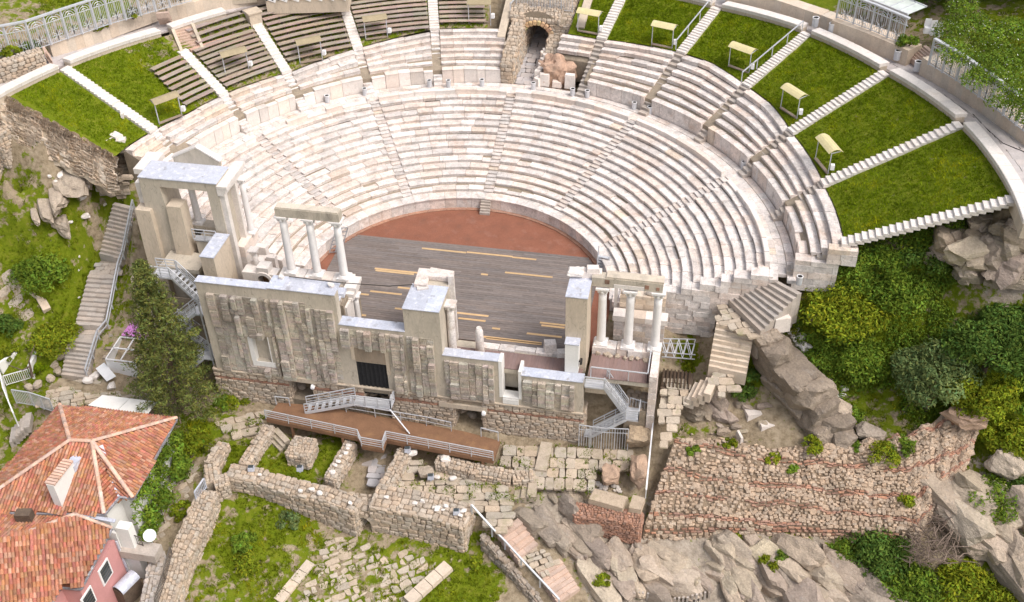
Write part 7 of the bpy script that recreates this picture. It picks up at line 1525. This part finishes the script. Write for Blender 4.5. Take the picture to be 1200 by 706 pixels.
for k in range(520):
    i, b = R.randint(0, nu-1), R.random()*.95; p = Vector(SK(i, b)); u_ = (Vector(SK(i+1, b))-p).normalized(); v_ = (p-Vector(SK(i, min(1, b+.1)))).normalized(); n_ = u_.cross(v_).normalized(); n_ = n_ if n_.y < 0 or n_.x < 0 else -n_; _st(mb, p-n_*.05, u_, v_, n_, R.uniform(.3, .8), R.uniform(.2, .45), R.uniform(.2, .4), rt(.14, .05))
for k in range(620):
    a, b = R.random(), R.random()**.8; p = Vector(SC_(a*.98, b*.98)); u_ = (Vector(SC_(min(.99, a*.98+.02), b*.98))-p).normalized(); v_ = (Vector(SC_(a*.98, min(1, b*.98+.03)))-p).normalized(); n_ = u_.cross(v_).normalized(); n_ = n_ if n_.z > 0 else -n_; _st(mb, p-n_*R.uniform(.02, .09), u_, v_, n_, R.uniform(.25, .6), R.uniform(.18, .4), R.uniform(.15, .3), rt(.1, .04))
o = struct('scarp_stones', mb, 'cream', 'stuff')
mb = MB()                                    # stake fence at the bottom edge
for k in range(22):
    p = W(722+k*5.2, 704-3.5*math.sin(k*.35), -10.4); mb.bar((p[0], p[1], -11), (p[0]+R.uniform(-.05, .05), p[1], -9.7+R.uniform(-.1, .1)), .16, .16, rt(.12))
single('stake_fence', mb, 'step', 'row of short grey stakes below the rocks at the picture bottom', 'fence')
# ------------------------------------------------------------------ plants
def leafcloud(name, m, clumps, n, size, parent=None, flat=.35, tv=(.35, .12), up=.35, aspect=.62, base=None):
    """many leaf-sized faces spread around clumps (centre, radii)"""
    C = np.array([c for c, r in clumps]); Rr = np.array([r if isinstance(r, (tuple, list)) else (r, r, r*.8) for c, r in clumps], float)
    wgt = (Rr[:, 0]*Rr[:, 1])**.9; k = NR.choice(len(C), n, p=wgt/wgt.sum())
    d = NR.normal(size=(n, 3)); d[:, 2] = np.abs(d[:, 2])*.9-.25+NR.normal(size=n)*.25; d /= np.linalg.norm(d, axis=1)[:, None]
    rr_ = 1-np.abs(NR.normal(size=n))*.22+NR.normal(size=n)*.05; P = C[k]+d*Rr[k]*rr_[:, None]
    nn = d+NR.normal(size=(n, 3))*.75; nn[:, 2] += up; nn /= np.linalg.norm(nn, axis=1)[:, None]
    a = np.cross(nn, NR.normal(size=(n, 3))); a /= np.linalg.norm(a, axis=1)[:, None]; b = np.cross(nn, a); s = size*NR.uniform(.6, 1.35, n)[:, None]
    V = np.stack([P-a*s, P-b*s*aspect*.6+nn*s*.12, P+a*s, P+b*s*aspect*.6+nn*s*.12], 1).reshape(-1, 3); Fq = np.arange(n*4).reshape(n, 4)
    ck = NR.uniform(1-tv[0], 1+tv[0], len(C))[k]*NR.uniform(1-tv[1]*2, 1+tv[1]*2, n); w_ = NR.normal(size=n)*tv[1]; T = np.stack([ck*(1+w_), ck, ck*(1-w_*.5)], 1).clip(.2, 2)
    if parent is None and base is not None: ORIG['_b'] = base
    return fastmesh(name, V, Fq, T, m, parent)
def bush(c, r, h, m, label, n=2600, size=.17, nm='bush', cat='bush', group=None, clump=.34, stems=4):
    o = thing(nm, label, cat, c, group); cl = []
    k = int(10+r*r*7)
    for _ in range(k):
        an, q = R.uniform(0, 2*PI), math.sqrt(R.random())*.86; zz = h*math.sqrt(max(0, 1-q*q))*R.uniform(.45, .98); cl.append(((c[0]+math.cos(an)*q*r, c[1]+math.sin(an)*q*r, c[2]+zz-.15), r*clump*R.uniform(.6, 1.25)))
    leafcloud('foliage', m, cl, n, size, o)
    st = MB()
    for _ in range(stems): t = R.choice(cl)[0]; st.tube([(c[0], c[1], c[2]-.3), vl((c[0], c[1], c[2]), t, .5), t], [.07*r, .05*r, .02*r], 5)
    st.build('stem', M['bark'], o); return o
def tree(c, r, h, m, label, n=7000, size=.2, trunk=.28, group=None, zc=.62, cl_r=.34):
    o = thing('tree', label, 'tree', c, group); tk = MB(); top = (c[0]+R.uniform(-.4, .4), c[1]+R.uniform(-.4, .4), c[2]+h*.72); tk.tube([(c[0], c[1], c[2]-.5), vl(c, top, .3), vl(c, top, .65), top], [trunk, trunk*.8, trunk*.55, trunk*.2], 8); cl = []
    for _ in range(int(16+r*r*3.2)):
        an, el, q = R.uniform(0, 2*PI), math.asin(R.uniform(-.5, 1)), R.uniform(.55, .92); x, y, z = math.cos(an)*math.cos(el)*r*q, math.sin(an)*math.cos(el)*r*q, math.sin(el)*h*(1-zc)*q
        cl.append(((c[0]+x, c[1]+y, c[2]+h*zc+z), r*cl_r*R.uniform(.55, 1.2)))
    for t, _ in R.sample(cl, min(9, len(cl))): f = R.uniform(.25, .7); s_ = vl(c, top, f); tk.tube([s_, vl(s_, t, .5), t], [trunk*.4, trunk*.25, .03], 5)
    tk.build('trunk', M['bark'], o); leafcloud('crown', m, cl, n, size, o); return o
# the conifer before the stage wall
cb = (-21.2, -11.2, -6.3); Ht = WY(182, 308, -11.2)[2]+6.3
cf = thing('conifer', 'tall dark conifer standing between the white kiosk and stage wall', 'tree', cb); tk = MB(); tk.tube([cb, (cb[0]+.1, cb[1], cb[2]+Ht*.5), (cb[0]+.05, cb[1], cb[2]+Ht)], [.3, .18, .03], 8)
cl = []
for k in range(330):
    f = (k/330)**.9; z = lerp(.7, Ht-.1, f); L_ = (3.9*(1-f)**.75+.2)*R.uniform(.62, 1.08); an = k*2.4+R.uniform(-.3, .3)
    dx, dy = math.cos(an), math.sin(an); dr = -.22*L_*.6; tip = (cb[0]+dx*L_, cb[1]+dy*L_, cb[2]+z+dr)
    if k % 3 == 0: tk.tube([(cb[0], cb[1], cb[2]+z), vl((cb[0], cb[1], cb[2]+z), tip, .6), tip], [.06, .04, .015], 4)
    for g_ in (1.0, .74, .5): cl.append((vl((cb[0], cb[1], cb[2]+z), tip, g_), (.26+.26*g_*min(1, L_*.4), .26+.26*g_*min(1, L_*.4), .24)))
tk.build('trunk', M['bark'], cf); leafcloud('crown', 'needle', cl, 27000, .15, cf, tv=(.45, .12), aspect=.42, up=.15)
LF = [  # photo position of the base, radius, height, leaf, leaf count, leaf size, label
 ((50, 330), 2.5, 2.2, 'leaf', 4200, .2, 'large rounded green bush above the stepped cream kerb'), ((66, 402), 2.0, 2.0, 'leaf_y', 3400, .17, 'bright yellow green bush beside the bottom flight of the outer stair'),
 ((45, 432), .8, .7, 'grass', 900, .14, 'small tuft of shrub by the white rendered wall'), ((8, 385), 1.5, 1.2, 'leaf_d', 1600, .18, 'dark shrub cut by the picture edge below the cream kerb'), ((14, 415), .9, .9, 'leaf_y', 800, .16, 'thin yellowish sapling near the white wall with the twig'), ((112, 182), .7, 1.0, 'leaf', 700, .14, 'small dark shrub at the masonry wall end under the grass wedge'),
 ((222, 528), 1.9, 1.7, 'leaf_y', 3200, .17, 'light green bush between the tiled roof corner and ruin stump'), ((203, 560), 1.5, 2.6, 'leaf', 3000, .17, 'ivy mass covering the side of the white house'), ((178, 590), 1.2, 2.2, 'leaf', 2200, .16, 'lower ivy hanging over the porch wall of the white house'), ((213, 600), .9, .9, 'leaf_y', 900, .15, 'green growth on the courtyard side of the retaining wall'), ((217, 632), .8, .8, 'leaf', 800, .15, 'creeper tumbling over the retaining wall near the satellite dish'), ((158, 655), .7, 1.2, 'leaf_y', 600, .15, 'small yellow green plant beside the satellite dish'), ((176, 655), .6, 1.3, 'leaf_y', 500, .15, 'slim yellow green plant under the terrace slab'),
 ((275, 470), 1.3, .7, 'leaf_y', 1500, .14, 'low weeds along the rubble base beside the conifer'), ((262, 474), .9, .8, 'leaf', 900, .15, 'clump of weeds at the foot of the conifer'), ((340, 610), 1.0, .7, 'leaf_g', 1000, .14, 'dry grey shrub under the long thick ruin wall'), ((285, 640), 1.1, .9, 'leaf', 1200, .15, 'clump of tall weeds in the green hollow below the ruins'), ((290, 660), 1.3, .8, 'leaf_y', 1200, .15, 'flowering yellowish weeds low in the green hollow'), ((560, 660), .7, .5, 'leaf_y', 500, .14, 'weeds at the foot of the cheek wall'), ((705, 690), .8, .5, 'leaf_y', 600, .14, 'ochre weeds between the garden stair and rocks'),
 ((990, 372), 3.4, 2.6, 'leaf_y', 7000, .19, 'wide yellow green shrub mass beside the boulder line'), ((1052, 345), 2.6, 1.9, 'leaf', 4200, .19, 'mid green shrub under the faceted outcrop'), ((955, 420), 1.8, 1.1, 'leaf', 2300, .17, 'low green shrub next to the great boulder'), ((1010, 425), 2.4, 1.6, 'leaf', 3600, .18, 'green shrub between the wide yellowish one and the grey green tree'), ((1040, 305), 1.8, .9, 'leaf', 2000, .17, 'low dense shrub just below the edge stair'), ((1085, 300), 2.0, .9, 'leaf_d', 2000, .17, 'low dark growth beside the faceted outcrop'), ((940, 385), 1.0, .7, 'leaf_y', 800, .16, 'yellowish weeds at the stone line by the great boulder'),
 ((995, 490), 1.2, 1.0, 'leaf', 1200, .17, 'leafy shrub over the pale rock behind the rubble wall'), ((1160, 590), 2.3, 2.0, 'leaf', 3600, .18, 'round leafy shrub over the big rock face'), ((1030, 655), 2.5, 2.0, 'leaf_d', 4200, .18, 'dark shrub under the end of the long rubble wall'), ((1065, 690), 2.3, 1.7, 'leaf', 3200, .18, 'green shrub beside the pale blue floodlight'), ((1125, 690), 2.0, 1.6, 'leaf_y', 2600, .2, 'pale sprouting shrub at the bottom beside the dark shrubs'), ((1165, 700), 1.6, 1.3, 'leaf_y', 1800, .2, 'light green shrub in the bottom corner'), ((1180, 520), 1.9, 1.7, 'leaf_y', 2600, .2, 'bright shrub behind the lump crowning the rubble wall'), ((1190, 470), 1.8, 1.8, 'leaf', 2200, .19, 'green shrub at the picture edge above the bright one'), ((1195, 575), 1.2, 1.0, 'leaf_d', 1000, .18, 'dark shrub at the picture edge among the squared rocks'),
 ((1180, 322), 1.3, .7, 'leaf_d', 1000, .16, 'small dark shrub on the brownish slab outcrop'), ((900, 668), .9, .6, 'leaf_y', 900, .15, 'ochre weeds in the crack of the smooth rock face'), ((912, 662), .6, .7, 'leaf', 600, .15, 'fresh green weeds in the crack of the smooth rock face'), ((880, 440), .9, .8, 'leaf_d', 900, .15, 'dark creeper between the overgrown steps and the great boulder'), ((872, 462), 1.1, .9, 'leaf_d', 1100, .15, 'dark growth at the foot of the great boulder'), ((806, 432), .7, .6, 'leaf_y', 600, .14, 'yellowish plant in front of the truss frames'), ((985, 655), 1.0, .8, 'leaf', 900, .16, 'weeds on the sharp ridge under the rubble wall')]
for px, r, h, m, n, s, tx in LF:
    p = WT(*px); bush((p[0], p[1], p[2]-.1+(.9 if 'crack of' in tx or 'sharp ridge' in tx or 'ochre weeds' in tx else 0)), r, h, m, tx, int(n*1.25), s*.85)
for i, (u, v, s) in enumerate(((816, 531, .5), (859, 519, .45), (905, 539, .5), (930, 549, .4), (954, 520, .7), (1035, 536, 1.0), (1058, 524, .8), (1062, 590, .6), (845, 519, .35), (1000, 520, .5), (869, 632, .7), (927, 631, .7), (720, 592, .4), (738, 612, .4))):
    best = None
    for a in range(60):
        for b in range(40):
            q = SW(a/60, b/40); d = np.array(q)-CP; z = d@_fw; e = (600+F_PX*(d@_rt)/z-u)**2+(353-F_PX*(d@_up)/z-v)**2
            if best is None or e < best[0]: best = (e, q)
    p = best[1] if best[0] < 150 else WT(u, v); s *= 1.25; bush((p[0], p[1], p[2]-.05), s, s*.9, 'leaf_y' if i % 3 else 'leaf', 'small weed tuft sprouting from the rubble and rock face', int(900*s), .13, 'weed_tuft', 'weed', 'weed tufts on the rubble wall', stems=2)
iv = thing('ivy', 'green ivy curtain covering the side wall of the white house', 'ivy', (-18.2, -20, -8)); cl = []
for k in range(70): y_ = R.uniform(-24.6, -16.6); cl.append(((-18.55+R.uniform(-.1, .35), y_, R.uniform(-7.6, -2.7)), (R.uniform(.3, .5), R.uniform(.5, .9), R.uniform(.5, .8))))
leafcloud('foliage', 'leaf', cl, 6500, .15, iv); mb = MB()
for k in range(4): y_ = -23.5+k*2; mb.tube([(-18.5, y_, -8.2), (-18.5, y_+.3, -5.5), (-18.6, y_, -3)], [.05, .04, .02], 5)
mb.build('stem', M['bark'], iv)
TR = [((1085, 480), 3.0, 5.5, 'leaf_g', 8500, .18, 'grey green tree with drooping fine leaves behind the rubble wall', .24), ((1150, 440), 3.6, 5.2, 'leaf_d', 9500, .2, 'dark broad tree below the brownish slab outcrop', .3), ((1140, 490), 2.6, 3.8, 'leaf_y', 5200, .19, 'light green young tree beside the grey green one', .18), ((1195, 415), 2.5, 4.0, 'leaf_d', 4500, .2, 'dark tree cut by the picture edge under the outcrop', .25)]
for px, r, h, m, n, s, tx, tr in TR: p = WT(*px); tree(p, r, h, m, tx, int(n*1.25), s*.88, tr)
for (u, v, z), r, h, m, tx in (((1072, -2, 15), 3.0, 4.2, 'leaf_d', 'dark tree behind the glass canopy at the picture top'), ((1118, 2, 15), 3.6, 5, 'leaf_d', 'dark spreading tree between the glass canopy and the flowering creeper'), ((1165, -6, 15), 3.8, 5.5, 'leaf_d', 'dark tree behind the middle of the flowering creeper'), ((1215, 12, 15), 3.8, 5.5, 'leaf_d', 'dark tree at the picture corner behind the creeper')):
    x, y, _ = W(u, v, z); tree((x, y, H(x, y)), r, h, m, tx, 6500, .22, .3, zc=.5)
# flowering creeper over the ornate fence
P = [W(u, v, 16.3+.5*R.random()) for u, v in ((1112, 40), (1128, 58), (1146, 72), (1166, 90), (1186, 108), (1203, 122), (1120, 26), (1142, 42), (1168, 60), (1190, 80), (1206, 66), (1150, 26), (1182, 34), (1204, 34), (1130, 12), (1160, 44), (1178, 76))]
P += [W(u, v, 17.0) for u, v in ((1122, 70), (1150, 92), (1175, 112), (1196, 128))]
o = thing('flowering_creeper', 'yellow green creeper with small white flowers spilling over the openwork fence', 'creeper', W(1160, 80, 14.6)); cl = [(tuple(Vector(p)+Vector((R.uniform(-.8, .8), R.uniform(-.8, .8), R.uniform(-.5, .4)))), R.uniform(.7, 1.4)) for p in P for _ in range(4)]
leafcloud('foliage', 'leaf', cl, 19000, .125, o); leafcloud('flowers', 'white', [(c, r*1.05) for c, r in cl], 900, .07, o, tv=(.05, .02))
mb = MB()
for p in P[:8]: mb.tube([(p[0], p[1]+.3, 13.8), (p[0]+.2, p[1]+.2, 15.5), p], [.05, .04, .02], 5)
mb.build('stem', M['bark'], o)
for px, z, r, tx in (((35, 56), 13.9, 1.0, 'weeds growing along the top of the pale rubble wall'), ((13, 62), 14.4, .9, 'leafy plant at the corner of the openwork fence'), ((155, 17), 14.0, .9, 'spiky shrub before the openwork fence near the brown stair'), ((112, 32), 13.9, .5, 'small weed at the foot of the openwork fence, uphill'), ((120, 29), 13.9, .45, 'small weed at the foot of the openwork fence, midway'), ((1064, 50), 14.6, 1.0, 'rounded shrub beside the stacked garden furniture')):
    p = W(*px, z); bush((p[0], p[1], z-.2), r, r*.9, 'leaf_y' if r < 1 else 'leaf', tx, int(900*r*r+300), .14)
mb = MB()                                  # dry tangled twigs at the wall end
for k in range(330):
    a = Vector(W(R.uniform(1066, 1124), R.uniform(585, 660), R.uniform(-7.2, -5.6))); d = Vector((R.gauss(0, 1), R.gauss(0, 1), R.uniform(.1, 1))).normalized(); l = R.uniform(.5, 1.6); b = a+d*l*.5+Vector((R.uniform(-.2, .2), R.uniform(-.2, .2), .1)); mb.tube([tuple(a), tuple(b), tuple(a+d*l)], [.045, .035, .02], 3)
o = single('dry_brush', mb, 'twig', 'tangle of dry bare twigs at the end of the rubble wall', 'dry brush'); o['kind'] = 'stuff'
mb = MB(); a, b, c = W(38, 442, -5.0), W(34, 424, -3.4), W(22, 436, -3.6); mb.tube([a, vl(a, b, .5), b], [.12, .1, .07], 6); mb.tube([vl(a, b, .7), W(26, 434, -3.5), W(10, 428, -3.3)], [.08, .06, .03], 5); mb.tube([b, W(38, 412, -3), W(41, 404, -2.6)], [.07, .05, .02], 5); single('bare_trunk', mb, 'bark', 'bare brown twisted trunk leaning against the white rendered wall', 'tree trunk')

# ---- grass: real blades on the bank and the slopes
def blades(name, P, hgt, m='grass', per=3, wid=.035, tint=None):
    n = len(P); V = []; T = []
    Q = np.repeat(P, per, 0); N2 = len(Q); an = NR.uniform(0, 2*PI, N2); h = hgt*NR.uniform(.5, 1.4, N2); w_ = wid*NR.uniform(.7, 1.5, N2); off = NR.normal(size=(N2, 2))*.06
    b = Q.copy(); b[:, :2] += off; dx = np.stack([np.cos(an), np.sin(an), np.zeros(N2)], 1); ln = NR.normal(size=(N2, 2))*.5
    tip = b+np.stack([ln[:, 0]*h, ln[:, 1]*h, h], 1); V = np.stack([b-dx*w_[:, None], b+dx*w_[:, None], tip], 1).reshape(-1, 3)
    k = NR.uniform(.75, 1.25, N2); t0 = np.repeat(tint, per, 0) if tint is not None else np.ones((N2, 3)); T = t0*k[:, None]
    o = fastmesh(name, V, np.arange(N2*3).reshape(-1, 3), T, m); o['kind'] = 'stuff'; return o
def patchy(P, sc_=.35):
    a = np.array([noise.noise(Vector((p[0]*sc_, p[1]*sc_, 3))) for p in P]); b = np.array([noise.noise(Vector((p[0]*1.3, p[1]*1.3, 8))) for p in P]); k = 1+.42*a+.3*b
    y = np.clip(a*.6+b*.5, 0, 1); return np.stack([k*(1+.95*y), k*(1+.15*y), k*(1+.3*y)], 1)
P = []
for a, b in LAWN:
    ta, tb = rad(a)+.02, rad(b)-.02; area = (tb-ta)*(40**2-31**2)/2; m_ = int(area*62)
    for _ in range(m_):
        t = R.uniform(ta, tb); e, f = Efn(t)[0]+.15, Ffn(t)[0]-.05; r_ = math.sqrt(R.uniform(e*e, f*f)); p = pol(r_, t, bank(r_, t)-.05); P.append(p)
        if math.degrees(t) < -65 and -58 > 0: pass
P = np.array(P); blades('lawn_grass', P, .15, per=3, tint=patchy(P))
P = []
for a, b in ((STA[2], STA[3]), (STA[3], STA[4]), (STA[4], STA[5]), (STA[5], -6.4)):
    for _ in range(900): t = R.uniform(rad(a), rad(b)); e, f = Efn(t)[0]+.15, Ffn(t)[0]-.1; r_ = R.uniform(e, f); P.append(pol(r_, t, bank(r_, t)-.05))
P = np.array(P); blades('bench_weeds', P, .2, tint=patchy(P))
xs, ys = NR.uniform(-46, 48, 150000), NR.uniform(-30, 30, 150000); hz2, cv2 = Hs(xs, ys); rr2 = np.hypot(xs, ys)
thd = np.degrees(np.arctan2(xs, ys)); out = ~((thd > -87) & (thd < 91) & (rr2 < 47)) & ~((np.abs(xs) < 19) & (ys > -9.3)) & ~((xs < -16.5) & (ys < -15.5) & (ys > -40) & (xs < -17.5))
nzv = np.array([noise.noise(Vector((x*.9, y*.9, 0))) for x, y in zip(xs, ys)]); keep = out & (cv2[:, 0]+nzv*.5 < .42) & (cv2[:, 1]+nzv*.4 < .35)
AV = []
def clear(px, z):
    Q = [XY(W(*q, z)) for q in px]; return Q
NOG = [clear(((588, 519), (680, 523), (745, 526), (745, 560), (690, 580), (600, 590), (455, 578), (476, 538)), -6.4), clear(((312, 490), (585, 515), (578, 542), (310, 495)), -5.2), clear(((55, 455), (80, 440), (200, 440), (200, 490), (30, 490)), -6.1), clear(((250, 495), (312, 480), (316, 505), (262, 515)), -6.3)]
idx = [i for i in np.nonzero(keep)[0] if R.random() < .13 or not any(inpoly(xs[i], ys[i], Q) for Q in NOG)]
P = np.stack([xs[idx], ys[idx], hz2[idx]-.02], 1); rgh = np.array([(.10*noise.noise(Vector((p[0], p[1], 0))*.5)+.07*noise.noise(Vector((p[0], p[1], 0))*1.4+Vector((9, 2, 0)))) for p in P]); P[:, 2] += rgh
blades('slope_grass', P, .24, per=3, wid=.04, tint=patchy(P)*np.array([.88, .8, 1.2]))
P = []
for Q, z_, n_ in ((NOG[0], -6.36, 1500), (NOG[3], -6.33, 260), (NOG[2], -6.05, 500)):
    for _ in range(n_*3):
        x, y = R.uniform(min(q[0] for q in Q), max(q[0] for q in Q)), R.uniform(min(q[1] for q in Q), max(q[1] for q in Q))
        if inpoly(x, y, Q) and noise.noise(Vector((x*1.1, y*1.1, 4))) > .12: P.append((x, y, z_-(.22 if x < 4.5 and Q is NOG[0] else 0)))
P = np.array(P); blades('paving_weeds', P, .13, per=4, tint=patchy(P)*.85)
# dense undergrowth on the slope behind the rubble wall
cl = []
for Q, n_ in ((((985, 300), (1090, 262), (1150, 255), (1140, 310), (1110, 335), (1040, 335), (950, 350)), 330), (((930, 372), (1000, 330), (1100, 335), (1120, 400), (1050, 450), (985, 470), (940, 430)), 330), (((1060, 460), (1130, 460), (1180, 480), (1150, 500), (1060, 505)), 50)):
    for _ in range(n_*6):
        u, v = R.uniform(min(q[0] for q in Q), max(q[0] for q in Q)), R.uniform(min(q[1] for q in Q), max(q[1] for q in Q))
        if inpoly(u, v, Q):
            p = WT(u, v); n_ -= 1; cl.append(((p[0], p[1], p[2]+R.uniform(0, .25)), (R.uniform(.4, .95), R.uniform(.4, .95), R.uniform(.3, .7))))
            if n_ <= 0: break
o = leafcloud('undergrowth', 'leaf', cl, 42000, .13, tv=(.35, .14)); o['kind'] = 'stuff'
